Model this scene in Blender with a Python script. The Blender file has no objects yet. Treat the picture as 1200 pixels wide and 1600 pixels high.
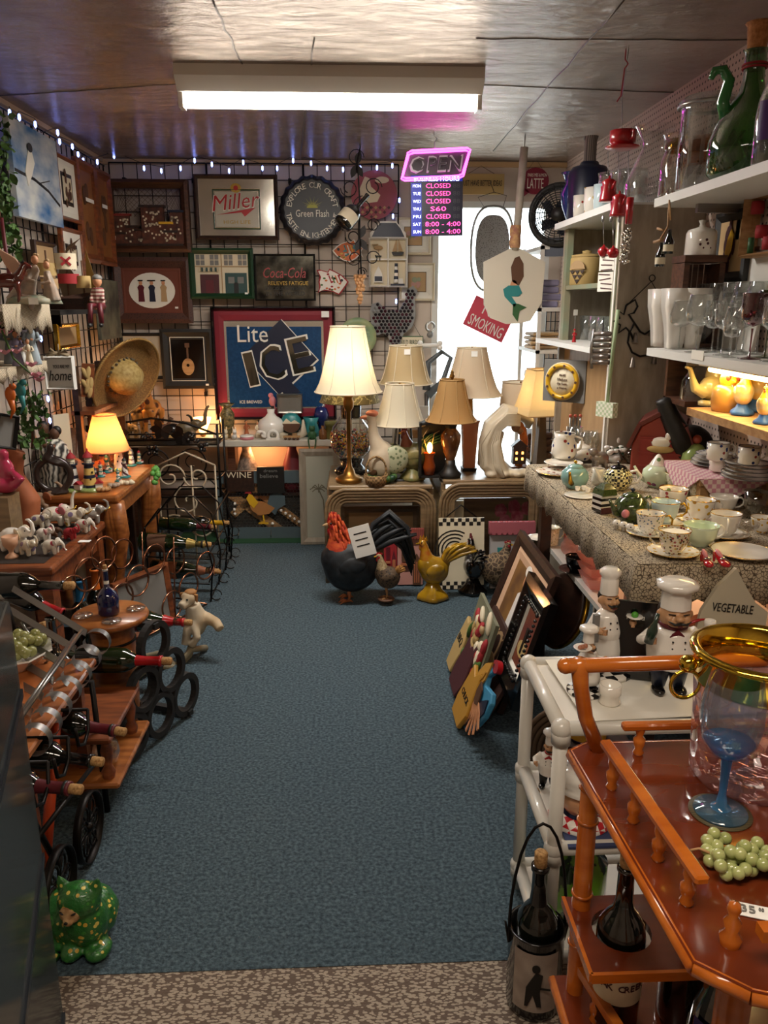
import bpy,math,random
from mathutils import Vector,Matrix,Quaternion
S = bpy.context.scene; C = S.collection
PI = math.pi; R = math.radians
random.seed(7)
# ---------------- camera, world, lights, exposure ----------------
F_PX = 1220.; EYE = 1.55; PITCH = R(14.9); YAW = R(2.5)
cam = bpy.data.objects.new('camera',bpy.data.cameras.new('camera')); C.objects.link(cam)
cam.location = (0,0,EYE); cam.rotation_euler = (PI/2-PITCH,0,-YAW)
cam.data.sensor_fit = 'VERTICAL'; cam.data.sensor_height = 32; cam.data.lens = F_PX/1600*32
cam.data.clip_start = .02; S.camera = cam
S.view_settings.view_transform = 'Standard'; S.view_settings.look = 'None'
S.view_settings.gamma = 1; S.view_settings.exposure = 0.66; S.view_settings.use_curve_mapping = False
S.render.use_motion_blur = False
W = bpy.data.worlds.new('daylight'); S.world = W; W.use_nodes = True
W.node_tree.nodes['Background'].inputs[0].default_value = (.86,.93,1,1)
W.node_tree.nodes['Background'].inputs[1].default_value = 6.0
def lamp_light(name,loc,energy,col,rad=.03,kind='POINT',sx=.1,sy=.1,rot=None):
    l = bpy.data.lights.new(name,kind); l.energy = energy; l.color = col
    if kind == 'POINT': l.shadow_soft_size = rad
    if kind == 'AREA': l.shape = 'RECTANGLE'; l.size = sx; l.size_y = sy
    o = bpy.data.objects.new(name,l); C.objects.link(o); o.location = loc
    if rot: o.rotation_euler = rot
    return o
# strip light tube under the ceiling; daylight through the glazed door; an added area light behind the camera, with no fixture
lamp_light('fluorescent_glow',(-.06,3.45,2.29),24,(1,.95,.88),kind='AREA',sx=1.1,sy=.1)
lamp_light('unseen_fill_glow',(.0,.35,2.36),16,(1,.86,.7),kind='AREA',sx=1.3,sy=.3)


# ---------------- pixel to place ----------------
cp,sp_,cy_,sy_ = math.cos(PITCH),math.sin(PITCH),math.cos(YAW),math.sin(YAW)
FWD = Vector((sy_*cp,cy_*cp,-sp_)); RGT = Vector((cy_,-sy_,0)); UPV = Vector((sy_*sp_,cy_*sp_,cp))
def at(px,py,x=None,y=None,z=None):
    d = FWD + RGT*((px-600)/F_PX) + UPV*((800-py)/F_PX)
    t = (z-EYE)/d.z if z is not None else y/d.y if y is not None else x/d.x
    return Vector((0,0,EYE)) + d*t
def kk(v): return (Vector(v)-Vector((0,0,EYE))).dot(FWD)/F_PX     # metres per pixel at a place

# ---------------- materials ----------------
def hx(h):
    if isinstance(h,tuple): return (*h[:3],1)
    h = h.lstrip('#'); v = [int(h[i:i+2],16)/255 for i in (0,2,4)]
    return tuple((c/12.92 if c <= .04045 else ((c+.055)/1.055)**2.4) for c in v)+(1,)
MT = {}
def M(name,c='888888',r=.5,m=0,c2=None,pat='n',sc=20,thr=.3,cs=None,e=None,es=0,bump=0,bs=60,trn=0,coat=0,al=1,st=(1,1,1),sub=0):
    if name in MT: return MT[name]
    ma = bpy.data.materials.new(name); ma.use_nodes = True; nt = ma.node_tree; N = nt.nodes; L = nt.links
    b = N['Principled BSDF']; b.inputs['Base Color'].default_value = hx(c); b.inputs['Roughness'].default_value = r
    b.inputs['Metallic'].default_value = m; b.inputs['Coat Weight'].default_value = coat; b.inputs['Coat Roughness'].default_value = .08
    ma.diffuse_color = hx(c)
    if trn: b.inputs['Transmission Weight'].default_value = trn
    if e: b.inputs['Emission Color'].default_value = hx(e); b.inputs['Emission Strength'].default_value = es
    co = None
    if c2 or cs or bump:
        tc = N.new('ShaderNodeTexCoord'); mp = N.new('ShaderNodeMapping'); mp.inputs['Scale'].default_value = st
        L.new(tc.outputs['Object'],mp.inputs[0]); co = mp.outputs[0]
    if c2 or cs:
        mx = N.new('ShaderNodeMix'); mx.data_type = 'RGBA'; mx.inputs[6].default_value = hx(c); mx.inputs[7].default_value = hx(c2 or c)
        if pat in ('n','wood','hard','vein'):
            t = N.new('ShaderNodeTexNoise'); t.inputs['Scale'].default_value = sc; t.inputs['Detail'].default_value = 4
            if pat == 'wood': mp.inputs['Scale'].default_value = tuple(q*w for q,w in zip(st,(1,1,1)))
            L.new(co,t.inputs['Vector']); rp = N.new('ShaderNodeValToRGB'); L.new(t.outputs['Fac'],rp.inputs[0])
            if pat == 'vein':
                q = .5; rp.color_ramp.elements[0].position = .46; rp.color_ramp.elements[1].position = .54
                k = rp.color_ramp.elements.new(.5); k.color = (1,1,1,1); rp.color_ramp.elements[2].color = (0,0,0,1)
            else:
                a,z = (.35,.65) if pat != 'hard' else (thr,thr+.02)
                rp.color_ramp.elements[0].position = a; rp.color_ramp.elements[1].position = z
            L.new(rp.outputs[0],mx.inputs[0])
        elif pat in ('spots','cells','flow'):
            t = N.new('ShaderNodeTexVoronoi'); t.inputs['Scale'].default_value = sc; L.new(co,t.inputs['Vector'])
            if pat == 'cells': t.feature = 'DISTANCE_TO_EDGE'
            lt = N.new('ShaderNodeMath'); lt.operation = 'LESS_THAN'; lt.inputs[1].default_value = thr
            L.new(t.outputs['Distance'],lt.inputs[0]); L.new(lt.outputs[0],mx.inputs[0])
            if cs:
                rp = N.new('ShaderNodeValToRGB'); rp.color_ramp.interpolation = 'CONSTANT'
                sx = N.new('ShaderNodeSeparateColor'); L.new(t.outputs['Color'],sx.inputs[0]); L.new(sx.outputs[0],rp.inputs[0])
                el = rp.color_ramp.elements
                while len(el) < len(cs): el.new(.5)
                for i,q in enumerate(cs): el[i].position = i/len(cs); el[i].color = hx(q)
                L.new(rp.outputs[0],mx.inputs[7])
        elif pat == 'check':
            t = N.new('ShaderNodeTexChecker'); t.inputs['Scale'].default_value = sc; L.new(co,t.inputs['Vector']); L.new(t.outputs['Fac'],mx.inputs[0])
        elif pat in ('bands','rings'):
            t = N.new('ShaderNodeTexWave'); t.inputs['Scale'].default_value = sc; t.inputs['Distortion'].default_value = thr
            if pat == 'rings': t.wave_type = 'RINGS'
            if st[0] == 0: t.bands_direction = 'DIAGONAL'
            L.new(co,t.inputs['Vector']); L.new(t.outputs['Fac'],mx.inputs[0])
        L.new(mx.outputs[2],b.inputs['Base Color'])
        if e == 'same': pass
    if bump:
        t2 = N.new('ShaderNodeTexNoise'); t2.inputs['Scale'].default_value = bs; t2.inputs['Detail'].default_value = 3; L.new(co,t2.inputs['Vector'])
        bp = N.new('ShaderNodeBump'); bp.inputs['Strength'].default_value = bump; bp.inputs['Distance'].default_value = .01
        L.new(t2.outputs['Fac'],bp.inputs['Height']); L.new(bp.outputs[0],b.inputs['Normal'])
    MT[name] = ma; return ma
def GL(name,c='ffffff',tint=.92,r=.03,lo=.06,hi=.75,bump=0,bs=30,df=0):   # thin glass: clear face-on, shiny at grazing angles
    if name in MT: return MT[name]
    ma = bpy.data.materials.new(name); ma.use_nodes = True; nt = ma.node_tree; N = nt.nodes; L = nt.links
    N.remove(N['Principled BSDF']); out = N['Material Output']
    tr = N.new('ShaderNodeBsdfTransparent'); tr.inputs[0].default_value = tuple(q*tint for q in hx(c)[:3])+(1,)
    gl = N.new('ShaderNodeBsdfGlossy'); gl.inputs['Roughness'].default_value = r; gl.inputs[0].default_value = (1,1,1,1)
    lw = N.new('ShaderNodeLayerWeight'); lw.inputs[0].default_value = .35
    mr = N.new('ShaderNodeMapRange'); mr.inputs[3].default_value = lo; mr.inputs[4].default_value = hi
    L.new(lw.outputs['Facing'],mr.inputs[0]); mx = N.new('ShaderNodeMixShader')
    L.new(mr.outputs[0],mx.inputs[0]); L.new(tr.outputs[0],mx.inputs[1]); L.new(gl.outputs[0],mx.inputs[2]); L.new(mx.outputs[0],out.inputs[0])
    if df: d1 = N.new('ShaderNodeBsdfTranslucent'); d1.inputs[0].default_value = hx(c); d2 = N.new('ShaderNodeBsdfDiffuse'); d2.inputs[0].default_value = hx(c); a1 = N.new('ShaderNodeMixShader'); L.new(d1.outputs[0],a1.inputs[1]); L.new(d2.outputs[0],a1.inputs[2]); m2 = N.new('ShaderNodeMixShader'); m2.inputs[0].default_value = df; L.new(mx.outputs[0],m2.inputs[1]); L.new(a1.outputs[0],m2.inputs[2]); L.new(m2.outputs[0],out.inputs[0])
    if bump:
        tc = N.new('ShaderNodeTexCoord'); t2 = N.new('ShaderNodeTexVoronoi'); t2.inputs['Scale'].default_value = bs; L.new(tc.outputs['Object'],t2.inputs[0])
        bp = N.new('ShaderNodeBump'); bp.inputs['Strength'].default_value = bump; bp.inputs['Distance'].default_value = .01
        L.new(t2.outputs['Distance'],bp.inputs['Height']); L.new(bp.outputs[0],gl.inputs['Normal']); L.new(bp.outputs[0],lw.inputs['Normal'])
    MT[name] = ma; return ma
def SH(name,c,lit=0):                                                # lamp-shade fabric lets light through
    if name in MT: return MT[name]
    ma = bpy.data.materials.new(name); ma.use_nodes = True; nt = ma.node_tree; N = nt.nodes; L = nt.links
    b = N['Principled BSDF']; b.inputs['Base Color'].default_value = hx(c); b.inputs['Roughness'].default_value = .8
    t = N.new('ShaderNodeBsdfTranslucent'); t.inputs[0].default_value = hx(c); mx = N.new('ShaderNodeMixShader'); mx.inputs[0].default_value = .45
    L.new(b.outputs[0],mx.inputs[1]); L.new(t.outputs[0],mx.inputs[2]); L.new(mx.outputs[0],N['Material Output'].inputs[0])
    MT[name] = ma; return ma

# ---------------- mesh builder ----------------
def rot(x=0,y=0,z=0): return Matrix.Rotation(R(z),4,'Z') @ Matrix.Rotation(R(y),4,'Y') @ Matrix.Rotation(R(x),4,'X')
def tr(x,y,z): return Matrix.Translation((x,y,z))
def along(d): return Vector((0,0,1)).rotation_difference(Vector(d).normalized()).to_matrix().to_4x4()
_TX = {}
def glyphs(body,ext=.02):
    if (body,ext) in _TX: return _TX[(body,ext)]
    cu = bpy.data.curves.new('lettering','FONT'); cu.body = body; cu.size = 1; cu.resolution_u = 2; cu.extrude = ext; cu.align_x = 'CENTER'; cu.align_y = 'CENTER'
    o = bpy.data.objects.new('lettering',cu); C.objects.link(o); me = o.to_mesh()
    vs = [v.co.copy() for v in me.vertices]; fs = [tuple(p.vertices) for p in me.polygons]
    o.to_mesh_clear(); bpy.data.objects.remove(o); bpy.data.curves.remove(cu)
    xs = [v.x for v in vs] or [0,1]; zs = [v.y for v in vs] or [0,1]
    _TX[(body,ext)] = (vs,fs,max(xs)-min(xs),max(zs)-min(zs),(max(xs)+min(xs))/2,(max(zs)+min(zs))/2); return _TX[(body,ext)]
class B:
    def __init__(s): s.v = []; s.f = []; s.m = []; s.s = []; s.M = Matrix.Identity(4)
    def add(s,vs,fs,mi=0,sm=False,T=None):
        T = s.M @ T if T else s.M; n = len(s.v); s.v += [T @ Vector(v) for v in vs]
        s.f += [tuple(n+i for i in f) for f in fs]; s.m += [mi]*len(fs); s.s += [sm]*len(fs); return s
    def box(s,c,d,mi=0,T=None):
        x,y,z = c; a,b,e = d[0]/2,d[1]/2,d[2]/2
        vs = [(x+i*a,y+j*b,z+k*e) for k in (-1,1) for j in (-1,1) for i in (-1,1)]
        return s.add(vs,[(0,2,3,1),(4,5,7,6),(0,1,5,4),(2,6,7,3),(0,4,6,2),(1,3,7,5)],mi,False,T)
    def lathe(s,pr,n=20,mi=0,T=None,sx=1,sy=1,fn=None,sm=True):
        vs = []; fs = []; k = len(pr)
        for i in range(n):
            a = 2*PI*i/n; q = fn(a) if fn else 1
            for r,z in pr: vs.append((r*q*math.cos(a)*sx,r*q*math.sin(a)*sy,z))
        for i in range(n):
            j = (i+1) % n
            for t in range(k-1): fs.append((i*k+t,j*k+t,j*k+t+1,i*k+t+1))
        return s.add(vs,fs,mi,sm,T)
    def tube(s,pts,r,n=6,mi=0,T=None,cap=True,sm=True,closed=False):
        pts = [Vector(p) for p in pts]; k = len(pts); rr = r if isinstance(r,(list,tuple)) else [r]*k
        vs = []; fs = []; u = None
        for i,p in enumerate(pts):
            if closed: d = pts[(i+1) % k]-pts[i-1]
            else: d = pts[min(i+1,k-1)]-pts[max(i-1,0)]
            d = d.normalized() if d.length > 1e-9 else Vector((0,0,1))
            if u is None: u = d.orthogonal().normalized()
            else:
                u = u-d*u.dot(d); u = u.normalized() if u.length > 1e-6 else d.orthogonal().normalized()
            w = d.cross(u)
            for j in range(n): a = 2*PI*j/n; vs.append(p+(u*math.cos(a)+w*math.sin(a))*rr[i])
        for i in range(k if closed else k-1):
            i2 = (i+1) % k
            for j in range(n): fs.append((i*n+j,i*n+(j+1) % n,i2*n+(j+1) % n,i2*n+j))
        if cap and not closed:
            fs.append(tuple(reversed(range(n)))); fs.append(tuple((k-1)*n+j for j in range(n)))
        return s.add(vs,fs,mi,sm,T)
    def ell(s,c,r,mi=0,T=None,n=12,m=8):
        r = r if isinstance(r,(list,tuple)) else (r,r,r)
        pr = [(math.sin(PI*i/m),-math.cos(PI*i/m)) for i in range(m+1)]; pr[0] = (.001,-1); pr[-1] = (.001,1)
        Q = tr(*c) @ (T or Matrix.Identity(4)) @ Matrix.Diagonal((*r,1)); return s.lathe(pr,n,mi,Q)
    def poly(s,pts,y=0,th=.002,mi=0,T=None):          # outline in X,Z extruded towards -Y
        k = len(pts); vs = [(p[0],y,p[1]) for p in pts]+[(p[0],y-th,p[1]) for p in pts]
        fs = [tuple(range(k)),tuple(reversed(range(k,2*k)))]+[(i,k+i,k+(i+1) % k,(i+1) % k) for i in range(k)]
        return s.add(vs,fs,mi,False,T)
    def disc(s,x,z,rx,rz=None,y=0,th=.002,mi=0,n=20,T=None,a0=0,a1=360):
        rz = rz or rx; full = a1-a0 >= 360; k = n if full else n+1
        return s.poly([(x+rx*math.cos(R(a0+(a1-a0)*i/n)),z+rz*math.sin(R(a0+(a1-a0)*i/n))) for i in range(k)],y,th,mi,T)
    def rect(s,x,z,w,h,y=0,th=.002,mi=0,a=0,T=None):
        ca,sa = math.cos(R(a)),math.sin(R(a))
        return s.poly([(x+i*w/2*ca-j*h/2*sa,z+i*w/2*sa+j*h/2*ca) for i,j in ((-1,-1),(1,-1),(1,1),(-1,1))],y,th,mi,T)
    def line(s,pts,w,y=0,th=.001,mi=0):
        for a,b in zip(pts,pts[1:]):
            d = math.hypot(b[0]-a[0],b[1]-a[1]); s.rect((a[0]+b[0])/2,(a[1]+b[1])/2,d+w*.6,w,y,th,mi,math.degrees(math.atan2(b[1]-a[1],b[0]-a[0])))
        return s
    def ring(s,c,rad,r,axis=(0,0,1),n=24,k=6,mi=0,sx=1,sy=1):
        return s.tube([(rad*sx*math.cos(2*PI*i/n),rad*sy*math.sin(2*PI*i/n),0) for i in range(n)],r,k,mi,tr(*c) @ along(axis),closed=True)
    def text(s,body,x,z,w=None,h=None,y=0,mi=0,a=0,sh=0,ext=.001):   # fits w and/or h, faces -Y
        vs,fs,tw,th,cx,cz = glyphs(body); kx = w/tw if w else h/th; kz = h/th if h else kx
        Q = tr(x,y-ext,z) @ rot(y=-a) @ Matrix(((kx,sh*kz,0,0),(0,0,-ext/.02,0),(0,kz,0,0),(0,0,0,1))) @ tr(-cx,-cz,0)
        return s.add(vs,fs,mi,False,Q)
    def arc(s,body,x,z,rad,a0,a1,h,y=0,mi=0,inward=False):
        for i,ch in enumerate(body):
            if ch == ' ': continue
            a = a0+(a1-a0)*(i/(max(1,len(body)-1)))
            s.text(ch,x+rad*math.cos(R(a)),z+rad*math.sin(R(a)),h=h,y=y,mi=mi,a=(a-90 if not inward else a+90))
        return s
    def wall(s,x0,x1,z0,z1,y,th,mi=0): return s.box(((x0+x1)/2,y+th/2,(z0+z1)/2),(x1-x0,th,z1-z0),mi)
    def build(s,name,mats,parent=None,loc=None,rz=None,bev=0,rem=0,sub=0,seg=1,disp=0,label=None,kind=None):
        me = bpy.data.meshes.new(name); me.from_pydata([tuple(v) for v in s.v],[],s.f)
        mats = mats if isinstance(mats,(list,tuple)) else [mats]
        for q in mats: me.materials.append(MT[q] if isinstance(q,str) else q)
        me.polygons.foreach_set('material_index',s.m); me.polygons.foreach_set('use_smooth',s.s); me.update()
        o = bpy.data.objects.new(name,me); C.objects.link(o)
        if parent: o.parent = parent
        if loc is not None: o.location = loc
        if rz is not None: o.rotation_euler = (0,0,rz)
        if bev: b = o.modifiers.new('b','BEVEL'); b.width = bev; b.segments = seg; b.limit_method = 'ANGLE'; b.angle_limit = R(40)
        if rem: b = o.modifiers.new('r','REMESH'); b.mode = 'VOXEL'; b.voxel_size = rem; b.use_smooth_shade = True
        if rem: b = o.modifiers.new('s','SMOOTH'); b.factor = .6; b.iterations = 3
        if label: o['label'] = label
        if kind: o['kind'] = kind
        return o
def thing(name,label,cat,loc=(0,0,0),rz=0,group=None,sc=1,rx=0,ry=0):
    o = bpy.data.objects.new(name,None); C.objects.link(o); o.empty_display_size = .02
    o.location = loc; o.rotation_euler = (R(rx),R(ry),R(rz)); o.scale = (sc,sc,sc)
    o['label'] = label; o['category'] = cat
    if group: o['group'] = group
    return o
def tag(o,label,cat,group=None,kind=None):
    o['label'] = label; o['category'] = cat
    if group: o['group'] = group
    if kind: o['kind'] = kind
    return o
def kids(o): return [c for c in C.objects if c.parent == o]
def dup(root,loc,rz=None,label=None,group=None,sc=None):
    r = root.copy(); C.objects.link(r); r.location = loc
    if rz is not None: r.rotation_euler[2] = R(rz)
    if label: r['label'] = label
    if group: r['group'] = group
    if sc: r.scale = (sc,sc,sc)
    for ch in root.children:
        c = ch.copy(); C.objects.link(c); c.parent = r
        for g in ch.children: d = g.copy(); C.objects.link(d); d.parent = c
    return r
def spiral(cx,cz,r0,r1,a0,a1,n=14,y=0): return [(cx+(r0+(r1-r0)*i/n)*math.cos(R(a0+(a1-a0)*i/n)),y,cz+(r0+(r1-r0)*i/n)*math.sin(R(a0+(a1-a0)*i/n))) for i in range(n+1)]
# ---------------- builders for the goods ----------------
def dome(bb,r,z0,z1,mi=0,n=16,T=None,r1=.001): bb.lathe([(r*math.cos(PI/2*i/5)+r1*(i == 5),z0+(z1-z0)*math.sin(PI/2*i/5)) for i in range(6)],n,mi,T)
def rooster(label,loc,h,rz,body,neck,tail,base=None,comb='red',leg='yellow',name='rooster_figurine',fan=1.0,nf=7,zz=None,sick=0,fat=1.0,cat='rooster figurine',hen=False,beak='yellow',group=None,wing=None):
    t = thing(name,label,cat,loc,rz,group,sc=h); z0 = zz or (.17 if base == 'mound' else .16)
    bb = B(); bb.ell((-.02,0,z0+.26),(.2*fat,.15*fat,.19*fat),0,rot(y=28)); bb.ell((.07,0,z0+.33),(.15*fat,.13*fat,.18)); bb.ell((-.14,0,z0+.34),(.12,.07,.08),0,rot(y=30))
    bb.tube([(.04,0,z0+.27),(.04,0,z0+.14)],[.075,.04],8); bb.build('body',body,t,rem=.022)
    bb = B(); bb.tube([(.05,0,z0+.33),(.1,0,z0+.46),(.12,0,z0+.58),(.14,0,z0+.66)],[.13*fat,.095*fat,.065,.05],12); bb.ell((.15,0,z0+.67),(.06,.05,.055)); bb.build('neck',neck,t,rem=.018)
    bb = B(); bb.lathe([(.02,0),(.014,.03),(.001,.055)],8,0,tr(.2,0,z0+.665) @ rot(y=100)); bb.build('beak',beak,t)
    bb = B(); o = [(.08,.0),(.1,.07),(.12,.03),(.14,.1),(.165,.04),(.185,.09),(.2,.02),(.21,-.02),(.17,0)]
    k = .6 if hen else 1.0; bb.poly([(x,z0+.7+z*k) for x,z in o],.012,.024); bb.build('comb',comb,t,bev=.006)
    bb = B(); bb.ell((.185,.0,z0+.6),(.022,.02,.045)); bb.ell((.15,.04,z0+.65),(.03,.012,.03)); bb.ell((.15,-.04,z0+.65),(.03,.012,.03)); bb.build('wattle',comb,t)
    bb = B(); [bb.ell((.17,s*.043,z0+.685),.011) for s in (-1,1)]; bb.build('eyes','blackgloss',t)
    for s in (-1,1):
        bb = B(); bb.ell((-.03,s*.125*fat,z0+.3),(.14,.035,.09),0,rot(y=22)); bb.build('wing',wing or body,t)
    bb = B()
    for i in range(nf):
        a = R(128-i*(70*fan/max(1,nf-1))) if not hen else R(150-i*8); L0 = (.4 if not hen else .18)*(1-.15*abs(i-nf/2)/nf)
        for y in ((-.025,.02) if i % 2 else (0,.035)):
            p0 = Vector((-.16,y,z0+.36)); d = Vector((math.cos(a),y*1.5,math.sin(a))); dn = Vector((-.21,0,-.07)) if not hen else Vector((-.03,0,-.02))
            pts = [p0+d*L0*q+dn*q*q*1.2 for q in (0,.3,.6,.85,1)]; bb.tube(pts,[.03,.035,.032,.022,.006],6)
    for i in range(sick):
        f = i/max(1,sick-1); y = rnd(-.05,.05); bb.tube([(-.14,y,z0+.4),(-.2-.03*f,y,z0+.52+.16*f),(-.34-.04*f,y,z0+.56+.24*f),(-.5-.05*f,y,z0+.42+.22*f),(-.6-.03*f,y*1.5,z0+.14+.2*f)],[.022,.024,.022,.018,.005],5)
    bb.build('tail',tail,t)
    if base == 'mound':
        bb = B(); bb.lathe([(.001,0),(.2,0),(.23,.03),(.21,.08),(.13,.15),(.09,.24),(.001,.26)],18,0,fn=lambda a: 1+.08*math.sin(a*5)); bb.build('base',MT[leg] if leg in MT else body,t)
    else:
        for s in (-1,1):
            bb = B(); bb.tube([(.03,s*.06,z0+.14),(.0,s*.065,z0*.55),(.02,s*.065,.02)],[.03,.014,.013],7)
            for a in (-35,0,35,180): L0 = .09 if a != 180 else .05; bb.tube([(.02,s*.065,.018),(.02+L0*.6*math.cos(R(a)),s*.065+L0*.6*math.sin(R(a)),.022),(.02+L0*math.cos(R(a)),s*.065+L0*math.sin(R(a)),.006)],[.012,.011,.004],5)
            bb.build('leg',leg,t)
        if base: bb = B(); bb.lathe([(.001,-.0),(.15,0),(.16,.02),(.14,.035),(.001,.035)],20,0,tr(.02,0,-.02)); bb.build('base',base,t)
    return t
def elephant(label,loc,h,rz,body,ear='pink',trunk=1,deco=None,group='elephant figurines on the brown side table',pose=0,tusk=None):
    t = thing('elephant_figurine',label,'elephant figurine',loc,rz,group,sc=h); bb = B(); k = 0
    T = rot(y=-28) if pose == 1 else None
    bb.ell((-.05,0,.42),(.36,.23,.25),0,T); bb.ell((.3,0,.56+(.12 if pose else 0)),(.17,.15,.17))
    for x,s in ((-.25,1),(-.25,-1),(.16,1),(.16,-1)): bb.tube([(x,s*.12,.35),(x+(.12 if pose == 1 and x > 0 else 0),s*.12,.03+(.22 if pose == 1 and x > 0 else 0))],[.11,.085],10)
    hz = .56+(.12 if pose else 0)
    tp = {1: [(.4,0,hz),(.52,0,hz-.06),(.6,0,hz+.06),(.58,0,hz+.26),(.48,0,hz+.36),(.4,0,hz+.34)],0: [(.4,0,hz),(.52,0,hz-.12),(.54,0,hz-.3),(.6,0,hz-.38),(.66,0,hz-.34)],2: [(.4,0,hz),(.54,0,hz+.02),(.56,0,hz+.3),(.62,0,hz+.5),(.7,0,hz+.58)]}[trunk]
    bb.tube(tp,[.1,.075,.06,.05,.042,.035][:len(tp)],9); bb.build('body',body,t,rem=.028)
    for s in (-1,1): bb = B(); bb.ell((.22,s*.17,hz-.02),(.13,.03,.17),0,rot(z=s*25,x=-s*12)); bb.build('ear',ear,t)
    bb = B(); [bb.ell((.41,s*.09,hz+.06),.018) for s in (-1,1)]; bb.build('eyes','black',t)
    if tusk:
        for s in (-1,1): bb = B(); bb.tube([(.4,s*.07,hz-.08),(.55,s*.09,hz-.03),(.68,s*.09,hz+.06)],[.03,.025,.01],6); bb.build('tusk',tusk,t)
    if deco: bb = B(); bb.ell((-.05,0,.5),(.2,.2,.18)); bb.build('saddle_cloth',deco,t)
    bb = B(); bb.tube([(-.4,0,.5),(-.46,0,.4),(-.45,0,.28)],[.02,.014,.02],5); bb.build('tail',body,t)
    return t
def lighthouse(label,loc,h,tower,top='red',band=None,base='leafgreen',house=None,group='lighthouse figurines on the oak end table',sp=False,w=1.0):
    t = thing('lighthouse_figurine',label,'lighthouse figurine',loc,rnd(-20,20),group,sc=h); w *= 1.0
    bb = B(); bb.lathe([(.001,0),(.26*w,0),(.25*w,.05),(.2*w,.09),(.14*w,.1),(.001,.1)],16,0,fn=lambda a: 1+.07*math.sin(a*4)); bb.build('base',base,t)
    bb = B(); n = 14; Z = [.08+.54*i/n for i in range(n+1)]; rr = [(.165-.065*i/n)*w for i in range(n+1)]
    for i in range(n):
        if not sp: bb.lathe([(rr[i],Z[i]),(rr[i+1],Z[i+1])],18,(1 if band and i in (0,1,6,7,12,13) else 0))
        else:
            for j in range(18):
                a,b = 2*PI*j/18,2*PI*(j+1)/18; bb.add([(rr[i]*math.cos(a),rr[i]*math.sin(a),Z[i]),(rr[i]*math.cos(b),rr[i]*math.sin(b),Z[i]),(rr[i+1]*math.cos(b),rr[i+1]*math.sin(b),Z[i+1]),(rr[i+1]*math.cos(a),rr[i+1]*math.sin(a),Z[i+1])],[(0,1,2,3)],((j+i) % 18)//5 % 2,True)
    for a,z in ((-80,.3),(-60,.45),(-100,.2)): bb.box((0,0,0),(.035,.012,.05),2,rot(z=a) @ tr(.14*w,0,z) @ rot(z=90))
    bb.build('tower',[tower,band or tower,'black'],t)
    bb = B(); bb.lathe([(.1*w,.61),(.145*w,.63),(.15*w,.66),(.001,.66)],16); [bb.tube([(.145*w*math.cos(2*PI*i/10),.145*w*math.sin(2*PI*i/10),.65),(.145*w*math.cos(2*PI*i/10),.145*w*math.sin(2*PI*i/10),.71)],.006,4) for i in range(10)]; bb.ring((0,0,.71),.145*w,.006,n=14,k=4); bb.build('gallery',band or 'navy',t)
    bb = B(); bb.lathe([(.085*w,.66),(.085*w,.8),(.001,.8)],12); bb.build('lantern_room','cream',t)
    bb = B(); bb.lathe([(.12*w,.79),(.1*w,.84),(.04*w,.91),(.015,.93),(.02,.96),(.001,1)],14); bb.build('roof',top,t)
    if house: bb = B(); bb.box((.2*w,-.08,.13),(.16,.14,.12),0); bb.poly([(.1*w,.19),(.2*w+.1,.19),(.2*w,.27)],-.0,.17,1); bb.build('keeper_house',['white',house],t)
    return t
def cup(label,loc,w,rz=0,mat='china',rim='gold',saucer=None,foot=True,group='teacups on the lace covered table',tall=.75,name='teacup',inner=None,hm=None,flare=1.0,sl=None):
    z = 0
    if saucer:
        s = thing('saucer',sl,'saucer',loc,rz,'saucers under the teacups' if group else None,sc=w); bb = B(); bb.lathe([(.001,.03),(.3,.03),(.32,.0),(.36,.0),(.38,.03),(.62,.08),(.78,.13),(.8,.135),(.78,.14),(.6,.1),(.36,.055),(.001,.05)],28); bb.build('dish',saucer,s)
        B().ring((0,0,.137),.79,.012,n=28,k=5).build('rim',rim or saucer,s); z = .055*w
    t = thing(name,label,'teacup' if name == 'teacup' else name,(loc[0],loc[1],loc[2]+z),rz,group,sc=w); H = tall
    bb = B(); bb.lathe([(.001,.03),(.2,.03),(.2,0),(.24,0),(.24,.05),(.36,.16),(.43,.38*H/.75),(.47*flare,.65*H/.75),(.5*flare,H),(.485*flare,H),(.45*flare,.64*H/.75),(.41,.4*H/.75),(.33,.18),(.001,.09)],28) if foot else bb.lathe([(.001,0),(.4,0),(.44,.04),(.45,.5*H),(.47,H),(.45,H),(.43,.5*H),(.41,.06),(.001,.05)],28)
    bb.build('bowl',mat,t)
    bb = B(); bb.tube([(.43,0,H*.86),(.6,0,H*.92),(.72,0,H*.75),(.7,0,H*.5),(.56,0,H*.33),(.4,0,H*.3)],[.035,.035,.04,.035,.035,.03],8); bb.build('handle',hm or (rim if rim == 'gold' and random.random() < .25 else mat),t)
    if rim: B().ring((0,0,H),.492*(flare if foot else .94),.014,n=28,k=5).build('rim',rim,t)
    if inner: B().lathe([(.001,H*.9),(.44*flare,H*.9)],24).build('liquid_white_lining',inner,t)
    return t
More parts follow.
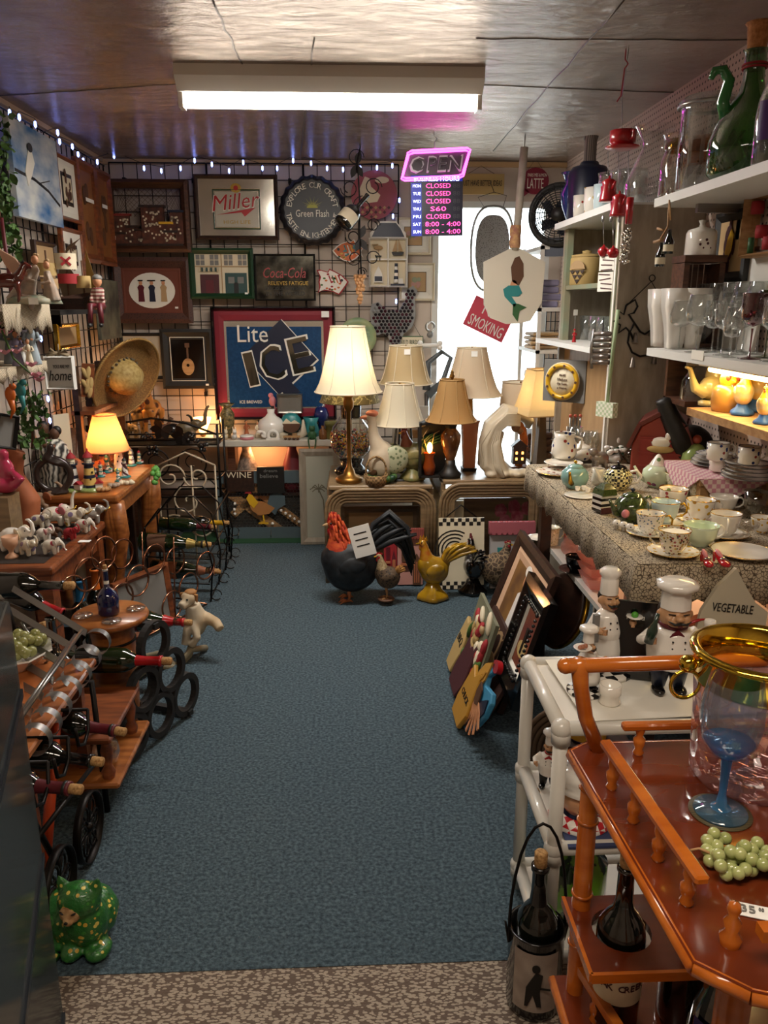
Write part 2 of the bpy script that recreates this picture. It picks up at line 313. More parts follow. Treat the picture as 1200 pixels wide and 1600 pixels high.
def teapot(label,loc,w,rz,mat,lid=None,spout=None,handle=None,knob=None,squash=.8,name='teapot',cat='teapot',bands=None,foot=None):
    t = thing(name,label,cat,loc,rz,sc=w); q = squash; bb = B(); bb.lathe([(.001,0),(.26,0),(.28,.03),(.42,.16*q/.8),(.5,.38*q/.8),(.46,.58*q/.8),(.32,.72*q/.8),(.24,.75*q/.8),(.001,.75*q/.8)],26); bb.build('pot',mat,t)
    bb = B(); z = .74*q/.8; bb.lathe([(.28,z),(.27,z+.04),(.17,z+.1),(.05,z+.13),(.001,z+.13)],22); bb.build('lid',lid or mat,t)
    bb = B(); bb.lathe([(.03,z+.12),(.03,z+.14),(.07,z+.18),(.05,z+.23),(.001,z+.25)],12); bb.build('knob',knob or lid or mat,t)
    bb = B(); bb.tube([(-.4,0,.25*q/.8),(-.58,0,.32*q/.8),(-.66,0,.5*q/.8),(-.78,0,.7*q/.8)],[.11,.08,.055,.04],10); bb.build('spout',spout or mat,t)
    bb = B(); bb.tube([(.38,0,.62*q/.8),(.6,0,.68*q/.8),(.76,0,.5*q/.8),(.66,0,.28*q/.8),(.44,0,.2*q/.8)],[.045,.05,.05,.045,.04],8); bb.build('handle',handle or mat,t)
    return t
def plate(label,loc,r,mat,rim=None,tilt=None,group=None,rz=0,depth=.12,name='plate',rx=0):
    t = thing(name,label,'plate',loc,rz,group,sc=r,rx=rx); bb = B(); bb.lathe([(.001,.02),(.5,.02),(.52,0),(.56,0),(.6,.03),(.97,depth),(1,depth+.01),(.97,depth+.025),(.6,.055),(.001,.045)],32); bb.build('dish',mat,t)
    if rim: B().ring((0,0,depth+.012),.975,.02,n=32,k=5).build('rim',rim,t)
    return t
def wineglass(label,loc,h,w,mat='glass',group=None,kind=0,name='wine_glass',rz=0,stem=None):
    t = thing(name,label,'wine glass',loc,rz,group,sc=h); r = w/2
    pb = {0: [(.02,.46),(r*.5,.48),(r*.9,.56),(r,.68),(r*.95,.82),(r*.78,1)],1: [(.02,.5),(r*.6,.54),(r*.95,.65),(r,.8),(r*.97,1)],2: [(.02,.4),(r*.7,.43),(r*.98,.55),(r,.65),(r*.9,.85),(r*.72,1)]}[kind]
    bb = B(); bb.lathe(pb,20); bb.build('bowl',mat,t); bb = B(); bb.lathe([(.02,.47),(.014,.4),(.012,.2),(.02,.05),(.045,.03)],10); bb.build('stem',stem or mat,t)
    bb = B(); bb.lathe([(.045,.03),(r*.85,.008),(r*.87,0),(.001,0)],20); bb.build('foot',stem or mat,t); B().ring((0,0,1),pb[-1][0],.006,n=20,k=4).build('rim',mat,t)
    return t
def bottle(label,loc,h,d=(0,0,1),glass='bottledark',foil=None,lab=None,cork=True,lw=160,lz=(.14,.42),group=None,kind=0,band=None,name='wine_bottle',text=None,roll=0,capz=.72,tc='black',lab2=None):
    t = thing(name,label,'bottle',loc,0,group,sc=h); t.rotation_mode = 'QUATERNION'; t.rotation_quaternion = (along(d) @ rot(z=roll)).to_quaternion()
    pr = {0: [(.001,.01),(.11,0),(.128,.012),(.13,.04),(.13,.56),(.12,.62),(.085,.68),(.055,.72),(.045,.78),(.043,.95),(.052,.955),(.052,.98),(.04,.985)],1: [(.001,.01),(.12,0),(.14,.015),(.145,.05),(.145,.4),(.13,.52),(.09,.64),(.06,.74),(.048,.84),(.046,.95),(.055,.955),(.055,.98),(.04,.985)],2: [(.001,.01),(.19,0),(.22,.04),(.22,.35),(.19,.46),(.12,.54),(.06,.6),(.05,.7),(.05,.95),(.06,.98),(.04,.985)]}[kind]
    B().lathe(pr,22).build('glass_body',glass,t)
    if cork: B().lathe([(.036,.95),(.036,.98),(.041,.985),(.041,1.07),(.035,1.078),(.001,1.078)],12).build('cork','cork',t)
    if foil: B().lathe([(.056 if kind != 1 else .085,capz),(.0475,.8 if kind != 1 else .85),(.0465,.95),(.056,.953),(.056,.983),(.042,.986)],20).build('foil_capsule',foil,t)
    if band: B().lathe([(.05,.93),(.058,.935),(.058,.96),(.05,.965)],14).build('neck_band',band,t)
    if lab:
        rb = pr[3][0]+.0015; bb = B(); n = 14; vs = []
        for i in range(n+1): a = R(-90-lw/2+lw*i/n); vs += [(rb*math.cos(a),rb*math.sin(a),lz[0]),(rb*math.cos(a),rb*math.sin(a),lz[1])]
        bb.add(vs,[(2*i,2*i+2,2*i+3,2*i+1) for i in range(n)],0,True)
        lo = bb.build('label',lab,t)
        if text:
            b2 = B()
            for k,tx in enumerate(text):
                zz = lz[1]-(lz[1]-lz[0])*(k+.7)/(len(text)+.4); hh = (lz[1]-lz[0])*.5/len(text)
                for j,ch in enumerate(tx):
                    if ch != ' ': b2.text(ch,0,zz,h=hh*(.9 if ch.islower() else 1),y=-.001,ext=.002); n0 = len(glyphs(ch)[0]); a = (j-(len(tx)-1)/2)*hh*.8/rb; Q = rot(z=math.degrees(a)) @ tr(0,-rb,0); b2.v[-n0:] = [Q @ v for v in b2.v[-n0:]]
            b2.build('lettering',tc,lo)
    return t
def shade(t,rb,rt,z0,h,mat,square=False,ribs=8,bell=.35,off=0,trim=None):
    n = 4 if square else 32; k = 7; pr = []
    for i in range(k+1):
        q = i/k; pr.append((rb+(rt-rb)*(q**(1-bell) if bell else q),z0+h*q))
    T = rot(z=45) if square else None; c = 2**.5 if square else 1
    bb = B(); bb.lathe([(r*c,z) for r,z in pr],n,0,T,sm=not square,fn=None if square or not ribs else (lambda a: 1-.025*abs(math.sin(a*ribs/2)))); s = bb.build('lamp_shade',mat,t)
    tm = trim or mat
    for r,z in ((pr[0][0],z0),(pr[-1][0],z0+h)): B().tube([(r*c*math.cos(2*PI*i/n+(PI/4 if square else 0)),r*c*math.sin(2*PI*i/n+(PI/4 if square else 0)),z) for i in range(n)],.004,5,closed=True).build('shade_trim',tm,s)
    if ribs and not square:
        for j in range(ribs):
            a = 2*PI*j/ribs+.2; B().tube([(r*math.cos(a)*1.003,r*math.sin(a)*1.003,z) for r,z in pr],.0022,4).build('shade_seam',tm,s)
    return s
def vessel(name,label,cat,loc,pr,mat,h,group=None,parts=None,n=24,rz=0,part='body',sx=1,sy=1,fn=None):
    t = thing(name,label,cat,loc,rz,group,sc=h); B().lathe(pr,n,0,sx=sx,sy=sy,fn=fn).build(part,mat,t); return t
def doll(name,label,loc,h,rz,dress,skin='skin',hair='brown',cat='figurine',group=None,arm=1,hat=None,stripes=None,slim=1.0):
    t = thing(name,label,cat,loc,rz,group,sc=h); w = slim
    bb = B(); bb.lathe([(.001,0),(.2*w,0),(.21*w,.03),(.16*w,.25),(.1*w,.48),(.12*w,.6),(.13*w,.68),(.08*w,.76),(.035,.79),(.001,.79)],18,sy=.8); bb.build('robe',dress,t)
    for s in (-1,1):
        bb = B(); bb.tube([(.02,s*.11*w,.7),(.07,s*.17*w,.56),(.15,s*.07*w,.5+.04*arm)],[.045,.04,.028],8); bb.build('arm',dress,t)
    bb = B(); bb.tube([(0,0,.76),(0,0,.84)],[.04,.035],8); bb.ell((.01,0,.89),(.075,.068,.09)); bb.ell((.085,0,.885),(.014,.012,.018)); bb.ell((.16,0,.52+.04*arm),(.03,.04,.025)); bb.build('head',skin,t)
    bb = B(); bb.ell((-.02,0,.92),(.08,.078,.085)); bb.build('hair',hair,t)
    if hat: bb = B(); bb.lathe([(.14,.94),(.13,.96),(.08,.965),(.07,1.03),(.001,1.04)],16); bb.build('hat',hat,t)
    return t
def leafpts(L,w,n=5): return [(0,0)]+[(L*i/n,w*math.sin(PI*i/n)) for i in range(1,n)]+[(L,0)]+[(L*i/n,-w*math.sin(PI*i/n)) for i in range(n-1,0,-1)]
# ---------------- shared materials ----------------
M('black','15120f',.5); M('blackgloss','0c0b0c',.15,coat=.5); M('iron','1b1715',.45,.7); M('white','e6e2da',.55); M('whitegloss','ece6dc',.12,coat=.6)
M('cream','dccfb2',.6); M('paper','e8e4d8',.8); M('tagw','f2f0ea',.7); M('red','a8141c',.3,coat=.4); M('redmatt','9c2026',.7); M('gold','c79a35',.25,1); M('brass','8a6430',.35,.9)
M('steel','a9a9a6',.3,1); M('greymetal','6e6b68',.35,.9); M('cork','c49a63',.85,c2='8d6437',sc=60); M('navy','141c34',.4); M('bluegloss','16245c',.08,coat=1)
M('oak','a5642e',.38,c2='7c431a',sc=7,st=(1,6,6),coat=.2); M('redoak','8a4a24',.4,c2='5f2f16',sc=8,st=(1,6,6),coat=.2); M('darkwood','3b2318',.45,c2='24150e',sc=9,st=(5,1,5))
M('walnut','5d3a27',.45,c2='3c2317',sc=9,st=(1,8,8)); M('palewood','b58d5d',.55,c2='94693f',sc=6,st=(1,5,8)); M('greywood','a79a88',.6,c2='8d8170',sc=7,st=(4,4,1)); M('orangewood','bf681f',.22,c2='a85212',sc=6,st=(1,5,5),coat=.6)
M('skin','c98f68',.5); M('terracotta','a7603c',.7); M('pink','cf7f86',.4); M('green','2f5a33',.5); M('leafgreen','2f4a22',.6,c2='557a35',sc=30); M('yellow','d9a924',.35,coat=.3); M('orange','c9641f',.4)
M('teal','2f7f80',.4); M('blue','2c5aa0',.5); M('darkred','5d1620',.5); M('brown','5a3a25',.6); M('tan','b4946a',.7); M('purple','4a2b6b',.4); M('grey','7a7874',.6)
GL('glass','f4f7f6',.95,lo=.07,hi=.85,r=.02,df=.03); GL('glasspane','f4f7f6',.96,lo=.03,hi=.5); GL('pinkglass','f6d2ce',.95,bump=.6,bs=60,lo=.12,hi=.7,df=.3); GL('greenglass','8fae6b',.6,lo=.08); GL('blueglass','74b4dc',.85); GL('darkglass','2c3a1c',.28,lo=.05,hi=.6)
M('bottledark','0b0d08',.06,coat=1); M('bottlegreen','10200a',.06,coat=1); M('bottleblue','0a1240',.06,coat=1)
# ---------------- the room ----------------
XL,XR,YB,YF,ZC = -1.56,1.42,5.42,-1.3,2.44
M('carpet','566a74',.95,c2='2e3e48',sc=95,bump=1,bs=130)
def struct(b,n,m,**k): o = b.build(n,m,**k); o['kind'] = 'structure'; return o
M('braid','66574c',.95,c2='aa9c8b',pat='spots',sc=84,thr=.5,bump=.6,bs=90,st=(1,2.1,1))
struct(B().box(((XL+XR)/2,(1.6+YB)/2,-.05),(XR-XL+.2,YB-1.6+.1,.1)),'floor','carpet')
_c0,_c1 = at(0,1500,z=0),at(790,1470,z=0)
struct(B().box(((XL+XR)/2,(YF+1.6)/2,-.052),(XR-XL+.2,1.6-YF,.1)),'floor','braid')
M('greenfloor','1f4a2c',.8); struct(B().box((-.7,5.19,.0),(.95,.3,.012)),'trim_1','greenfloor')
# foil-faced ceiling: crinkled metal sheet
ma = M('foil','c8bcb2',.25,.9,c2='9a8c82',sc=1.5)
N,L = ma.node_tree.nodes,ma.node_tree.links; tc = N.new('ShaderNodeTexCoord'); mp = N.new('ShaderNodeMapping'); mp.inputs['Scale'].default_value = (1,2.2,1); L.new(tc.outputs['Object'],mp.inputs[0])
n1 = N.new('ShaderNodeTexNoise'); n1.inputs['Scale'].default_value = 8; n1.inputs['Detail'].default_value = 8; n1.inputs['Roughness'].default_value = .62; n1.inputs['Distortion'].default_value = .5; L.new(mp.outputs[0],n1.inputs[0])
bp = N.new('ShaderNodeBump'); bp.inputs['Strength'].default_value = .72; bp.inputs['Distance'].default_value = .035; L.new(n1.outputs[0],bp.inputs['Height'])
L.new(bp.outputs[0],N['Principled BSDF'].inputs['Normal'])
struct(B().box(((XL+XR)/2,(YF+YB)/2,ZC+.03),(XR-XL+.2,YB-YF+.2,.06)),'ceiling','foil')
M('seam','5a4f48',.4,.6)
for i,(a,b) in enumerate([((0,150),(285,130)),((740,132),(1190,150)),((330,0),(385,110)),((975,0),(770,235)),((470,250),(492,60)),((742,60),(1190,62))]):
    p,q = at(*a,z=ZC),at(*b,z=ZC); d = q-p
    bb = B(); bb.tube([p+d*t/14+Vector((random.uniform(-.006,.006),random.uniform(-.006,.006),0)) for t in range(15)],.003,5); struct(bb,'trim_%d' % (i+2),'seam')
M('panelwall','c4b5a6',.7,c2='b8a898',sc=3); M('doorwhite','d8d6d0',.5)
DX0,DX1,DZ = .56,1.34,2.2
bb = B(); bb.box(((XL-.1+DX0)/2,YB+.05,1.22),(DX0-XL+.1,.1,2.44)); bb.box(((DX1+XR+.1)/2,YB+.05,1.22),(XR+.1-DX1,.1,2.44)); bb.box(((DX0+DX1)/2,YB+.05,(DZ+2.44)/2),(DX1-DX0,.1,2.44-DZ)); struct(bb,'wall_back','panelwall')
struct(B().box((XL-.05,(YF+YB)/2,1.22),(.1,YB-YF,2.44)),'wall_left','panelwall')
struct(B().box((.0,YF-.05,1.22),(3.2,.1,2.44)),'wall_front','panelwall')
# pegboard right wall: holes as a dot lattice in the board's own pattern
ma = M('pegboard','bfa99b',.6); N,L = ma.node_tree.nodes,ma.node_tree.links
tc = N.new('ShaderNodeTexCoord'); sp = N.new('ShaderNodeSeparateXYZ'); L.new(tc.outputs['Object'],sp.inputs[0])
def md(op,a,b=None):
    n = N.new('ShaderNodeMath'); n.operation = op
    for i,q in enumerate((a,b)):
        if q is None: continue
        if isinstance(q,(int,float)): n.inputs[i].default_value = q
        else: L.new(q,n.inputs[i])
    return n.outputs[0]
fy = md('SUBTRACT',md('FRACT',md('MULTIPLY',sp.outputs[1],1/.0254)),.5); fz = md('SUBTRACT',md('FRACT',md('MULTIPLY',sp.outputs[2],1/.0254)),.5)
hole = md('LESS_THAN',md('ADD',md('MULTIPLY',fy,fy),md('MULTIPLY',fz,fz)),.035)
mx = N.new('ShaderNodeMix'); mx.data_type = 'RGBA'; mx.inputs[6].default_value = hx('bfa99b'); mx.inputs[7].default_value = hx('2a201b'); L.new(hole,mx.inputs[0]); L.new(mx.outputs[2],N['Principled BSDF'].inputs['Base Color'])
struct(B().box((XR+.05,(YF+YB)/2,1.22),(.1,YB-YF,2.44)),'wall_right','pegboard')
bb = B(); bb.box(((XL+XR)/2,YB-.015,ZC-.02),(XR-XL,.03,.03)); struct(bb,'trim_8','tan')
bb = B(); bb.box((XL+.012,4.5,ZC-.012),(.024,1.8,.024)); struct(bb,'trim_9','tan')
# glazed shop door in the back wall, bright street outside
bb = B()
for x in (DX0+.02,DX1-.02): bb.box((x,YB+.03,DZ/2),(.04,.06,DZ))
bb.box(((DX0+DX1)/2,YB+.03,DZ-.02),(DX1-DX0,.06,.04)); bb.box(((DX0+DX1)/2,YB+.03,.1),(DX1-DX0-.08,.05,.2)); d1 = struct(bb,'door_1','doorwhite')
bb = B(); bb.box(((DX0+DX1)/2,YB+.03,1.19),(DX1-DX0-.08,.006,1.98)); bb.build('glass','glasspane',d1)
M('pavement','d8d4cc',.9); struct(B().box((1,8.6,-.06),(14,6,.1)),'ground','pavement')
pt = lamp_light('door_portal',((DX0+DX1)/2,YB+.09,1.1),1,(1,1,1),kind='AREA',sx=DX1-DX0,sy=DZ,rot=(PI/2,0,PI)); pt.data.cycles.is_portal = True
# strip light
M('tube','ffffff',e='fff6e8',es=14); M('fixture','d9d2c8',.4)
t = thing('strip_light','long white fluorescent strip light with one bright tube under the foil ceiling','ceiling light',(-.06,3.45,ZC))
bb = B(); bb.box((0,0,-.02),(1.2,.2,.04)); bb.poly([(0,0)],0) if 0 else None
bb.add([(-.6,-.1,-.04),(.6,-.1,-.04),(.6,.1,-.04),(-.6,.1,-.04),(-.6,-.05,-.085),(.6,-.05,-.085),(.6,.05,-.085),(-.6,.05,-.085)],[(0,1,5,4),(2,3,7,6),(4,5,6,7),(0,4,7,3),(1,2,6,5)]); bb.build('housing','fixture',t)
B().tube([(-.585,-.0,-.112),(.585,-.0,-.112)],.024,12).build('light_tube','tube',t)
for s in (-1,1): B().box((s*.592,0,-.11),(.018,.07,.055)).build('end_socket','fixture',t)
# ---------------- wire grid panels ----------------
def gridpanel(name,label,w,h,loc,rz,nx,nz,group=None,bars=None):
    t = thing(name,label,'grid panel',loc,rz)
    bb = B()
    for i in range(nx+1): x = -w/2+w*i/nx; bb.tube([(x,0,0),(x,0,h)],.0045 if i in (0,nx) else .003,5)
    for j in range(nz+1): z = h*j/nz; bb.tube([(-w/2,-.006,z),(w/2,-.006,z)],.0045 if j in (0,nz) else .003,5)
    bb.build('wire_grid','iron',t)
    for s in (-1,1):
        for z in (.3,h-.1): B().box((s*w*.36,.022,z),(.02,.04,.03)).build('wall_bracket','iron',t)
for i,(x,l) in enumerate([(-1.195,'black wire grid panel on the back wall behind the shadow box of tiny houses'),(-.585,'black wire grid panel on the back wall behind the beer mirrors'),(.025,'black wire grid panel on the back wall behind the bottle cap sign and painted fish')]):
    gridpanel('grid_panel',l,.605,1.75,(x,YB-.045,.66),0,7,18)
for y,l in [(3.9,'black wire grid panel on the left wall behind the bird canvas'),(4.45,'black wire grid panel on the left wall behind the small floral prints'),(5.03,'black wire grid panel on the left wall beside the back corner')]:
    gridpanel('grid_panel',l,.56,1.75,(XL+.045,y,.63),90,7,18)
YW = YB-.075    # plane pictures hang in
def RB(x0,y0,x1,y1,y=None):
    y = YW if y is None else y; xm,ym = (x0+x1)/2,(y0+y1)/2
    a,b,c,d = at(x0,ym,y=y),at(x1,ym,y=y),at(xm,y0,y=y),at(xm,y1,y=y); return ((a.x+b.x)/2,y,(c.z+d.z)/2),b.x-a.x,c.z-d.z
def RLw(x0,y0,x1,y1,x):     # rectangle on a side wall plane
    xm,ym = (x0+x1)/2,(y0+y1)/2; a,b,c,d = at(x0,ym,x=x),at(x1,ym,x=x),at(xm,y0,x=x),at(xm,y1,x=x); return (x,(a.y+b.y)/2,(c.z+d.z)/2),abs(b.y-a.y),c.z-d.z
def frame_ring(bb,w,h,f,d=.025,mi=0,prof=True):
    W2,H2 = w/2,h/2; w2,h2 = W2-f,H2-f
    for (a,b,c,e) in (((-W2,-H2),(W2,-H2),(w2,-h2),(-w2,-h2)),((W2,-H2),(W2,H2),(w2,h2),(w2,-h2)),((W2,H2),(-W2,H2),(-w2,h2),(w2,h2)),((-W2,H2),(-W2,-H2),(-w2,-h2),(-w2,h2))):
        y = [-d,-d,-d*.55,-d*.55]; P4 = (a,b,c,e)
        m1 = ((a[0]*.6+e[0]*.4,a[1]*.6+e[1]*.4),(b[0]*.6+c[0]*.4,b[1]*.6+c[1]*.4))
        vs = [(a[0],0,a[1]),(b[0],0,b[1]),(a[0],-d*.8,a[1]),(b[0],-d*.8,b[1]),(m1[0][0],-d,m1[0][1]),(m1[1][0],-d,m1[1][1]),(e[0],-d*.5,e[1]),(c[0],-d*.5,c[1]),(e[0],0,e[1]),(c[0],0,c[1])]
        bb.add(vs,[(0,1,3,2),(2,3,5,4),(4,5,7,6),(6,7,9,8),(8,9,1,0)],mi)
    return bb
def framed(name,label,cat,loc,w,h,rz=0,f=.03,fm='walnut',mat=None,mw=0,d=.025,ry=0,rx=0,group=None,glass=True):
    t = thing(name,label,cat,loc,rz,group,ry=ry,rx=rx)
    frame_ring(B(),w,h,f,d).build('frame',fm,t); B().rect(0,0,w-f*1.2,h-f*1.2,-.002,.004).build('backing','darkwood',t)
    if mat: frame_ring(B(),w-2*f+.004,h-2*f+.004,mw,.01).build('mat_board',mat,t)
    return t
def price(t,x,z,y=-.02,w=.02,h=.012,name='price_tag'): B().rect(x,z,w,h,y,.0015).build(name,'tagw',t)
rnd = random.uniform
# tiny wooden town in a shadow box
l,w,h = RB(168,282,298,395); t = thing('shadow_box','deep brown shadow box frame holding a tiny driftwood town under fishing net','shadow box',l)
bb = B(); frame_ring(bb,w,h,.05,.07); bb.build('frame','walnut',t)
M('rust','6b3a2a',.8,c2='43281f',sc=25); M('roofred','8c2f28',.7)
bb = B(); base = -h/2+.05
for x,ww,hh,rm in ((-.17,.1,.17,2),(-.1,.07,.1,1),(-.05,.06,.08,1),(.03,.14,.22,1),(.115,.07,.12,3),(.18,.08,.19,4),(-.2,.09,.06,1),(.02,.06,.07,1),(.14,.07,.07,1)):
    dd = rnd(.02,.045); bb.box((x,-dd/2-.008,base+hh/2),(ww,dd,hh),0); bb.box((x,-dd/2-.01,base+hh+.006),(ww+.02,dd+.015,.014),rm,rot(y=0))
    for k in range(int(ww*hh*1100)): bb.rect(x+rnd(-.4,.4)*ww,base+hh*rnd(.15,.9),.011,.011,-dd-.0085,.0015,5)
bb.box((0,-.03,base-.004),(w-.1,.05,.014),1); bb.build('miniature_town',['rust','darkwood','roofred','yellow','navy','cream'],t)
bb = B()
for i in range(-9,10):
    for s in (-1,1):
        x0 = i*.035; bb.tube([(max(-w/2+.05,min(w/2-.05,x0)),-.004,.0+h*.42),(max(-w/2+.05,min(w/2-.05,x0+s*.2)),-.004,h*.0)],.0012,4)
bb.build('net','brown',t,kind=None)
# three figures in an oval
l,w,h = RB(176,402,300,505); t = framed('framed_picture','wide carved brown frame with three robed figures in a white oval','picture',l,w,h,f=.065,fm=M('carved','4a2a1f',.5,c2='2c1812',pat='spots',sc=90,thr=.3),mat=M('rustmat','6c3828',.8),mw=.03)
bb = B(); bb.rect(0,0,w-.17,h-.17,-.006,.002,5); bb.disc(0,0,w*.29,h*.27,-.009,.002,0,32)
for x,c in ((-.07,1),(0.0,2),(.075,3)):
    bb.poly([(x-.02,-.07),(x+.02,-.07),(x+.016,0),(x+.022,.02),(x+.01,.035),(x-.01,.035),(x-.022,.02),(x-.016,0)],-.011,.003,c); bb.disc(x,.047,.011,.014,-.011,.003,4); bb.rect(x,.062,.03 if c != 2 else .05,.007,-.014,.003,6)
bb.build('oval_picture',['paper','darkred','navy','tan','skin','rustmat','black'],t); price(t,w*.3,-h*.26)
# beer mirror, red brand script
M('mirror','dedad0',.14,.85); M('mirrorred','b01822',.3); M('goldp','b08f45',.3,.8); M('dkgreen','153a22',.4)
l,w,h = RB(305,273,435,375); t = framed('beer_mirror','brown framed mirror with big red slanted beer lettering over a green square','mirror sign',l,w,h,f=.026,fm='darkwood')
B().rect(0,0,w-.05,h-.05,-.006,.003).build('mirror_glass','mirror',t)
bb = B(); bb.rect(0,-.01,.3,.24,-.0095,.001,1); bb.rect(0,-.01,.285,.225,-.0105,.001,0); bb.rect(0,-.012,.27,.21,-.0115,.001,3)
bb.disc(0,.115,.033,.028,-.0125,.002,1); bb.disc(0,.115,.015,.015,-.0145,.001,2)
bb.text('Miller',0,.035,w=.3,h=.1,y=-.014,mi=4,sh=.25,a=6,ext=.002); bb.text('Miller',0,.037,w=.29,h=.092,y=-.017,mi=2,sh=.25,a=6); bb.poly([(-.13,-.045),(.12,.0),(.05,-.055),(.03,-.03)],-.015,.002,2); bb.text('HIGH LIFE',0,-.088,w=.17,h=.022,y=-.014,mi=1)
bb.build('lettering',['mirror','goldp','mirrorred',M('mistglass','b9b3a4',.35),'paper','dkgreen'],t)
bb = B(); frame_ring(bb,.3,.24,.008,.004); bb.build('green_border','dkgreen',t).location = (0,-.011,-.012)
# green-framed shop front
l,w,h = RB(297,388,397,467); t = framed('framed_picture','dark green frame around a cream shop front with striped awning','picture',l,w,h,f=.035,fm='dkgreen',d=.04)
M('maroon','4a1f25',.6); M('shopgreen','2a4a48',.6); bb = B(); bb.rect(0,0,w-.07,h-.07,-.006,.004,0)
for i in range(4): x = -.135+.09*i; bb.rect(x,.085,.055,.065,-.01,.003,1); bb.rect(x,.085,.004,.065,-.0135,.002,0); bb.rect(x,.085,.055,.004,-.0135,.002,0)
bb.rect(-.08,-.075,.12,.14,-.01,.006,2); bb.rect(-.08,-.09,.05,.1,-.017,.003,5); bb.rect(.09,-.07,.14,.15,-.01,.006,3); bb.rect(.06,-.04,.04,.04,-.017,.002,1); bb.rect(.12,-.04,.04,.04,-.017,.002,1); bb.rect(.09,-.1,.03,.09,-.017,.002,6)
for i in range(9): bb.rect(-.138+.0145*i,.025,.0073,.024,-.012,.02,3 if i % 2 else 0)
bb.rect(0,.045,w-.07,.006,-.01,.008,4); bb.rect(0,.0,.006,h-.07,-.01,.006,4); bb.build('shop_front_picture',['cream','grey','maroon','shopgreen','tan','darkred','black'],t); price(t,w*.38,-h*.39,-.042)
# cola mirror
l,w,h = RB(398,397,493,470); t = framed('soda_mirror','black framed cloudy mirror with dark red script lettering','mirror sign',l,w,h,f=.012,fm='black')
B().rect(0,0,w-.02,h-.02,-.006,.003).build('mirror_glass',M('cloudmirror','7c7a6e',.15,.8,c2='2c2a28',sc=12),t)
bb = B(); bb.text('Coca-Cola',0,.03,w=.28,h=.065,y=-.01,mi=0,sh=.2,ext=.003); bb.text('RELIEVES FATIGUE',.02,-.035,w=.26,h=.025,y=-.01,mi=1); bb.text('DELICIOUS REFRESHING',0,-.068,w=.26,h=.02,y=-.01,mi=2); bb.text('IN THE WORLD',0,-.1,w=.25,h=.025,y=-.01,mi=2); bb.build('lettering',[M('colared','9a2a2a',.4),'goldp','black'],t)
# big blue beer mirror with red mat
l,w,h = RB(334,480,525,655); t = framed('beer_mirror','largest framed beer mirror, blue face inside a red mat and black frame','mirror sign',l,w,h,f=.02,fm='blackgloss',mat=M('redmat','7f1226',.6),mw=.075,d=.04)
M('icemirror','24507f',.25,.35,c2='1c4470',sc=60); M('iceletter','9a988c',.06,1)
B().rect(0,-.01,w-.16,h-.16,-.004,.003).build('mirror_glass','mirror',t); bb = B(); bb.rect(0,-.02,w-.19,h-.21,-.0075,.002,0)
dm = lambda cx,cz,s,y,mi,a=42: bb.rect(cx,cz,s,s,y,.002,mi,a)
dm(.04,.04,.36,-.0095,3); dm(.035,.045,.35,-.0115,1); dm(.1,-.18,.09,-.0135,1)
bb.text('Lite',-.14,.2,w=.2,h=.11,y=-.015,mi=3,ext=.002)
for ch,x,z,hh,ww,a in (('I',-.16,-.03,.24,.075,12),('C',-.02,.01,.24,.17,12),('E',.17,.06,.25,.16,12)):
    bb.text(ch,x,z,w=ww,h=hh,y=-.015,mi=3,a=a,ext=.002); bb.text(ch,x,z,w=ww*.84,h=hh*.91,y=-.019,mi=2,a=a,ext=.001)
bb.text('ICE BREWED',-.17,-.25,w=.15,h=.02,y=-.011,mi=3); bb.build('lettering',['icemirror','navy','iceletter','paper'],t); price(t,w*.42,h*.44,-.042,.05,.04)
# mandolin picture, plain picture behind the hat
l,w,h = RB(253,514,335,607); t = framed('framed_picture','black framed picture of a small mandolin inside thin white lines','picture',l,w,h,f=.05,fm='black',mat='black',mw=.03)
bb = B(); bb.rect(0,0,w-.09,h-.09,-.005,.003,0)
for s in (.135,.165): 
    for a in (-1,1): bb.rect(a*s*.82,0,.004,s*2*1.05,-.012,.001,1); bb.rect(0,a*s*1.05,s*2*.82,.004,-.012,.001,1)
bb.disc(0,-.05,.04,.055,-.011,.006,2); bb.rect(0,.03,.012,.1,-.011,.004,3); bb.disc(0,-.04,.01,.01,-.0175,.001,0); bb.rect(0,.09,.03,.03,-.011,.004,3); bb.build('mandolin_picture',['blackgloss','paper','palewood','brown'],t); price(t,w*.35,-h*.43,-.026)
l,w,h = RB(190,520,262,592,YW+.02); t = framed('framed_picture','thin black framed blank cream print half hidden behind the sombrero','picture',l,w,h,f=.02,fm='black'); B().rect(0,0,w-.03,h-.03,-.006,.002).build('print',M('creamprint','b9ad97',.7),t)
# bottle cap sign
l,w,h = RB(436,275,541,383); t = thing('bottle_cap_sign','black crimped bottle cap sign with white slogan and yellow sunburst','metal sign',l); r0 = (w+h)/4
bb = B(); bb.lathe([(.001,0),(r0*.99,0),(r0,.012),(r0*.97,.028),(r0*.9,.045),(r0*.84,.05),(.001,.05)],126,0,rot(x=90),fn=lambda a: 1+.022*math.sin(a*21),sm=False); bb.build('cap',M('capblack','14161e',.42),t)
bb = B(); bb.arc('EXPLORE OUR CRAFT',0,0,r0*.7,168,12,.033,-.051,0); bb.arc('TASTE ENLIGHTENMENT',0,0,r0*.72,192,348,.032,-.051,0,inward=True); bb.text('Green Flash',0,-.02,w=.21,h=.042,y=-.051,mi=0); bb.build('lettering',['paper'],t)
bb = B()
for i in range(13):
    a = R(15+i*12.5); bb.poly([(.02*math.cos(a-.1),.02*math.sin(a-.1)+.015),((.05+.02*(i % 2))*math.cos(a),(.045+.025*(i % 2))*math.sin(a)+.015),(.02*math.cos(a+.1),.02*math.sin(a+.1)+.015)],-.051,.002,0)
bb.disc(0,.012,.035,.02,-.051,.003,0,a0=0,a1=180); bb.build('sunburst',M('sungold','a8a53a',.5),t)
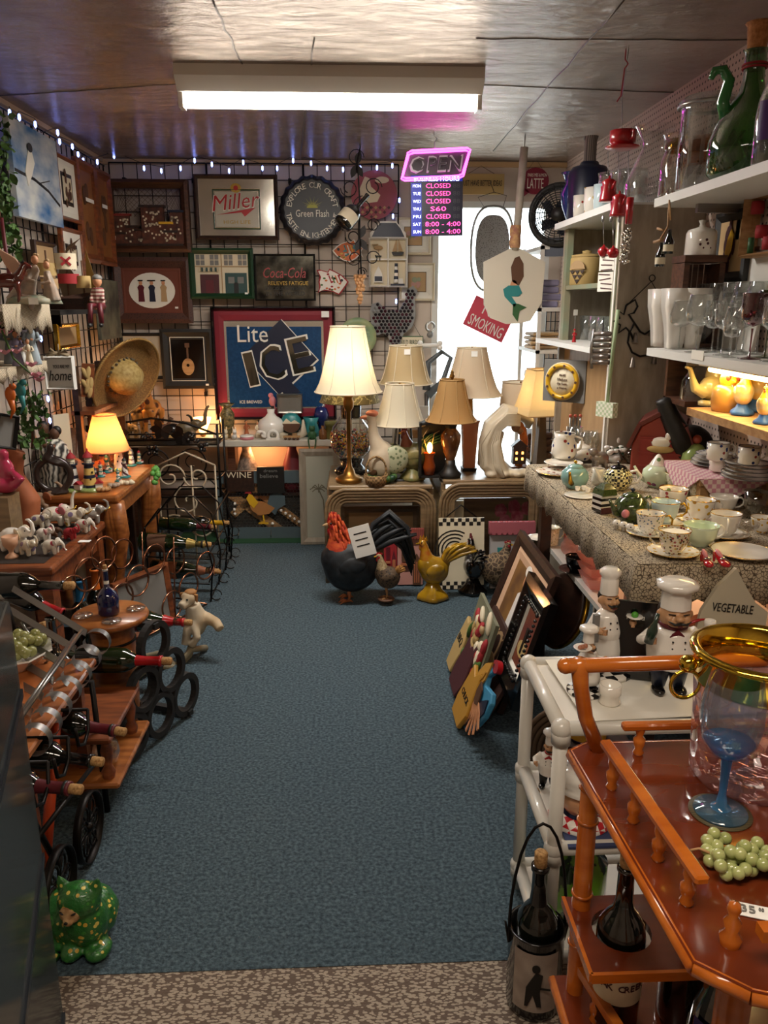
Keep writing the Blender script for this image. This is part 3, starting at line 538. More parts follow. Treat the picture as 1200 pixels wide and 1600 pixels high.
# pink round plaque
l,w,h = RB(549,266,620,344,YW+.02); t = thing('round_plaque','dusty pink round wooden plaque painted with a chef above diamonds','wall plaque',l); r0 = (w+h)/4
bb = B(); bb.disc(0,0,r0,r0,0,.015,0,40); bb.build('board',M('dustpink','9a4a55',.6),t)
bb = B(); bb.poly([(-.1,.02),(-.06,.11),(-.03,.1),(-.02,.05),(.04,0),(.02,-.04),(-.05,-.05),(-.08,-.02)],-.015,.003,0); bb.disc(.05,.09,.045,.02,-.015,.003,0)
for i in range(11):
    for j in range(3):
        x,z = -.13+.028*i,-.075-.028*j
        if x*x+z*z < (r0*.92)**2: bb.rect(x,z,.016,.016,-.015,.002,1+(i+j) % 2,45)
bb.build('painting',['cream','maroon','tan'],t)
# painted fish
def fish(label,x0,y0,x1,y1,mats,flip,kind):
    l,w,h = RB(x0,y0,x1,y1,YW+.03); t = thing('painted_fish',label,'wall fish',l); s = -1 if flip else 1
    o = [(-.5,.0),(-.35,.2),(-.2,.33),(.0,.42),(.1,.38),(.2,.5),(.28,.3),(.4,.15),(.5,.12),(.42,-.05),(.5,-.3),(.36,-.2),(.25,-.35),(.05,-.5),(-.15,-.42),(-.35,-.25)] if kind == 0 else [(.5,.0),(.3,.25),(.05,.42),(-.1,.5),(-.15,.38),(-.4,.47),(-.5,.45),(-.4,.2),(-.45,-.0),(-.42,-.2),(-.48,-.42),(-.3,-.32),(.0,-.38),(.2,-.5),(.3,-.35),(.42,-.15)]
    P2 = [(x*w*s,z*h) for x,z in o]; bb = B(); bb.poly(P2,0,.012,0); bb.poly([(x*.9,z*.9) for x,z in P2],-.012,.002,1); bb.build('body',mats[:2],t,label=None)
    bb = B()
    for i in range(16): bb.disc(rnd(-.36,.3)*w*s,rnd(-.3,.3)*h,.009,.006,-.014,.0015,i % 3)
    bb.disc(-.3*w*s if kind == 0 else .28*w,.06*h,.009,.009,-.015,.003,3)
    for i in range(4): bb.rect((-.08+i*.1)*w*s,.1*h,.008,.3*h,-.014,.002,i % 3,20*s)
    bb.build('painted_pattern',mats[2:]+['black'],t)
M('fishorange','d06a2e',.5); fish('white edged fish with an orange and yellow back, upper of two painted fish',519,374,568,410,['whitegloss','fishorange','teal','paper','yellow'],0,0)
fish('white painted fish with red fins and tail stripes, lower of two painted fish',495,420,545,461,['redmatt','whitegloss','redmatt','leafgreen','orange'],0,1)
# nautical box
l,w,h = RB(576,372,636,449); t = thing('nautical_box','white arched shadow box with four cubbies holding shorebird, boats and lighthouse','shadow box',l)
bb = B(); frame_ring(bb,w,h,.012,.05); bb.rect(0,0,.008,h,0,.045,0); bb.rect(0,.02,w,.008,0,.045,0); bb.rect(0,0,w-.01,h-.01,0,.004,1); bb.build('box',['white','cream'],t)
bb = B(); bb.poly([(-w/2+.01,h/2),(w/2-.01,h/2),(w/2-.01,h/2+.03),(w/2-.04,h/2+.06),(.05,h/2+.1),(-.05,h/2+.1),(-w/2+.04,h/2+.06),(-w/2+.01,h/2+.03)],0,.03,0); bb.poly([(-w/2+.02,h/2+.005),(w/2-.02,h/2+.005),(w/2-.045,h/2+.055),(.05,h/2+.09),(-.05,h/2+.09),(-w/2+.045,h/2+.055)],-.03,.002,1); bb.build('crest',['white','navy'],t)
bb = B(); q = w/4; bb.ell((-q,-.02,h*.3),(.03,.012,.014),0); bb.tube([(-q-.02,-.02,h*.3),(-q-.04,-.02,h*.36),(-q+.0,-.02,h*.37)],.004); bb.tube([(-q,-.02,h*.3),(-q,-.02,.05)],.002); bb.box((-q,-.02,.04),(.04,.02,.008),1); bb.build('shorebird',['tan','black'],t)
bb = B(); bb.poly([(q-.04,.065),(q+.04,.065),(q+.03,.045),(q-.03,.045)],-.01,.02,0); bb.poly([(q-.005,.07),(q-.005,.16),(q-.035,.07)],-.018,.002,1); bb.poly([(q+.004,.07),(q+.004,.15),(q+.035,.07)],-.018,.002,1); bb.build('sailboat',['black','tan'],t)
bb = B(); bb.poly([(-q-.03,-h/2+.03),(-q+.03,-h/2+.03),(-q+.025,-.07),(-q,-.02),(-q-.025,-.07)],-.01,.02,0); bb.rect(-q,-.1,.05,.03,-.03,.002,1); bb.rect(-q,-.15,.05,.012,-.03,.002,1); bb.build('rowboat',['white','navy'],t)
bb = B()
for i in range(6): bb.lathe([(.016-.001*i,0),(.015-.001*i,.02)],10,i % 2,tr(q-.01,-.025,-h/2+.03+.02*i))
bb.box((q+.02,-.022,-h/2+.035),(.03,.02,.04),0); bb.box((q,-.022,-h/2+.016),(.09,.03,.012),1); bb.build('lighthouse',['white','navy'],t)
# two cream prints
for k,(x0,y0,x1,y1,lb) in enumerate([(618,340,673,398,'cream framed faded floral print under the business hours sign, upper of two'),(624,411,679,470,'cream framed faded floral print beside the door, lower of two')]):
    l,w,h = RB(x0,y0,x1,y1,YB-.02); t = framed('framed_print',lb,'picture',l,w,h,f=.014,fm='cream',mat='paper',mw=.05)
    bb = B(); bb.rect(0,0,w-.12,h-.12,-.006,.002,0); 
    for i in range(9): bb.disc(rnd(-.03,.03),rnd(-.03,.03),rnd(.008,.018),None,-.009-.0005*i,.001,1+i % 2)
    bb.build('print',['tan',M('palerose','b98d82',.8),M('palegreen','8e9479',.8)],t)
# rooster made of bottle caps
l,w,h = RB(578,446,652,548,YW+.01); t = thing('bottle_cap_rooster','rooster silhouette covered in dark bottle caps hanging on the back wall','wall rooster',l)
o = [(-.5,.1),(-.46,.22),(-.32,.25),(-.15,.12),(.1,.12),(.24,.28),(.28,.44),(.4,.5),(.5,.42),(.44,.3),(.46,.05),(.4,-.12),(.2,-.25),(.1,-.48),(-.08,-.48),(-.1,-.3),(-.22,-.22),(-.34,-.26),(-.46,-.15)]
P2 = [(x*w,z*h) for x,z in o]; B().poly(P2,0,.01).build('board',M('greyboard','8d8d8c',.6),t)
def inside(x,z,P):
    c = False
    for i in range(len(P)):
        (a,b),(d,e) = P[i],P[i-1]
        if (b > z) != (e > z) and x < (d-a)*(z-b)/(e-b)+a: c = not c
    return c
bb = B(); n = 0
for j in range(40):
    for i in range(30):
        x = -w/2+.0125*(2*i+(j % 2))*1.02; z = -h/2+.0215*j
        if inside(x,z,[(p*.93,q*.95) for p,q in P2]): bb.lathe([(.001,.012),(.0085,.011),(.0105,.004),(.011,0)],10,1 if x < -w*.3 and random.random() < .6 else (2 if random.random() < .3 else 0),tr(x,-.01,z) @ rot(x=90))
bb.build('bottle_cap',[M('capdark','221a1f',.3,.5),'greyboard',M('capmaroon','4a1626',.3,.5)],t).name = 'bottle_caps'
kids(t)[-1]['kind'] = 'stuff'
# small hanging items near the door
l,w,h = RB(529,490,588,562,YW); t = thing('painted_plate','round green wall plate painted with a landscape behind the brightest lampshade','plate',l)
B().lathe([(.001,0),(w*.36,.004),(w*.5,.016),(w*.5,.02),(w*.36,.009),(.001,.006)],32,0,rot(x=90)).build('rim',M('plategreen','6f9a74',.4,c2='b5b27e',sc=6),t); B().disc(0,0,w*.34,None,-.009,.002).build('landscape',M('platepic','9fae8a',.5,c2='6a8a6a',sc=14,st=(1,1,4)),t)
l,w,h = RB(617,525,661,550,YW+.03); t = thing('small_sign','small cream verse sign with green edge hanging beneath the bottle cap rooster','sign',l)
bb = B(); bb.rect(0,0,w,h,0,.008,1); bb.rect(0,0,w*.95,h*.88,-.008,.002,0); bb.build('board',['cream','green'],t); B().text('WILD BIRDS',0,.012,w=w*.7,h=.03,y=-.01).text('WELCOME',0,-.025,w=w*.5,h=.025,y=-.01).build('lettering','dkgreen',t); B().tube([(-w*.4,-.004,h/2),(0,.01,h/2+.13),(w*.4,-.004,h/2)],.0015,4).build('cord','iron',t)
t = thing('wind_spinner','white bone shaped wooden ornament with ring hanging beside the bright door','ornament',RB(654,500,690,560,5.2)[0])
bb = B(); bb.tube([(-.06,0,-.04),(.06,0,-.04)],.014,8); [bb.ell((s*.065,0,-.04+z),.019) for s in (-1,1) for z in (-.014,.014)]; bb.build('bone','white',t); B().ring((0,0,.08),.028,.007,(0,1,0)).build('ring','steel',t); B().ell((0,0,.03),.022).build('knot','grey',t); B().tube([(0,0,.11),(0,.0,.25)],.0015,4).build('cord','iron',t)
# ceiling-hung OPEN sign + opening hours
M('neonpink','ff7ae6',e='ff3fd8',es=5); M('ledblue','1a2a90',.4,e='1a2ab0',es=.25); M('ledpink','ff5fa0',e='ff3f90',es=2.0); M('ledwhite','ffffff',e='dfe6ff',es=1.6); M('segoff','3c3a44',.4)
ys = 4.55; l,w,h = RB(625,235,735,281,ys); t = thing('open_sign','pink neon bordered OPEN sign hanging from the foil ceiling','neon sign',l,ry=-3)
o = [(-.38,.5),(.5,.5),(.38,-.5),(-.5,-.5)]; bb = B(); bb.poly([(x*w,z*h) for x,z in o],.0,.02); bb.build('panel',M('signgrey','4f4350',.4),t)
for s,n in ((1,0),(.9,1)):
    pts = [Vector((x*w*(s if n == 0 else .96),-.026,z*h*(s if n == 0 else .84))) for x,z in o]; q = []
    for i in range(4): a,b = pts[i],pts[(i+1) % 4]; q += [a+(b-a)*.06,a+(b-a)*.5,a+(b-a)*.94]
    B().tube(q,.005,6,closed=True).build('neon_tube','neonpink',t)
bb = B(); bb.text('OPEN',0,0,w=w*.74,h=h*.56,y=-.02,sh=.18,ext=.012); bb.text('OPEN',0,0,w=w*.69,h=h*.44,y=-.045,sh=.18,mi=1,ext=.001); bb.build('lettering',[M('lettersilver','e0d6e6',.3),'signgrey'],t)
top = at(682,207,z=ZC)-Vector(l); B().tube([(-.15,0,h*.45),(0,0,top.z-.11),(.15,0,h*.45)],.002,4).build('chain','steel',t); B().tube([(0,0,top.z-.12),(0,0,top.z-.05),(.015,0,top.z-.03),(0,0,top.z-.015),(0,0,top.z)],.003,5).build('hook','steel',t)
l,w,h = RB(641,274,722,369,ys); t = thing('hours_sign','blue business hours board with pink day times hanging under the OPEN sign','sign',l,ry=-1)
bb = B(); bb.rect(0,0,w,h,0,.025,0); bb.rect(-w*.39,-.02,w*.2,h*.87,-.025,.001,1); bb.rect(0,h*.44,w*.98,h*.1,-.025,.001,1); bb.build('board',[M('boarddark','14142c',.35),'ledblue'],t)
b1,b2,b3 = B(),B(),B(); b1.text('BUSINESS HOURS',0,h*.43,w=w*.86,h=h*.07,y=-.027)
for i,(d,s) in enumerate((('MON','CLOSED'),('TUE','CLOSED'),('WED','CLOSED'),('THU','  S60'),('FRI','CLOSED'),('SAT','8:00 - 4:00'),('SUN','8:00 - 4:00'))):
    z = h*(.32-.125*i); b1.text(d,-w*.38,z,w=w*.15,h=h*.05,y=-.027)
    s2 = s.strip(); ww = w*(.47 if len(s2) == 6 else .3 if len(s2) < 6 else .68); b2.text(s2,w*(.03 if len(s2) < 7 else .12),z,w=ww,h=h*.075,y=-.027)
    b3.text('88' if len(s2) <= 6 else '8',w*(.38 if len(s2) <= 6 else -.24),z,h=h*.07,y=-.027,w=w*(.13 if len(s2) <= 6 else .05))
b1.build('lettering','ledwhite',t); b2.build('digits','ledpink',t); b3.build('unlit_digits','segoff',t)
for s in (-1,1): B().tube([(s*w*.35,-.01,h/2),(s*w*.35,-.01,h/2+.015)],.003,4).build('hook','steel',t)
# signs over the door
l,w,h = RB(716,272,787,304,YW+.03); t = thing('saying_sign','yellowish board sign over the door with dark hand lettering','sign',l); B().rect(0,0,w,h,0,.015).build('board',M('mustard','b89b62',.7),t); B().text("I JUST HAVE BETTER IDEAS",0,0,w=w*.9,h=h*.36,y=-.016).build('lettering','black',t); B().tube([(-w*.3,0,h/2),(0,.01,h/2+.05),(w*.3,0,h/2)],.0015,4).build('cord','iron',t)
l,w,h = RB(815,262,857,304,YW+.03); t = thing('speech_sign','dark red speech bubble sign with white words over the door','sign',l); bb = B(); bb.disc(0,0,w/2,h/2,0,.012); bb.poly([(-w*.4,-h*.25),(-w*.2,-h*.42),(-w*.45,-h*.62)],0,.012); bb.build('board',M('bubblered','7d1830',.5),t); bb = B(); bb.text('PARIS MES & MON',.01,.035,w=w*.7,h=.02,y=-.013).text('LATTE',0,-.015,w=w*.6,h=.06,y=-.013); bb.build('lettering','paper',t); B().tube([(-w*.3,0,h*.38),(0,.01,h*.85),(w*.3,0,h*.38)],.0015,4).build('cord','iron',t)
# mermaid paddle
yp = 4.6; l,w,h = RB(754,385,850,506,yp); t = thing('mermaid_paddle','white wooden paddle with painted mermaid hanging blade down from the ceiling','paddle',l)
bb = B(); bb.poly([(-.5*w,.3*h),(-.06*w,.48*h),(.06*w,.48*h),(.5*w,.3*h),(.47*w,-.22*h),(.3*w,-.46*h),(.1*w,-.5*h),(-.1*w,-.5*h),(-.36*w,-.42*h),(-.47*w,-.25*h)],.009,.018); bb.build('blade',M('paddlewhite','cfc6b4',.6),t)
hz = at(812,230,y=yp).z-l[2]; B().tube([(.0,0,h*.45),(.015,0,hz*.6),(.03,0,hz)],.022,10).build('handle',M('driftwhite','c0b6a8',.7,c2='a89c8c',sc=12),t); B().lathe([(.03,0),(.033,.03),(.03,.06),(.034,.09),(.031,.12)],10,0,tr(0,0,h*.48)).build('rope_wrap',M('ropepink','a06a58',.8,c2='c9a06a',sc=40),t)
bb = B(); bb.poly([(-.01,.02),(-.02,.1),(.0,.15),(.025,.16),(.05,.12),(.055,.05),(.03,.0)],-.009,.003,0); bb.disc(.0,.0,.02,.03,-.009,.003,3); bb.poly([(-.06,-.02),(-.03,.0),(.03,.0),(.05,-.04),(.03,-.06),(-.01,-.06),(.02,-.1),(.01,-.12),(-.05,-.06)],-.0095,.003,1); bb.poly([(.0,-.1),(.03,-.1),(.08,-.12),(.04,-.14),(.03,-.2),(.0,-.16)],-.0095,.003,2); bb.build('mermaid_painting',['brown','teal','green','skin'],t)
B().tube([(.03,0,hz),(.035,0,hz+.1),(.03,0,ZC-l[2]-.03),(.03,0,ZC-l[2])],.0025,5).build('hook','steel',t)
# tin tray + no smoking + fan
l,w,h = RB(736,322,802,455,5.2); t = thing('oval_tray','long oval speckled grey tray with wire rim hanging in the bright doorway','tray',l); n = 36
sup = lambda a,q: (math.copysign(abs(math.cos(a))**.7,math.cos(a))*w/2*q,math.copysign(abs(math.sin(a))**.85,math.sin(a))*h/2*q)
B().poly([sup(2*PI*i/n,.8) for i in range(n)],0,.01).build('tray',M('speckle','9a9a98',.5,c2='55524e',pat='spots',sc=120,thr=.3),t); bb = B(); bb.tube([(*[sup(2*PI*i/n,1)[0]],-.0,sup(2*PI*i/n,1)[1]) for i in range(n)],.008,6,closed=True); bb.build('rim','steel',t)
bb = B(); bb.tube([(0,0,h*.66),(0,.19,h*.66+.1)],.002,4); bb.tube([(-.06,0,h*.49),(-.1,0,h*.6),(0,0,h*.66),(.08,0,h*.62),(.06,0,h*.49)],.002,4); bb.build('wire','iron',t)
l,w,h = RB(733,470,795,527,YB+.024); t = thing('no_smoking_sign','tilted red NO SMOKING sign on the bright door glass','sign',l,ry=25); bb = B(); bb.rect(0,0,.3,.21,0,.006,0); bb.build('board',M('signred','c43a4c',.5),t); B().text('NO',0,.05,w=.13,h=.075,y=-.007).text('SMOKING',0,-.05,w=.25,h=.075,y=-.007).build('lettering','white',t)
# ---------------- back of the room: tables, shelf, lamps ----------------
M('tablewood','8c7454',.42,c2='6f5a40',sc=6,st=(1,6,6),coat=.2)
def waterfall(name,label,x0,x1,y0,y1,h,legw=.09):
    t = thing(name,label,'side table',((x0+x1)/2,(y0+y1)/2,0)); W2,D2 = (x1-x0)/2,(y1-y0)/2
    B().box((0,0,h-.0125),(2*W2-.03,2*D2-.03,.025)).build('tabletop','tablewood',t,bev=.006)
    for s,yy in ((1,-D2),(-1,D2)):
        bb = B(); r = .12
        for k in range(5):       # ribbed rounded arch apron and legs
            o = .018*k; pts = [(-W2+o,0),(-W2+o,h-r-.02)]+[(-W2+r+(o-r)*math.cos(R(q)),h-r-.02+(r-o)*math.sin(R(q))) for q in (20,40,60,80)]
            pts = pts+[(-x,z) for x,z in reversed(pts)]; bb.tube([(x,yy+s*(.012+.004*k),z) for x,z in pts],.0115,6)
        bb.build('ribbed_arch','tablewood',t)
        for sx in (-1,1): bb = B(); bb.box((sx*(W2-.045),yy+s*.03,(h-.06)/2),(.07,.03,h-.06)); bb.build('leg','tablewood',t)
    for sx in (-1,1): B().box((sx*(W2-.02),0,h-.07),(.025,2*D2-.09,.085)).build('side_apron','tablewood',t)
    return t
TZ1,TZ2 = .57,.605
waterfall('side_table','ribbed taupe wood side table under the tall lit lamp, nearer of two',-.14,.475,4.24,4.85,TZ1)
waterfall('side_table','ribbed taupe wood side table under the swirled white statue, farther of two',.5,1.085,4.2,4.78,TZ2)
def lampx(label,y,cx,yb,yt,wb,wt,ybase,mat,kind,tz,square=False,ribs=8,bell=.35,tagp=False,trim=None,finial=False,lit=0,rz=0,lift=0,col=(1,.72,.38)):
    p = at(cx,ybase,y=y); p.z = tz; k = kk(at(cx,yb,y=y)); zb,zt = at(cx,yb,y=y).z-tz,at(cx,yt,y=y).z-tz
    t = thing('table_lamp',label,'lamp',p,rz,'lamps on the back tables'); s = shade(t,wb*k/2,wt*k/2,zb,zt-zb,mat,square,ribs,bell,trim=trim)
    H = zb+.03; B().tube([(0,0,zb+.0),(0,0,zt+.005)],.005,6).build('harp_rod','brass',t)
    if kind == 'stick':
        B().lathe([(.001,0),(.075,0),(.08,.02),(.06,.035),(.035,.045),(.028,.07),(.016,.09),(.013,.12),(.013,H*.74),(.02,H*.76),(.028,H*.79),(.03,H*.84),(.022,H*.88),(.03,H*.9),(.012,H*.92),(.011,H)],20).build('lamp_base','brass',t)
    elif kind == 'urn':
        B().lathe([(.001,0),(.06,0),(.065,.02),(.045,.04),(.03,.07),(.028,.1),(.001,.1)],18).build('foot','black',t); B().lathe([(.025,.1),(.035,.13),(.055,.2),(.058,.24),(.035,.27),(.03,.28)],20).build('lamp_base',M('amber','8a5a32',.15,coat=.6,c2='5a3318',sc=20),t); B().lathe([(.03,.28),(.036,.3),(.028,.33),(.02,H)],16).build('neck','black',t)
    elif kind == 'box':
        B().lathe([(.055,0),(.06,.02),(.001,.02)],4,0,rot(z=45),sm=False).build('foot','black',t); B().lathe([(.045,.02),(.065,.28),(.075,.3),(.001,.305)],4,0,rot(z=45),sm=False).build('lamp_base',M('copperbrown','a3674a',.4),t); B().lathe([(.02,.3),(.012,H)],10).build('neck','brass',t)
    elif kind == 'taper':
        B().lathe([(.09,0),(.09,.02),(.075,.025),(.075,.035),(.001,.035)],4,0,rot(z=45),sm=False).build('foot','darkwood',t); B().lathe([(.045,.035),(.022,H),(.001,H)],4,0,rot(z=45),sm=False).build('lamp_base',M('bronzewood','5a4632',.3,.3),t)
    elif kind == 'legs':
        bb = B(); [bb.tube([(s*.05,s2*.02,0),(s*.012,0,H)],.006,6) for s in (-1,1) for s2 in (-1,1)]; bb.build('lamp_base','blackgloss',t); B().lathe([(.07,0),(.07,.012),(.001,.012)],20).build('foot','black',t)
    elif kind == 'curve':
        B().tube([(.0,0,0),(.03,0,.08),(.035,0,.16),(.02,0,.26),(0,0,H)],[.022,.024,.026,.022,.015],10).build('lamp_base','orangewood',t); B().box((0,0,.01),(.12,.1,.02)).build('foot','redoak',t)
    if finial: B().lathe([(.004,0),(.01,.008),(.014,.02),(.008,.03),(.01,.038),(.001,.055)],10,0,tr(0,0,zt)).build('finial','brass',t)
    if tagp: B().rect(0,zt-.03,.035,.03,-wt*k/2-.012,.0015).build('price_tag','tagw',t)
    if lit: B().ell((0,0,zb+(zt-zb)*.42),(.028,.028,.035)).build('bulb',M('bulbglow','fff0d0',e='ffd9a0',es=6),t); lamp_light('lamp_bulb',p+Vector((0,0,zb+(zt-zb)*.45)),lit,col,.03)
    return t
SH('shade_ivory','f3ead2'); SH('shade_tan','cbb389'); SH('shade_cream','e6dcc4'); SH('shade_gold','c39a62'); SH('shade_beige','d9c4a8'); SH('shade_linen','e6cf9c'); SH('shade_peach','eab884'); M('trimcream','d9cdb4',.7); M('trimgold','b08a55',.6)
ma = M('shade_script','6b6243',.8,c2='c9bd8a',pat='vein',sc=22)
lampx('tallest lit lamp with ivory ribbed bell shade on a slim brass column',4.36,546,612,510,105,53,755,'shade_ivory','stick',TZ1,trim='trimcream',lit=7,col=(1,.8,.5))
lampx('unlit lamp with dark olive shade covered in cream script, behind the tallest lit lamp',4.66,548,627,575,94,60,735,'shade_script','stick',TZ1,ribs=0,bell=0)
lampx('unlit lamp with plain tan fluted shade bearing a tag, directly behind the cream shade',4.64,633,599,540,84,51,718,'shade_tan','legs',TZ1,tagp=True,trim='trimcream')
lampx('unlit lamp with small cream panelled shade above the green rooster figure',4.42,624,662,599,84,44,730,'shade_cream','legs',TZ1,trim='trimcream')
lampx('unlit lamp with golden brown shade, pineapple finial and amber urn body',4.3,703,657,593,80,38,742,'shade_gold','urn',TZ2,finial=True,trim='trimgold')
lampx('unlit lamp with big beige bell shade against the bright door and square copper body',4.48,732,617,543,98,46,735,'shade_beige','box',TZ2,ribs=5,tagp=True,trim='trimcream')
lampx('unlit lamp with plain beige shade and curved orange wood body behind the statue',4.52,808,642,597,64,56,725,'shade_beige','curve',TZ2,ribs=0,bell=0,tagp=True)
lampx('lit square linen shade lamp on a dark tapered column at the right end',4.27,842,646,577,76,42,742,'shade_linen','taper',TZ2,square=True,trim='trimgold',lit=6,tagp=True,rz=8,col=(1,.75,.4))
# swirled white nativity statue
p = at(790,742,z=TZ2); k = kk(p); t = thing('swirl_statue','cream swirled arching robe statue sheltering a tiny lit house','statue',p,sc=k*102)
bb = B(); n = 9
for j in range(n):
    o = j/(n-1)-.5; bb.tube([(-.05+.1*o,o*.22,0),(-.26-.12*abs(o),o*.24,.2),(-.33+.05*o,o*.26,.5),(-.25,o*.24,.76),(-.02,o*.2,.95+.04*math.sin(j)),(.2,o*.16,.93),(.32,o*.1,.82),(.3,o*.06,.72)],[.12,.12,.11,.11,.11,.1,.08,.04],8); bb.tube([(.0+.1*o,o*.26,.02),(-.14,o*.28,.2),(-.2,o*.3,.5),(-.12,o*.26,.7)],[.1,.1,.09,.06],8)
for j in range(8): bb.ell((-.25+.1*j,-.12+.04*(j % 2),.05),(.1,.15,.065))
bb.build('robe',M('statuecream','c9bba2',.5),t,rem=.018); bb = B(); [bb.tube([(-.16-.02*j,-.2+.02*j,.02),(-.27-.03*j,-.2,.2),(-.3-.035*j,-.2,.5),(-.22-.02*j,-.2,.72),(-.05,-.2,.88+.02*j),(.15,-.17,.87+.02*j)],.022,6) for j in range(-4,5)]; bb.build('robe_folds','statuecream',t); bb = B(); bb.ell((.12,-.02,.74),(.07,.06,.08)); bb.ell((.19,-.02,.68),(.05,.05,.05)); bb.build('faces',M('clayface','a57a58',.6),t)
bb = B(); bb.box((.18,-.05,.32),(.2,.14,.26)); bb.poly([(.05,.45),(.31,.45),(.18,.56)],.02,.14); bb.build('house','darkwood',t); M('warmlit','ffd080',e='ffae50',es=3); [B().rect(x,z,.03,.04,-.121,.003).build('lit_window','warmlit',t) for x in (.13,.22) for z in (.27,.36)]
# bead jar
p = at(547,742,z=TZ1); p.y = 4.6; p.x += .01; t = thing('bead_jar','big round glass jar of coloured beads with black lid and black foot','jar',p,sc=1)
B().lathe([(.1,0),(.105,.02),(.09,.035),(.06,.06),(.075,.09),(.001,.09)],24).build('foot','blackgloss',t); B().lathe([(.07,.09),(.115,.14),(.128,.21),(.11,.28),(.075,.325),(.07,.34)],28).build('globe','glass',t); B().lathe([(.06,.33),(.062,.4),(.055,.43),(.001,.43)],20).build('lid','blackgloss',t)
bb = B(); random.seed(3)
for i in range(900):
    a,z = rnd(0,2*PI),rnd(.11,.25); r = math.sqrt(max(.0,1-((z-.21)/.1285)**2))*.122*(1 if random.random() < .8 else math.sqrt(random.random())); bb.ell((r*math.cos(a),r*math.sin(a),z),.0062,int(random.random()*3+(a-4)/.9) % 6 if random.random() < .8 else random.randrange(6),n=6,m=4)
bb.build('beads',['red','yellow','dkgreen','terracotta','gold','maroon'],t)['kind'] = 'stuff'
# goose tureen + painted rooster planter
p = at(597,752,z=TZ1); k = kk(p); t = thing('goose_figurine','tall white goose with salmon head and bonnet beside a wicker basket','goose figurine',p,10,sc=k*112)
bb = B(); bb.ell((.0,0,.3),(.2,.17,.28)); bb.tube([(-.04,0,.45),(-.12,0,.65),(-.14,0,.86)],[.13,.08,.06],10); bb.ell((-.16,0,.9),(.08,.06,.07)); bb.build('body',M('goosewhite','bfae96',.5),t,rem=.022); bb = B(); bb.ell((-.14,0,.95),(.09,.07,.05)); bb.lathe([(.035,0),(.02,.07),(.001,.09)],8,0,tr(-.22,0,.9) @ rot(y=-90)); bb.build('head',M('salmon','c4765c',.5),t)
bb = B(); [bb.ell((.16,s*.1,.32),(.2,.06,.2),0,rot(y=35)) for s in (-1,1)]; bb.build('wing',M('floralgoose','a8a98a',.5,c2='5f6a4a',pat='spots',sc=18,thr=.35),t); bb = B(); bb.lathe([(.001,0),(.14,0),(.17,.14),(.15,.14)],14,0,tr(-.12,-.16,0)); bb.ring((-.12,-.16,.2),.14,.015,(0,1,0),sy=1.3); bb.build('basket',M('wicker','9a7a50',.8,c2='5f4526',pat='check',sc=30),t)
p = at(595,755,z=TZ1); p.y = 4.33; t = thing('bird_basket','dark green leafy dish figurine with gold beaks in front of the goose','figurine',p,sc=k*46); bb = B()
for i in range(12): a = i*30; bb.ell((.38*math.cos(R(a)),.3*math.sin(R(a)),.16),(.2,.12,.12),i % 2,rot(z=a,y=-30))
bb.tube([(-.3,0,.2),(-.1,0,.5),(.2,0,.75),(.3,0,.9)],[.1,.14,.1,.03],8,2); bb.build('leaves',['leafgreen','dkgreen','brown'],t); bb = B(); [bb.tube([(x,-.3,.2),(x+.08,-.42,.12)],[.05,.02],6) for x in (-.35,.1)]; bb.build('beaks','gold',t)
M('greenrooster','5e6338',.4,c2='8a7a4a',sc=9); M('rustneck','7d3f24',.4)
p = at(645,752,z=TZ1); p.y = 4.4; rooster('painted olive rooster with rust neck crouching on the lamp table edge',p,kk(p)*88,175,'greenrooster','rustneck','dkgreen','mound',leg='greenrooster',comb='darkred',fat=1.3)
# glowing oil lantern, dark lantern box
p = at(677,745,z=TZ2); p.y = 4.34; t = thing('candle_lantern','dark lantern holding a small burning amber glass beside the urn lamp','lantern',p,sc=kk(p)*85)
bb = B(); bb.box((-.0,.2,.5),(.5,.04,1)); bb.box((-.25,0,.5),(.04,.4,1)); bb.box((0,0,.02),(.5,.4,.04)); bb.box((0,0,.98),(.5,.4,.04)); bb.build('case','black',t); B().lathe([(.001,.05),(.1,.05),(.12,.2),(.08,.35),(.11,.45)],14,0,tr(-.08,-.1,0)).build('glass_cup',M('amberglass','8a3c14',.1,coat=.5),t); B().ell((-.08,-.16,.55),(.05,.05,.1)).build('flame',M('flame','ffd080',e='ffb050',es=25),t)
B().tube([(-.12,-.1,.5),(-.2,-.12,.75),(-.1,-.12,.9)],.008,4).tube([(-.05,-.1,.5),(.0,-.12,.8),(.1,-.12,.85)],.008,4).build('twigs','tan',t)
# big feather rooster and companions on the floor
M('redfeather','9c2410',.8,c2='c25218',sc=14,st=(1,1,3)); M('blackfeather','131316',.55,c2='262b30',sc=14)
p = at(541,938,z=0); p.y -= .0; k = kk(p); t = rooster('largest floor rooster with real black feathers and fiery red neck',p+Vector((.02,0,0)),k*150/.93,180,'blackfeather','redfeather','blackfeather',None,leg=M('claw','a8643a',.6) and 'claw',nf=8,fan=1.0,fat=1.4,zz=.1,sick=16,name='feather_rooster',cat='rooster',beak='tan')
bb = B()
for i in range(90): a = rnd(0,2*PI); z = rnd(.52,.88); rr = .12-.08*(z-.52)/.36; x = .05+(z-.5)*.24; bb.tube([(x+rr*math.cos(a),rr*math.sin(a),z),(x-.015+rr*1.2*math.cos(a),rr*1.25*math.sin(a),z-.06),(x-.04+rr*1.2*math.cos(a),rr*1.2*math.sin(a),z-.14)],[.012,.014,.003],4)
bb.build('neck_feathers','redfeather',t); bb = B(); bb.rect(0,0,.2,.3,0,.006); T = bb.build('price_tag','tagw',t); T.location = (-.12,.2,.66); T.rotation_euler = (0,R(-15),R(180)); b2 = B(); [b2.rect(0,.08-.06*i,.12,.012,-.0065,.001) for i in range(3)]; b2.build('handwriting','black',T)
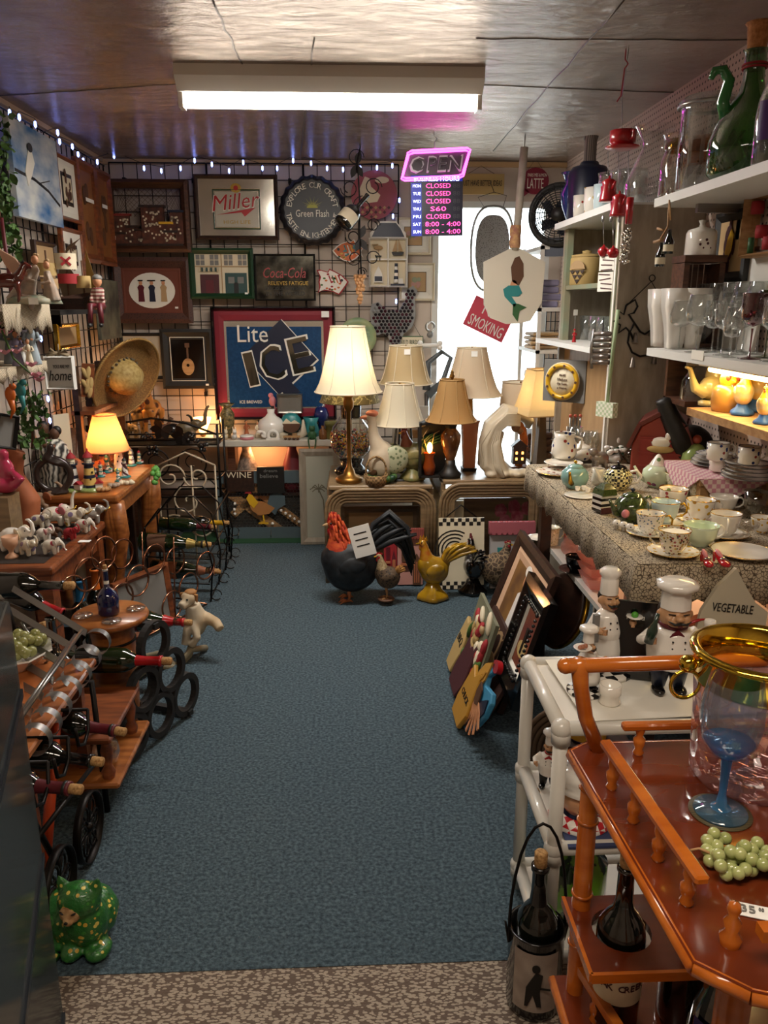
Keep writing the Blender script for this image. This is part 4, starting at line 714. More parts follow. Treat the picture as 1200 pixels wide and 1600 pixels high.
M('henbody','5a4632',.7,c2='2f251c',pat='spots',sc=22,thr=.4); M('henneck','b9a57e',.7,c2='8a6f48',sc=40); M('hentail','b07a3a',.7,c2='7a5020',sc=20)
p = at(607,937,z=0); rooster('small speckled brown hen on a round brown base on the carpet',p+Vector((-.01,-.06,.03)),kk(p)*74/.9,175,'henbody','henneck','hentail','brown',leg='palewood',name='hen_figurine',hen=True,fat=1.15,wing='henbody',cat='hen figurine')
M('yellowglaze','b58a1c',.15,coat=.8,c2='8f6a14',sc=6)
p = at(675,933,z=0); p.y -= .02; rooster('glossy golden yellow ceramic rooster standing on the carpet',p,kk(p)*108,178,'yellowglaze',M('rustglaze','a8581c',.15,coat=.8,c2='b58a1c',sc=9) and 'rustglaze','yellowglaze','mound',comb='rustglaze',leg='yellowglaze',fan=.8,fat=1.1,beak='yellowglaze')
M('bwrooster','1c1a1e',.15,coat=.8,c2='8a8a8a',pat='hard',thr=.6,sc=6)
p = at(733,914,z=0); p.y -= .12; rooster('black and white glazed rooster in front of the checkered board',p,kk(p)*96,100,'bwrooster','blackgloss','bwrooster','mound',comb='darkred',leg='blackgloss',beak='gold')
p = at(772,925,z=0); M('wovenbrown','4a3a2c',.8,c2='8a7458',pat='cells',sc=14,thr=.09); t = rooster('woven brown basket rooster with red comb tucked beside the leaning pictures',p+Vector((.02,0,0)),kk(p)*92,10,'wovenbrown','wovenbrown','wovenbrown',None,comb='redmatt',leg='brown',fat=1.5,hen=True)
# boards and facades leaning behind them
def lean(name,label,cat,px0,px1,pyt,pyb,y,rx=-8,rz=0): a,b = at(px0,pyb,z=0),at(px1,pyb,z=0); yy = y or a.y; a,b = at(px0,(pyt+pyb)/2,y=yy),at(px1,(pyt+pyb)/2,y=yy); top = at((px0+px1)/2,pyt,y=yy).z; t = thing(name,label,cat,((a.x+b.x)/2,yy,0.004),rz,rx=rx); return t,b.x-a.x,top
t,w,h = lean('checkered_board','cream board with black checkered borders and a swirling rooster tail','wall board',686,757,813,905,4.12)
bb = B(); bb.rect(0,h/2,w,h,0,.02); bb.build('board','cream',t); bb = B(); s = w/12
for r in range(2):
    for i in range(12):
        if (i+r) % 2: bb.rect(-w/2+s*(i+.5),h-s*(r+.5),s,s,-.02,.001); bb.rect(-w/2+s*(i+.5),s*(r+.5),s,s,-.02,.001)
for q in range(4): bb.line([(x-.04,z) for x,_,z in spiral(-.0,h*.55,.05+.02*q,.05+.02*q,60,200,10)],.008,-.02)
bb.build('checker_print','black',t); B().tube([(-w*.35,.0,h),(0,.01,h+.07),(w*.35,0,h)],.004,5).build('hanger','iron',t)
M('pinkwall','b98478',.6); M('rooftile','8a3f34',.7,c2='6a2c24',pat='bands',sc=10,thr=0,st=(3,1,1))
def facade(label,x0,x1,yt,yb,y,wall,roof,door):
    t,w,h = lean('house_plaque',label,'plaque',x0,x1,yt,yb,y); bb = B(); bb.rect(0,h*.4,w,h*.8,0,.035); bb.build('wall',wall,t); bb = B(); bb.box((0,-.025,h*.88),(w*1.05,.06,h*.18))
    for i in range(9): bb.tube([(-w*.5+w*i/8,-.05,h*.79),(-w*.5+w*i/8,-.03,h*.98)],.009,6)
    bb.build('roof',roof,t); bb = B(); bb.poly([(w*.1,.0),(w*.42,.0),(w*.42,h*.42),(w*.26,h*.55),(w*.1,h*.42)],-.035,.01,0); bb.rect(-w*.2,h*.5,w*.28,h*.2,-.035,.008,0); bb.rect(-w*.2,h*.36,w*.34,.012,-.035,.02,1); [bb.rect(w*.26+q*w*.08,h*.22,.006,h*.36,-.045,.004,1) for q in (-1,0,1)]; bb.build('door_and_window',[door,'terracotta'],t); return t
facade('small pink house front plaque with brown arched door between the hen and yellow rooster',621,660,826,914,4.21,'pinkwall','rooftile','brown')
facade('narrow red brick house plaque behind the black tail feathers',600,620,818,905,4.22,'redmatt','rooftile','darkred')
facade('white house plaque with pink tile roof behind the woven rooster',766,833,815,905,4.13,M('plaster','a9a5a4',.7),M('pinktile','a4545c',.7),'teal')
t,w,h = lean('tulip_board','wide wooden board painted with pink tulips under the farther side table','wall board',724,852,779,880,4.62,rx=-3); bb = B(); bb.rect(0,h/2,w,h,0,.02); bb.build('board','tablewood',t); bb = B(); random.seed(5)
for x,z in ((.02,.8),(.1,.86),(.18,.83),(.24,.72),(.12,.7),(.05,.62),(.28,.6)):
    x,z = x*w*2-.05,z*h; bb.line([(x,z),(x+.02,.1)],.006,-.02,.001,1)
    for a in range(5): bb.disc(x+.018*math.cos(a*1.26),z+.018*math.sin(a*1.26),.022,.028,-.021-.0006*a,.001,0)
bb.build('tulip_painting',[M('tulip','a83f55',.6,c2='c97a86',sc=25),'leafgreen'],t)
t,w,h = lean('blank_board','plain cream board stored behind the checkered board','board',690,726,784,870,4.66,rx=-3); tag(t,t['label'],'board'); B().rect(0,h/2,w,h,0,.015).build('board','cream',t)
t,w,h = lean('stored_frame','empty tan picture frame stored under the nearer side table','picture frame',535,655,792,890,4.62,rx=-3); frame_ring(B(),w,h,.04,.025).build('frame','tablewood',t).location = (0,0,h/2); B().rect(0,h/2,w-.06,h-.06,0,.005).build('backing','tan',t)
t,w,h = lean('palm_picture','pale framed palm tree picture leaning beside the chicken wire screen','picture',468,532,703,832,5.0,rx=-3); frame_ring(B(),w,h,.045,.02).build('frame','greywood',t).location = (0,0,h/2)
bb = B(); bb.rect(0,h/2,w-.06,h-.06,0,.005,0); bb.line([(.03,.15),(.02,.3),(-.01,.37)],.008,-.005,.001,1)
for a in range(0,360,45): bb.line([(-.01,.37),(-.01+.03*math.cos(R(a)),.385+.02*math.sin(R(a))),(-.01+.055*math.cos(R(a)),.37+.02*math.sin(R(a)))],.006,-.005,.001,1)
bb.build('palm_print',[M('palmsky','a6a595',.7),M('palmdark','6b6450',.7)],t)
# chicken-wire screen with rooster
t,w,h = lean('wire_screen','slate blue arched screen with chicken wire and a yellow necked rooster','fire screen',337,489,737,834,5.16,rx=-4)
M('slate','4a5a60',.6); f = .045; bb = B(); W2 = w/2
bb.poly([(-W2,0),(W2,0),(W2,.075),(-W2,.075)],0,.025); bb.poly([(-W2,.075),(-W2+f,.075),(-W2+f,h*.82),(-W2,h*.82)],0,.025); bb.poly([(W2-f,.075),(W2,.075),(W2,h*.82),(W2-f,h*.82)],0,.025)
bb.poly([(-W2,h*.82),(W2,h*.82),(W2,h*.9),(W2*.7,h),(-W2*.75,h),(-W2,h*.9)],0,.025); bb.build('frame','slate',t)
bb = B(); hs = .0135; z = .075
nx,nz = int((w-2*f)/(hs*1.732))+1,int((h*.82-.075)/(hs*1.5))
for j in range(nz+1):
    for i in range(nx):
        cx = -W2+f+hs*1.732*(i+.5*(j % 2)); cz = .08+hs*1.5*j
        P3 = [(cx+hs*math.cos(R(a)),-.01,cz+hs*math.sin(R(a))) for a in (-30,30,90,150)]
        if cx < W2-f-.005: bb.tube(P3,.0013,3,cap=False,sm=False)
bb.build('chicken_wire','steel',t)
bb = B(); bb.rect(0,h*.45,w-.05,h*.72,.03,.004,0); bb.rect(-.1,.2,.5,.06,.025,.01,1,-38); bb.rect(.1,.2,.5,.05,.024,.01,1,-38); bb.rect(-.05,.3,.45,.05,.025,.01,1,40); bb.build('back_panel',[M('wirebackdark','2a241e',.8),'palewood'],t)
bb = B(); [bb.ell((x,-.012,z),.011,n=8,m=6) for x,z in ((-.2,.24),(-.205,.2),(-.203,.17),(-.17,.34),(.11,.19),(.14,.17),(.17,.15),(.2,.13),(.23,.11),(.26,.1),(.05,.1))]; bb.build('white_marbles','whitegloss',t)
bb = B(); bb.poly([(-.1,.31),(-.12,.28),(-.1,.25),(-.09,.2),(-.04,.16),(.03,.17),(.07,.21),(.0,.25),(-.05,.26),(-.08,.3)],-.014,.012,0); bb.poly([(-.1,.31),(-.12,.28),(-.1,.24),(-.07,.21),(-.04,.25),(-.08,.3)],-.026,.004,1)
bb.poly([(.02,.24),(.04,.3),(.09,.32),(.14,.29),(.14,.23),(.09,.2),(.07,.16),(.04,.19)],-.014,.01,2); bb.poly([(-.13,.31),(-.12,.335),(-.1,.325),(-.09,.34),(-.085,.31)],-.014,.01,3); bb.line([(-.01,.16),(-.005,.115),(-.04,.105),(.02,.105)],.01,-.014,.01,1); bb.build('rooster_cutout',[M('roostertan','a8703a',.6),'yellow','slate','redmatt'],t)
for x in (-.18,.04,.26): B().tube([(x,-.026,.055),(x,-.03,.03),(x,-.05,.02),(x,-.055,.035)],.003,5).build('hook','steel',t)
# white topped shelf along the back wall and what is on it
M('marble','b3ab9c',.5,c2='cdc6b8',sc=5); SZ = .685
t = thing('white_shelf','low back wall shelf with pale stone top and brown uprights','shelf',(-.8,5.24,0)); B().box((0,0,SZ-.0225),(1.42,.25,.045)).build('top','marble',t,bev=.006)
for x in (-.68,.0,.68): B().box((x,.05,(SZ-.045)/2),(.05,.15,SZ-.045)).build('upright','walnut',t)
B().box((0,.03,.3),(1.34,.16,.02)).build('lower_board','darkwood',t)
lamp_light('glow_under_shelf',(-.62,5.24,.6),2.6,(1,.42,.16),.03); lamp_light('glow_behind_hat',(-1.36,5.0,1.02),2.2,(1,.55,.22),.03); lamp_light('night_light',(-.92,5.28,.8),1.5,(1,.6,.3),.02)
def sh(px,y=5.22,z=None): q = at(px,690,y=y); q.z = SZ if z is None else z; return q
t = thing('night_light','small glowing frosted night light with a scalloped top on the back shelf','lamp',sh(318,5.28)); B().lathe([(.012,0),(.02,.01),(.02,.03)],10).build('foot','brass',t); B().lathe([(.022,.03),(.05,.1),(.06,.13)],12,fn=lambda a: 1+.06*math.sin(a*6)).build('lamp_shade',M('nightglow','ffd9a8',e='ffb060',es=5),t)
vessel('tall_vase','tall dark painted vase with wide lip at the left edge of the blue mirror','vase',sh(357),[(.001,0),(.11,0),(.13,.15),(.2,.45),(.21,.7),(.12,.85),(.12,.9),(.24,1),(.2,.99)],M('darkvase','3a3a24',.3,c2='a08a5a',sc=14),.23)
doll('seated_couple','brown seated couple figurine beside the pink trinket box',sh(386),.12,-60,'terracotta',hair='black')
doll('lady_figurine','cream robed lady figurine beside the leaf painted vase',sh(403),.11,-60,'cream',hair='tan')
t = vessel('trinket_box','round pink and white trinket box on the pale shelf','trinket box',sh(386,5.16),[(.001,0),(.48,0),(.5,.05),(.5,.22),(.001,.22)],'pink',.09); B().lathe([(.52,.22),(.52,.3),(.4,.34),(.1,.37),(.001,.4)],20).build('lid','whitegloss',t)
t = vessel('leaf_vase','round white vase painted with dark green leaves and a narrow neck','vase',sh(425,5.25),[(.001,0),(.3,0),(.45,.2),(.5,.42),(.42,.6),(.2,.74),(.12,.85),(.14,1),(.1,1)],'whitegloss',.19)
bb = B()
for a in (-120,-100,-75,-50): bb.add([(Q := Matrix.Rotation(R(a),4,'Z')) @ Vector((.47-abs(x-.3)*.15,z,.12+x*.8)) for x,z in leafpts(.55,.05)],[tuple(range(10))],0)
bb.build('painted_leaves','dkgreen',t)
t = thing('stone_arch','small white arched shrine ornament on the pale shelf','ornament',sh(427,5.15)); bb = B(); bb.ring((0,0,.025),.032,.012,(0,1,0),n=18); bb.box((0,0,.006),(.09,.04,.012)); bb.build('arch','whitegloss',t)
t = thing('shell_ornament','small white shell ornament with points left of the shrine arch','ornament',sh(411,5.16)); bb = B(); [bb.ell((rnd(-.02,.02),0,.02+.01*i),(.02,.015,.012),0,rot(y=rnd(-60,60))) for i in range(4)]; bb.build('shell','whitegloss',t,rem=.003)
t = thing('wave_dish','round dish painted with mountains above sand, standing in white holder','dish',sh(456,5.24)); B().lathe([(.001,.02),(.05,.012),(.066,0),(.07,.005),(.05,.022),(.001,.03)],26,0,tr(0,0,.095) @ rot(x=90)).build('dish','teal',t)
bb = B(); bb.disc(0,.095,.062,.062,-.03,.003,0,a0=180,a1=360); bb.poly([(-.06,.095),(-.03,.13),(0,.105),(.025,.12),(.06,.095)],-.03,.003,1); bb.build('painted_sand',['brown','cream'],t)
for s in (-1,1): B().tube([(s*.035,-.02,0),(s*.085,-.02,.03),(s*.08,-.02,.12)],[.03,.025,.006],8).build('holder','statuecream',t)
t = thing('wooden_truck','tiny wooden toy train in front of the mountain dish','toy',sh(456,5.13)); bb = B(); bb.box((0,0,.02),(.11,.03,.012)); bb.box((.02,0,.034),(.03,.025,.018)); bb.build('body','palewood',t); [B().lathe([(.001,-.018),(.009,-.018),(.009,.018),(.001,.018)],10,0,tr(x,0,.009) @ rot(x=90)).build('wheel','brown',t) for x in (-.04,-.015,.015,.04)]
l = sh(455,5.3); q = at(455,640,y=5.3); l.z = SZ+.155; t = thing('mirror_box','silver framed little mirror box reflecting white light above the mountain dish','mirror',l); frame_ring(B(),.17,.13,.01,.04).build('frame','steel',t).location = (0,0,.065); B().rect(0,.065,.16,.12,-.005,.003).build('mirror','mirror',t); B().box((0,.0,-.078),(.1,.04,.155)).build('stand','greywood',t)
t = thing('pink_parrot','pink parrot ornament perched in front of the blue beer mirror','bird ornament',sh(428,5.33)); B().box((0,0,.1),(.02,.02,.2)).build('perch','black',t); bb = B(); bb.ell((0,0,.23),(.025,.02,.035)); bb.ell((-.01,0,.27),(.018,.016,.018)); bb.tube([(0,0,.22),(.02,0,.17)],[.015,.005],6); bb.build('body','pink',t,rem=.004)
t = thing('frog_figurine','green long legged frog figurine dangling legs over the shelf edge','frog figurine',sh(488,5.12)); bb = B(); bb.ell((0,.01,.03),(.03,.025,.035)); bb.ell((0,0,.075),(.022,.02,.018)); [bb.ell((s*.012,-.008,.09),.008) for s in (-1,1)]; [bb.tube([(s*.02,0,.02),(s*.025,-.03,.01),(s*.018,-.035,-.05),(s*.02,-.045,-.055)],.006,6) for s in (-1,1)]; bb.build('body','green',t,rem=.004)
vessel('teal_pot','blue green glazed pot behind the green frog','pot',sh(487,5.27),[(.001,0),(.35,0),(.45,.3),(.3,.7),(.42,1),(.36,1)],'teal',.13)
vessel('blue_globe','deep blue glass ball vase behind the jars','vase',sh(503,5.3,SZ),[(.001,0),(.15,0),(.12,.45),(.2,.5),(.27,.7),(.2,.92),(.1,1),(.001,1)],'bluegloss',.2)
vessel('jam_jar','small olive glass jar with checked lid left of the bead jar','jar',sh(518,5.16),[(.001,0),(.3,0),(.32,.1),(.32,.75),(.36,.76),(.36,.95),(.3,1),(.001,1)],M('olivejar','7a7440',.2),.12)
vessel('amber_bottle','little amber bottle on the pale shelf next to the jam jar','bottle',sh(505,5.15),[(.001,0),(.3,0),(.32,.1),(.32,.6),(.12,.8),(.12,1),(.1,1)],'amber',.09)
for px,lb,mt in ((338,'small white bunny figurine beside the glowing night light','whitegloss'),(352,'small cream lamb figurine in front of the tall dark vase','cream'),(366,'tiny white angel figurine in front of the tall dark vase','white')):
    t = thing('small_figurine',lb,'figurine',sh(px,5.15),-70); bb = B(); bb.ell((0,0,.025),(.035,.02,.025)); bb.ell((.025,0,.055),(.016,.015,.016)); [bb.tube([(.022,s*.007,.065),(.018,s*.01,.09)],.005,5) for s in (-1,1)]; bb.build('body',mt,t,rem=.004)
# below the shelf
def under(px,y=5.2): q = at(px,735,y=y); q.z = .31; return q
t = thing('wine_sign','dark WINE word sign standing under the pale shelf','sign',under(373,5.17)); B().rect(0,.09,.2,.14,0,.015).build('board','darkwood',t); B().text('WINE',0,.135,w=.17,h=.04,y=-.016).build('lettering','cream',t)
t = thing('word_box','black box sign with faded words under the pale shelf','sign',under(423,5.17)); B().rect(0,.1,.18,.18,0,.03).build('board','black',t); B().text('dream',0,.165,w=.09,h=.02,y=-.031).text('believe',-.01,.13,w=.12,h=.028,y=-.031).build('lettering','grey',t)
for px,lb,mt,hh in ((387,'tapering grey patterned vase under the pale shelf',M('greyvase','4a4542',.5,c2='857b70',sc=20),.34),(457,'tapering dark red vase under the pale shelf','darkred',.34),(446,'small purple pot under the pale shelf beside the word box','purple',.17)):
    vessel('vase',lb,'vase',under(px,5.26),[(.001,0),(.2,0),(.24,.15),(.22,.45),(.09,.85),(.1,1),(.07,1)],mt,hh)
# ---------------- right side ----------------
CH = 'china'; M('china','efe9dd',.12,coat=.7)
def flo(n,c,cs,sc=16,thr=.28): M(n,c,.12,cs=cs,c2=c,pat='spots',sc=sc*.42,thr=thr,coat=.7)
flo('cbluefl','efe9dd',['6f7f9a','8a9aa8','7a8a5a'],22,.3); flo('crose','efe9dd',['a03040','c06a70','6f8a5a'],9,.28); flo('cyellow','efe9dd',['d9a82a','b98a3a','c9a030'],10,.3); flo('cgoldblk','d9cfb4',['4a4030','b08f45','8a3a30'],26,.42); flo('clace','e6dfc8',['c9b98a','a8a878','d0c090'],26,.36)
M('cgreen','cfe0c4',.12,coat=.7); M('cblue','c4d8dc',.12,coat=.7); flo('cgreenfl','cfdcbc',['a8384a','7a3a6a','6f8a4a'],7,.26); flo('croost','e8e2d6',['2a3a7a','20306a','9a3a30'],9,.25)
# bookcase against the wall with its weathered end panel
t = thing('bookcase','tall weathered wood bookcase with green posts, open towards the aisle','bookcase',(1.09,3.73,0)); D = .33; Y0,Y1 = -.47,.38
B().box((D/2,Y0-.01,.965),(D,.025,1.93)).build('end_panel','greywood',t); B().box((D/2,Y1,.965),(D,.025,1.93)).build('end_panel','greywood',t)
B().box((D/2-.02,-.045,1.925),(D+.06,.88,.028)).build('top_board','doorwhite',t); B().box((D-.02,-.04,1.0),(.02,.84,1.85)).build('back_slats',M('slatdark','4a3a30',.7,c2='2a201a',pat='bands',sc=3,thr=0,st=(0,3,0)),t)
for y in (Y0+.03,Y1-.05): B().box((.012,y,1.64),(.03,.05,.54)).build('post',M('greenpost','7a8a72',.7,c2='8f8468',sc=6),t)
B().box((D/2,-.04,1.63),(D,.82,.02)).build('shelf','greenpost',t); B().box((D/2-.05,.06,1.362),(D+.06,1.0,.022)).build('shelf','doorwhite',t); B().box((.04,-.04,1.12),(.02,.84,.46)).build('lower_panel',M('plywood','b08f66',.6,c2='a07f58',sc=5,st=(1,4,1)),t); B().box((D/2,-.04,.88),(D,.84,.025)).build('shelf','plywood',t)
B().box((.0,Y0+.02,1.2),(.012,.02,1.4)).build('white_strip','white',t)
def bc(px,py,z,x=1.22): q = at(px,py,x=x); q.z = z; return q
C1 = [(.001,0),(.46,0),(.5,.03),(.5,.75),(.46,.8),(.001,.8)]
t = vessel('canister','yellow stoneware canister with a basket emblem in the bookcase','canister',bc(914,447,1.641,1.19),C1,'mustard',.17); B().lathe([(.48,.8),(.48,.85),(.2,.89),(.12,.9),(.14,.97),(.001,1)],20).build('lid','mustard',t)
bb = B(); bb.disc(0,.45,.24,.24,0,.01,0,a0=0,a1=180); [bb.poly([(x-.08,.42-.13*r),(x+.08,.42-.13*r),(x,.3-.13*r)],0,.01,1) for r,n in enumerate((3,2,1)) for x in [(-.16*(n-1)/2+.16*i) for i in range(n)]]; o = bb.build('basket_emblem',['tan','darkwood'],t); o.location = (-.36,-.36,0); o.rotation_euler[2] = R(-45)
for i,(px,z,lb) in enumerate(((898,1.374,'milk glass goblet on the bookcase shelf beside the clear tumblers'),(918,1.374,'clear tumbler on the bookcase shelf behind the red figurine'),(932,1.374,'clear tumbler in the middle of the bookcase shelf'),(945,1.374,'clear tumbler on the bookcase shelf nearest the silver chime'))):
    if i == 0: vessel('goblet',lb,'goblet',bc(px,520,z),[(.001,0),(.25,0),(.08,.1),(.06,.35),(.3,.5),(.36,.95),(.38,1),(.33,.98)],'white',.14)
    else: vessel('tumbler',lb,'tumbler',bc(px,520,z),[(.001,.02),(.3,0),(.34,.5),(.38,1),(.36,1),(.32,.5),(.001,.06)],'glass',.12)
t = doll('santa_figurine','tiny red figurine holding a card clip on the bookcase shelf',bc(897,530,1.374,1.08),.06,-90,'red',hat='red'); B().tube([(0,0,.9),(0,0,2.1)],.02,4).build('card_wire','steel',t); B().rect(0,2.3,.35,.45,0,.02).build('card','paper',t).rotation_euler[2] = R(-80)
t = thing('boxed_plate','yellow bordered plate with handwritten motto in a grey box on the bookcase','plate',(1.09+.02,3.55,1.12),-90); q = at(901,595,x=1.1); t.location = (1.05,q.y,q.z); t.rotation_euler[2] = R(-42); bb = B(); bb.rect(0,0,.22,.2,0,.025); bb.build('box','grey',t); B().lathe([(.001,.01),(.06,.012),(.09,.02),(.092,.024),(.001,.02)],30,0,tr(0,-.022,0) @ rot(x=90)).build('dish','cream',t); B().ring((0,-.046,0),.076,.012,(0,1,0),n=30).build('yellow_border','yellow',t)
bb = B(); [bb.text(s,0,.03-.02*i,w=.05 if i else .03,h=.012,y=-.046) for i,s in enumerate(('MOM','Makes','Our House','a Home'))]; [bb.disc(.076*math.cos(i*.7),.076*math.sin(i*.7),.006,y=-.058) for i in range(9)]; bb.build('lettering','brown',t)
# card, silver chime, magnet note
q = at(948,424,x=1.03); t = thing('handwritten_sign','white handwritten note cards hanging in front of the bookcase','note',q,-70); bb = B(); bb.rect(0,.04,.095,.075,0,.002); bb.rect(-.003,-.04,.095,.075,0,.002); bb.build('card','paper',t); bb = B(); [bb.rect(rnd(-.01,.01),.06-.018*i,.07,.004,-.003,.0005,0,rnd(-6,6)) for i in range(8)]; bb.build('handwriting','maroon',t)
q = at(940,545,x=1.0); t = thing('bamboo_chime','silvery wind chime of stacked horizontal tubes hanging from the bookcase shelf','wind chime',q,-60); [B().tube([(-.04,0,.055-.022*i),(.04,0,.055-.022*i+.004)],.0095,8).build('tube',M('pewter','8a7f76',.3,.8),t) for i in range(6)]; B().tube([(-.045,0,.075),(-.045,-.01,.0),(-.045,0,-.08)],.006,6).build('chain','steel',t); B().tube([(0,0,.06),(.0,0,.12)],.002,4).build('cord','iron',t)
q = at(948,640,x=1.06); t = thing('checked_pot_holder','small pale green checked block hanging from a ribbon by the bookcase end','ornament',q,-60); B().box((0,0,0),(.09,.03,.06)).build('block',M('minty','b9c9a4',.7,c2='e6e6d6',pat='check',sc=90),t); B().tube([(0,0,.03),(.01,0,.25),(.02,0,.4)],.008,5).build('ribbon',M('mintribbon','a9bd94',.7),t)
# wrought iron rooster on the end panel
t = thing('wire_rooster','black bent wire rooster chime hanging on the grey end panel','wall hanging',(at(1000,520,y=3.22))); k = kk(at(1000,520,y=3.22))
def pw(pts,z0=520,x0=1000): return [((x-x0)*k,0,(z0-y)*k) for x,y in pts]
bb = B(); bb.tube(pw([(975,478),(972,492),(962,486),(966,498),(957,502),(968,508),(966,520),(977,512),(985,520),(990,530)]),.0045,5); bb.tube(pw([(975,478),(988,470),(993,480),(988,490),(980,492),(990,505),(1000,518),(1008,522),(1018,515),(1018,500),(1026,490)]),.0045,5); bb.tube(pw([(990,505),(983,520),(982,535),(990,550),(1003,556),(1018,554),(1032,545)]),.0045,5); bb.build('outline','iron',t)
B().tube(pw([(978,476),(1011,443),(1030,470)]),.0025,4).build('chain','iron',t); B().ring(tuple(pw([(1012,438)])[0]),.012,.002,(0,1,0)).build('ring','iron',t)
for x,y in ((993,527),(1018,517),(992,565),(1026,560)): B().lathe([(.001,.02),(.006,.018),(.012,-.015),(.014,-.02)],8,0,tr(*pw([(x,y)])[0])).build('bell','pewter',t)
# things on the bookcase top
GZ = 1.94
def top(px,py,x): q = at(px,py,x=x); q.z = GZ; return q
V1 = [(.001,0),(.2,0),(.3,.1),(.36,.35),(.3,.62),(.16,.78),(.14,.88),(.24,1),(.2,.99)]
vessel('blue_vase','slim cobalt vase with white outline at the far end of the bookcase top','vase',top(893,345,1.16),[(.001,0),(.12,0),(.1,.1),(.2,.35),(.26,.6),(.16,.8),(.2,.95),(.26,1),(.22,.99)],M('cobalt','1a2f6a',.12,coat=.8),.26,n=20)
t = vessel('blue_bottle','square navy bottle with grey emblem and twisted cord neck on the bookcase','bottle',top(916,338,1.22),[(.001,0),(.22,0),(.24,.04),(.24,.6),(.2,.66),(.12,.68),(.1,.72)],'navy',.42,n=16); B().lathe([(.1,.68),(.075,.74),(.075,.95),(.09,1),(.001,1)],12).build('twisted_neck',M('twine','8a8078',.6,c2='4a443e',pat='bands',sc=14,thr=0,st=(1,0,2)),t)
for px,x,lb,m,hh in ((908,1.14,'clear glass painted with a red flower in front of the navy bottle','croost',.12),(926,1.14,'clear glass painted with green leaves beside the red flower glass','cyellow',.13),(940,1.13,'pale blue painted glass mug behind the red coffee pots','cblue',.12)):
    vessel('painted_glass',lb,'glass',top(px,335,x),[(.001,.02),(.3,0),(.33,.5),(.36,1),(.34,1),(.3,.5),(.001,.06)],m,hh)
GW = [(.001,.02),(.3,0),(.33,.04),(.33,.9),(.36,1),(.34,1),(.31,.9),(.31,.06),(.001,.05)]
for px,x,lb,hh in ((955,1.24,'tall clear jar with white printing behind the red coffee pots',.2),(970,1.2,'clear glass mug on the bookcase behind the hanging teapots',.17),(985,1.3,'clear storage jar on the bookcase beside the large hurricane vase',.2)): vessel('glass_jar',lb,'jar',top(px,320,x),GW,'glass',hh)
vessel('hurricane_vase','large clear hourglass hurricane vase at the near end of the bookcase','vase',top(1016,312,1.24),[(.001,0),(.3,0),(.36,.1),(.36,.28),(.27,.5),(.16,.72),(.16,.8),(.27,1)],'glass',.3)
# upper shelf of glass
def wshelf(label,y0,y1,x0,z,th,m,name='wall_shelf',br=True):
    t = thing(name,label,'shelf',((x0+XR)/2,(y0+y1)/2,z)); B().box((0,0,-th/2),(XR-x0,y1-y0,th)).build('board',m,t)
    for y in ((y1-y0)/2-.12,-.1): B().box((.05,y,-th-.015),(XR-x0-.12,.02,.03)).box(((XR-x0)/2-.012,y,-th-.06),(.02,.03,.12)).build('bracket','steel' if br == True else 'redmatt',t)
wshelf('highest white wall shelf carrying clear pitchers and the green jug',1.7,3.03,1.13,1.925,.03,'doorwhite'); wshelf('white wall shelf crowded with wine glasses',1.7,2.98,1.13,1.39,.028,'doorwhite'); wshelf('lowest yellow pine wall shelf holding ceramic roosters',1.7,2.62,1.15,1.21,.025,'palewood',br=2)
def us(px,x,z=1.926): q = at(px,300,x=x); q.z = z; return q
t = vessel('glass_pitcher','ribbed clear pitcher with gold band on the highest shelf','pitcher',us(1062,1.27),[(.001,0),(.3,0),(.34,.1),(.34,.6),(.27,.78),(.3,.95),(.33,1)],GL('ribglass','f4f0ea',.88,lo=.12),.24); B().lathe([(.275,.76),(.3,.8),(.3,.92),(.305,.92),(.305,.78)],20).build('gold_band',GL('goldglass','e0cf8a',.8),t)
t = vessel('clip_jar','tall clear preserving jar with orange print on the highest shelf','jar',us(1098,1.24),GW,'glass',.29); B().lathe([(.3,.25),(.34,.3),(.34,.55),(.3,.6)],16,sx=.98,sy=.98).build('orange_print',GL('orangeglass','d99a6a',.8),t); B().ring((0,0,.95),.36,.02).build('wire_clip','steel',t); B().lathe([(.36,1),(.3,1.05),(.001,1.06)],18).build('lid','glass',t)
t = vessel('green_jug','large dark green glass jug with tall neck, curled handle and wicker stopper','jug',us(1158,1.24),[(.001,0),(.2,0),(.25,.05),(.26,.25),(.2,.42),(.09,.56),(.07,.65),(.07,.82),(.085,.83)],GL('junglegreen','6fae5f',.8,lo=.06,hi=.6,df=.12),.44)
B().tube([(-.16,0,.4),(-.2,0,.5),(-.17,0,.64),(-.22,0,.71),(-.28,0,.7),(-.3,0,.65)],[.05,.045,.04,.035,.03,.02],8).build('curled_handle',M('jadeglass','2f7a3f',.15,coat=.6),t); B().lathe([(.06,.82),(.075,.98),(.09,1),(.001,1)],12).build('straw_stopper',M('straw','a4673a',.8,c2='c98a55',sc=40),t); B().ring((0,0,.74),.078,.008).ring((0,0,.72),.078,.008).build('red_cord','redmatt',t)
bb = B()
for i in range(14): a = rnd(0,6.3); bb.tube([(.1*math.cos(a),.1*math.sin(a),.02),(.2*math.cos(a+.5),.2*math.sin(a+.5),rnd(.1,.2)),(.12*math.cos(a),.12*math.sin(a),rnd(.25,.4))],.014,4)
bb.build('moss_inside','leafgreen',t)
t = bottle('tall clear bottle with red and purple art at the edge of the highest shelf',us(1196,1.2),.34,glass='glass',foil='glass',lab='purple',lz=(.2,.5),kind=1)
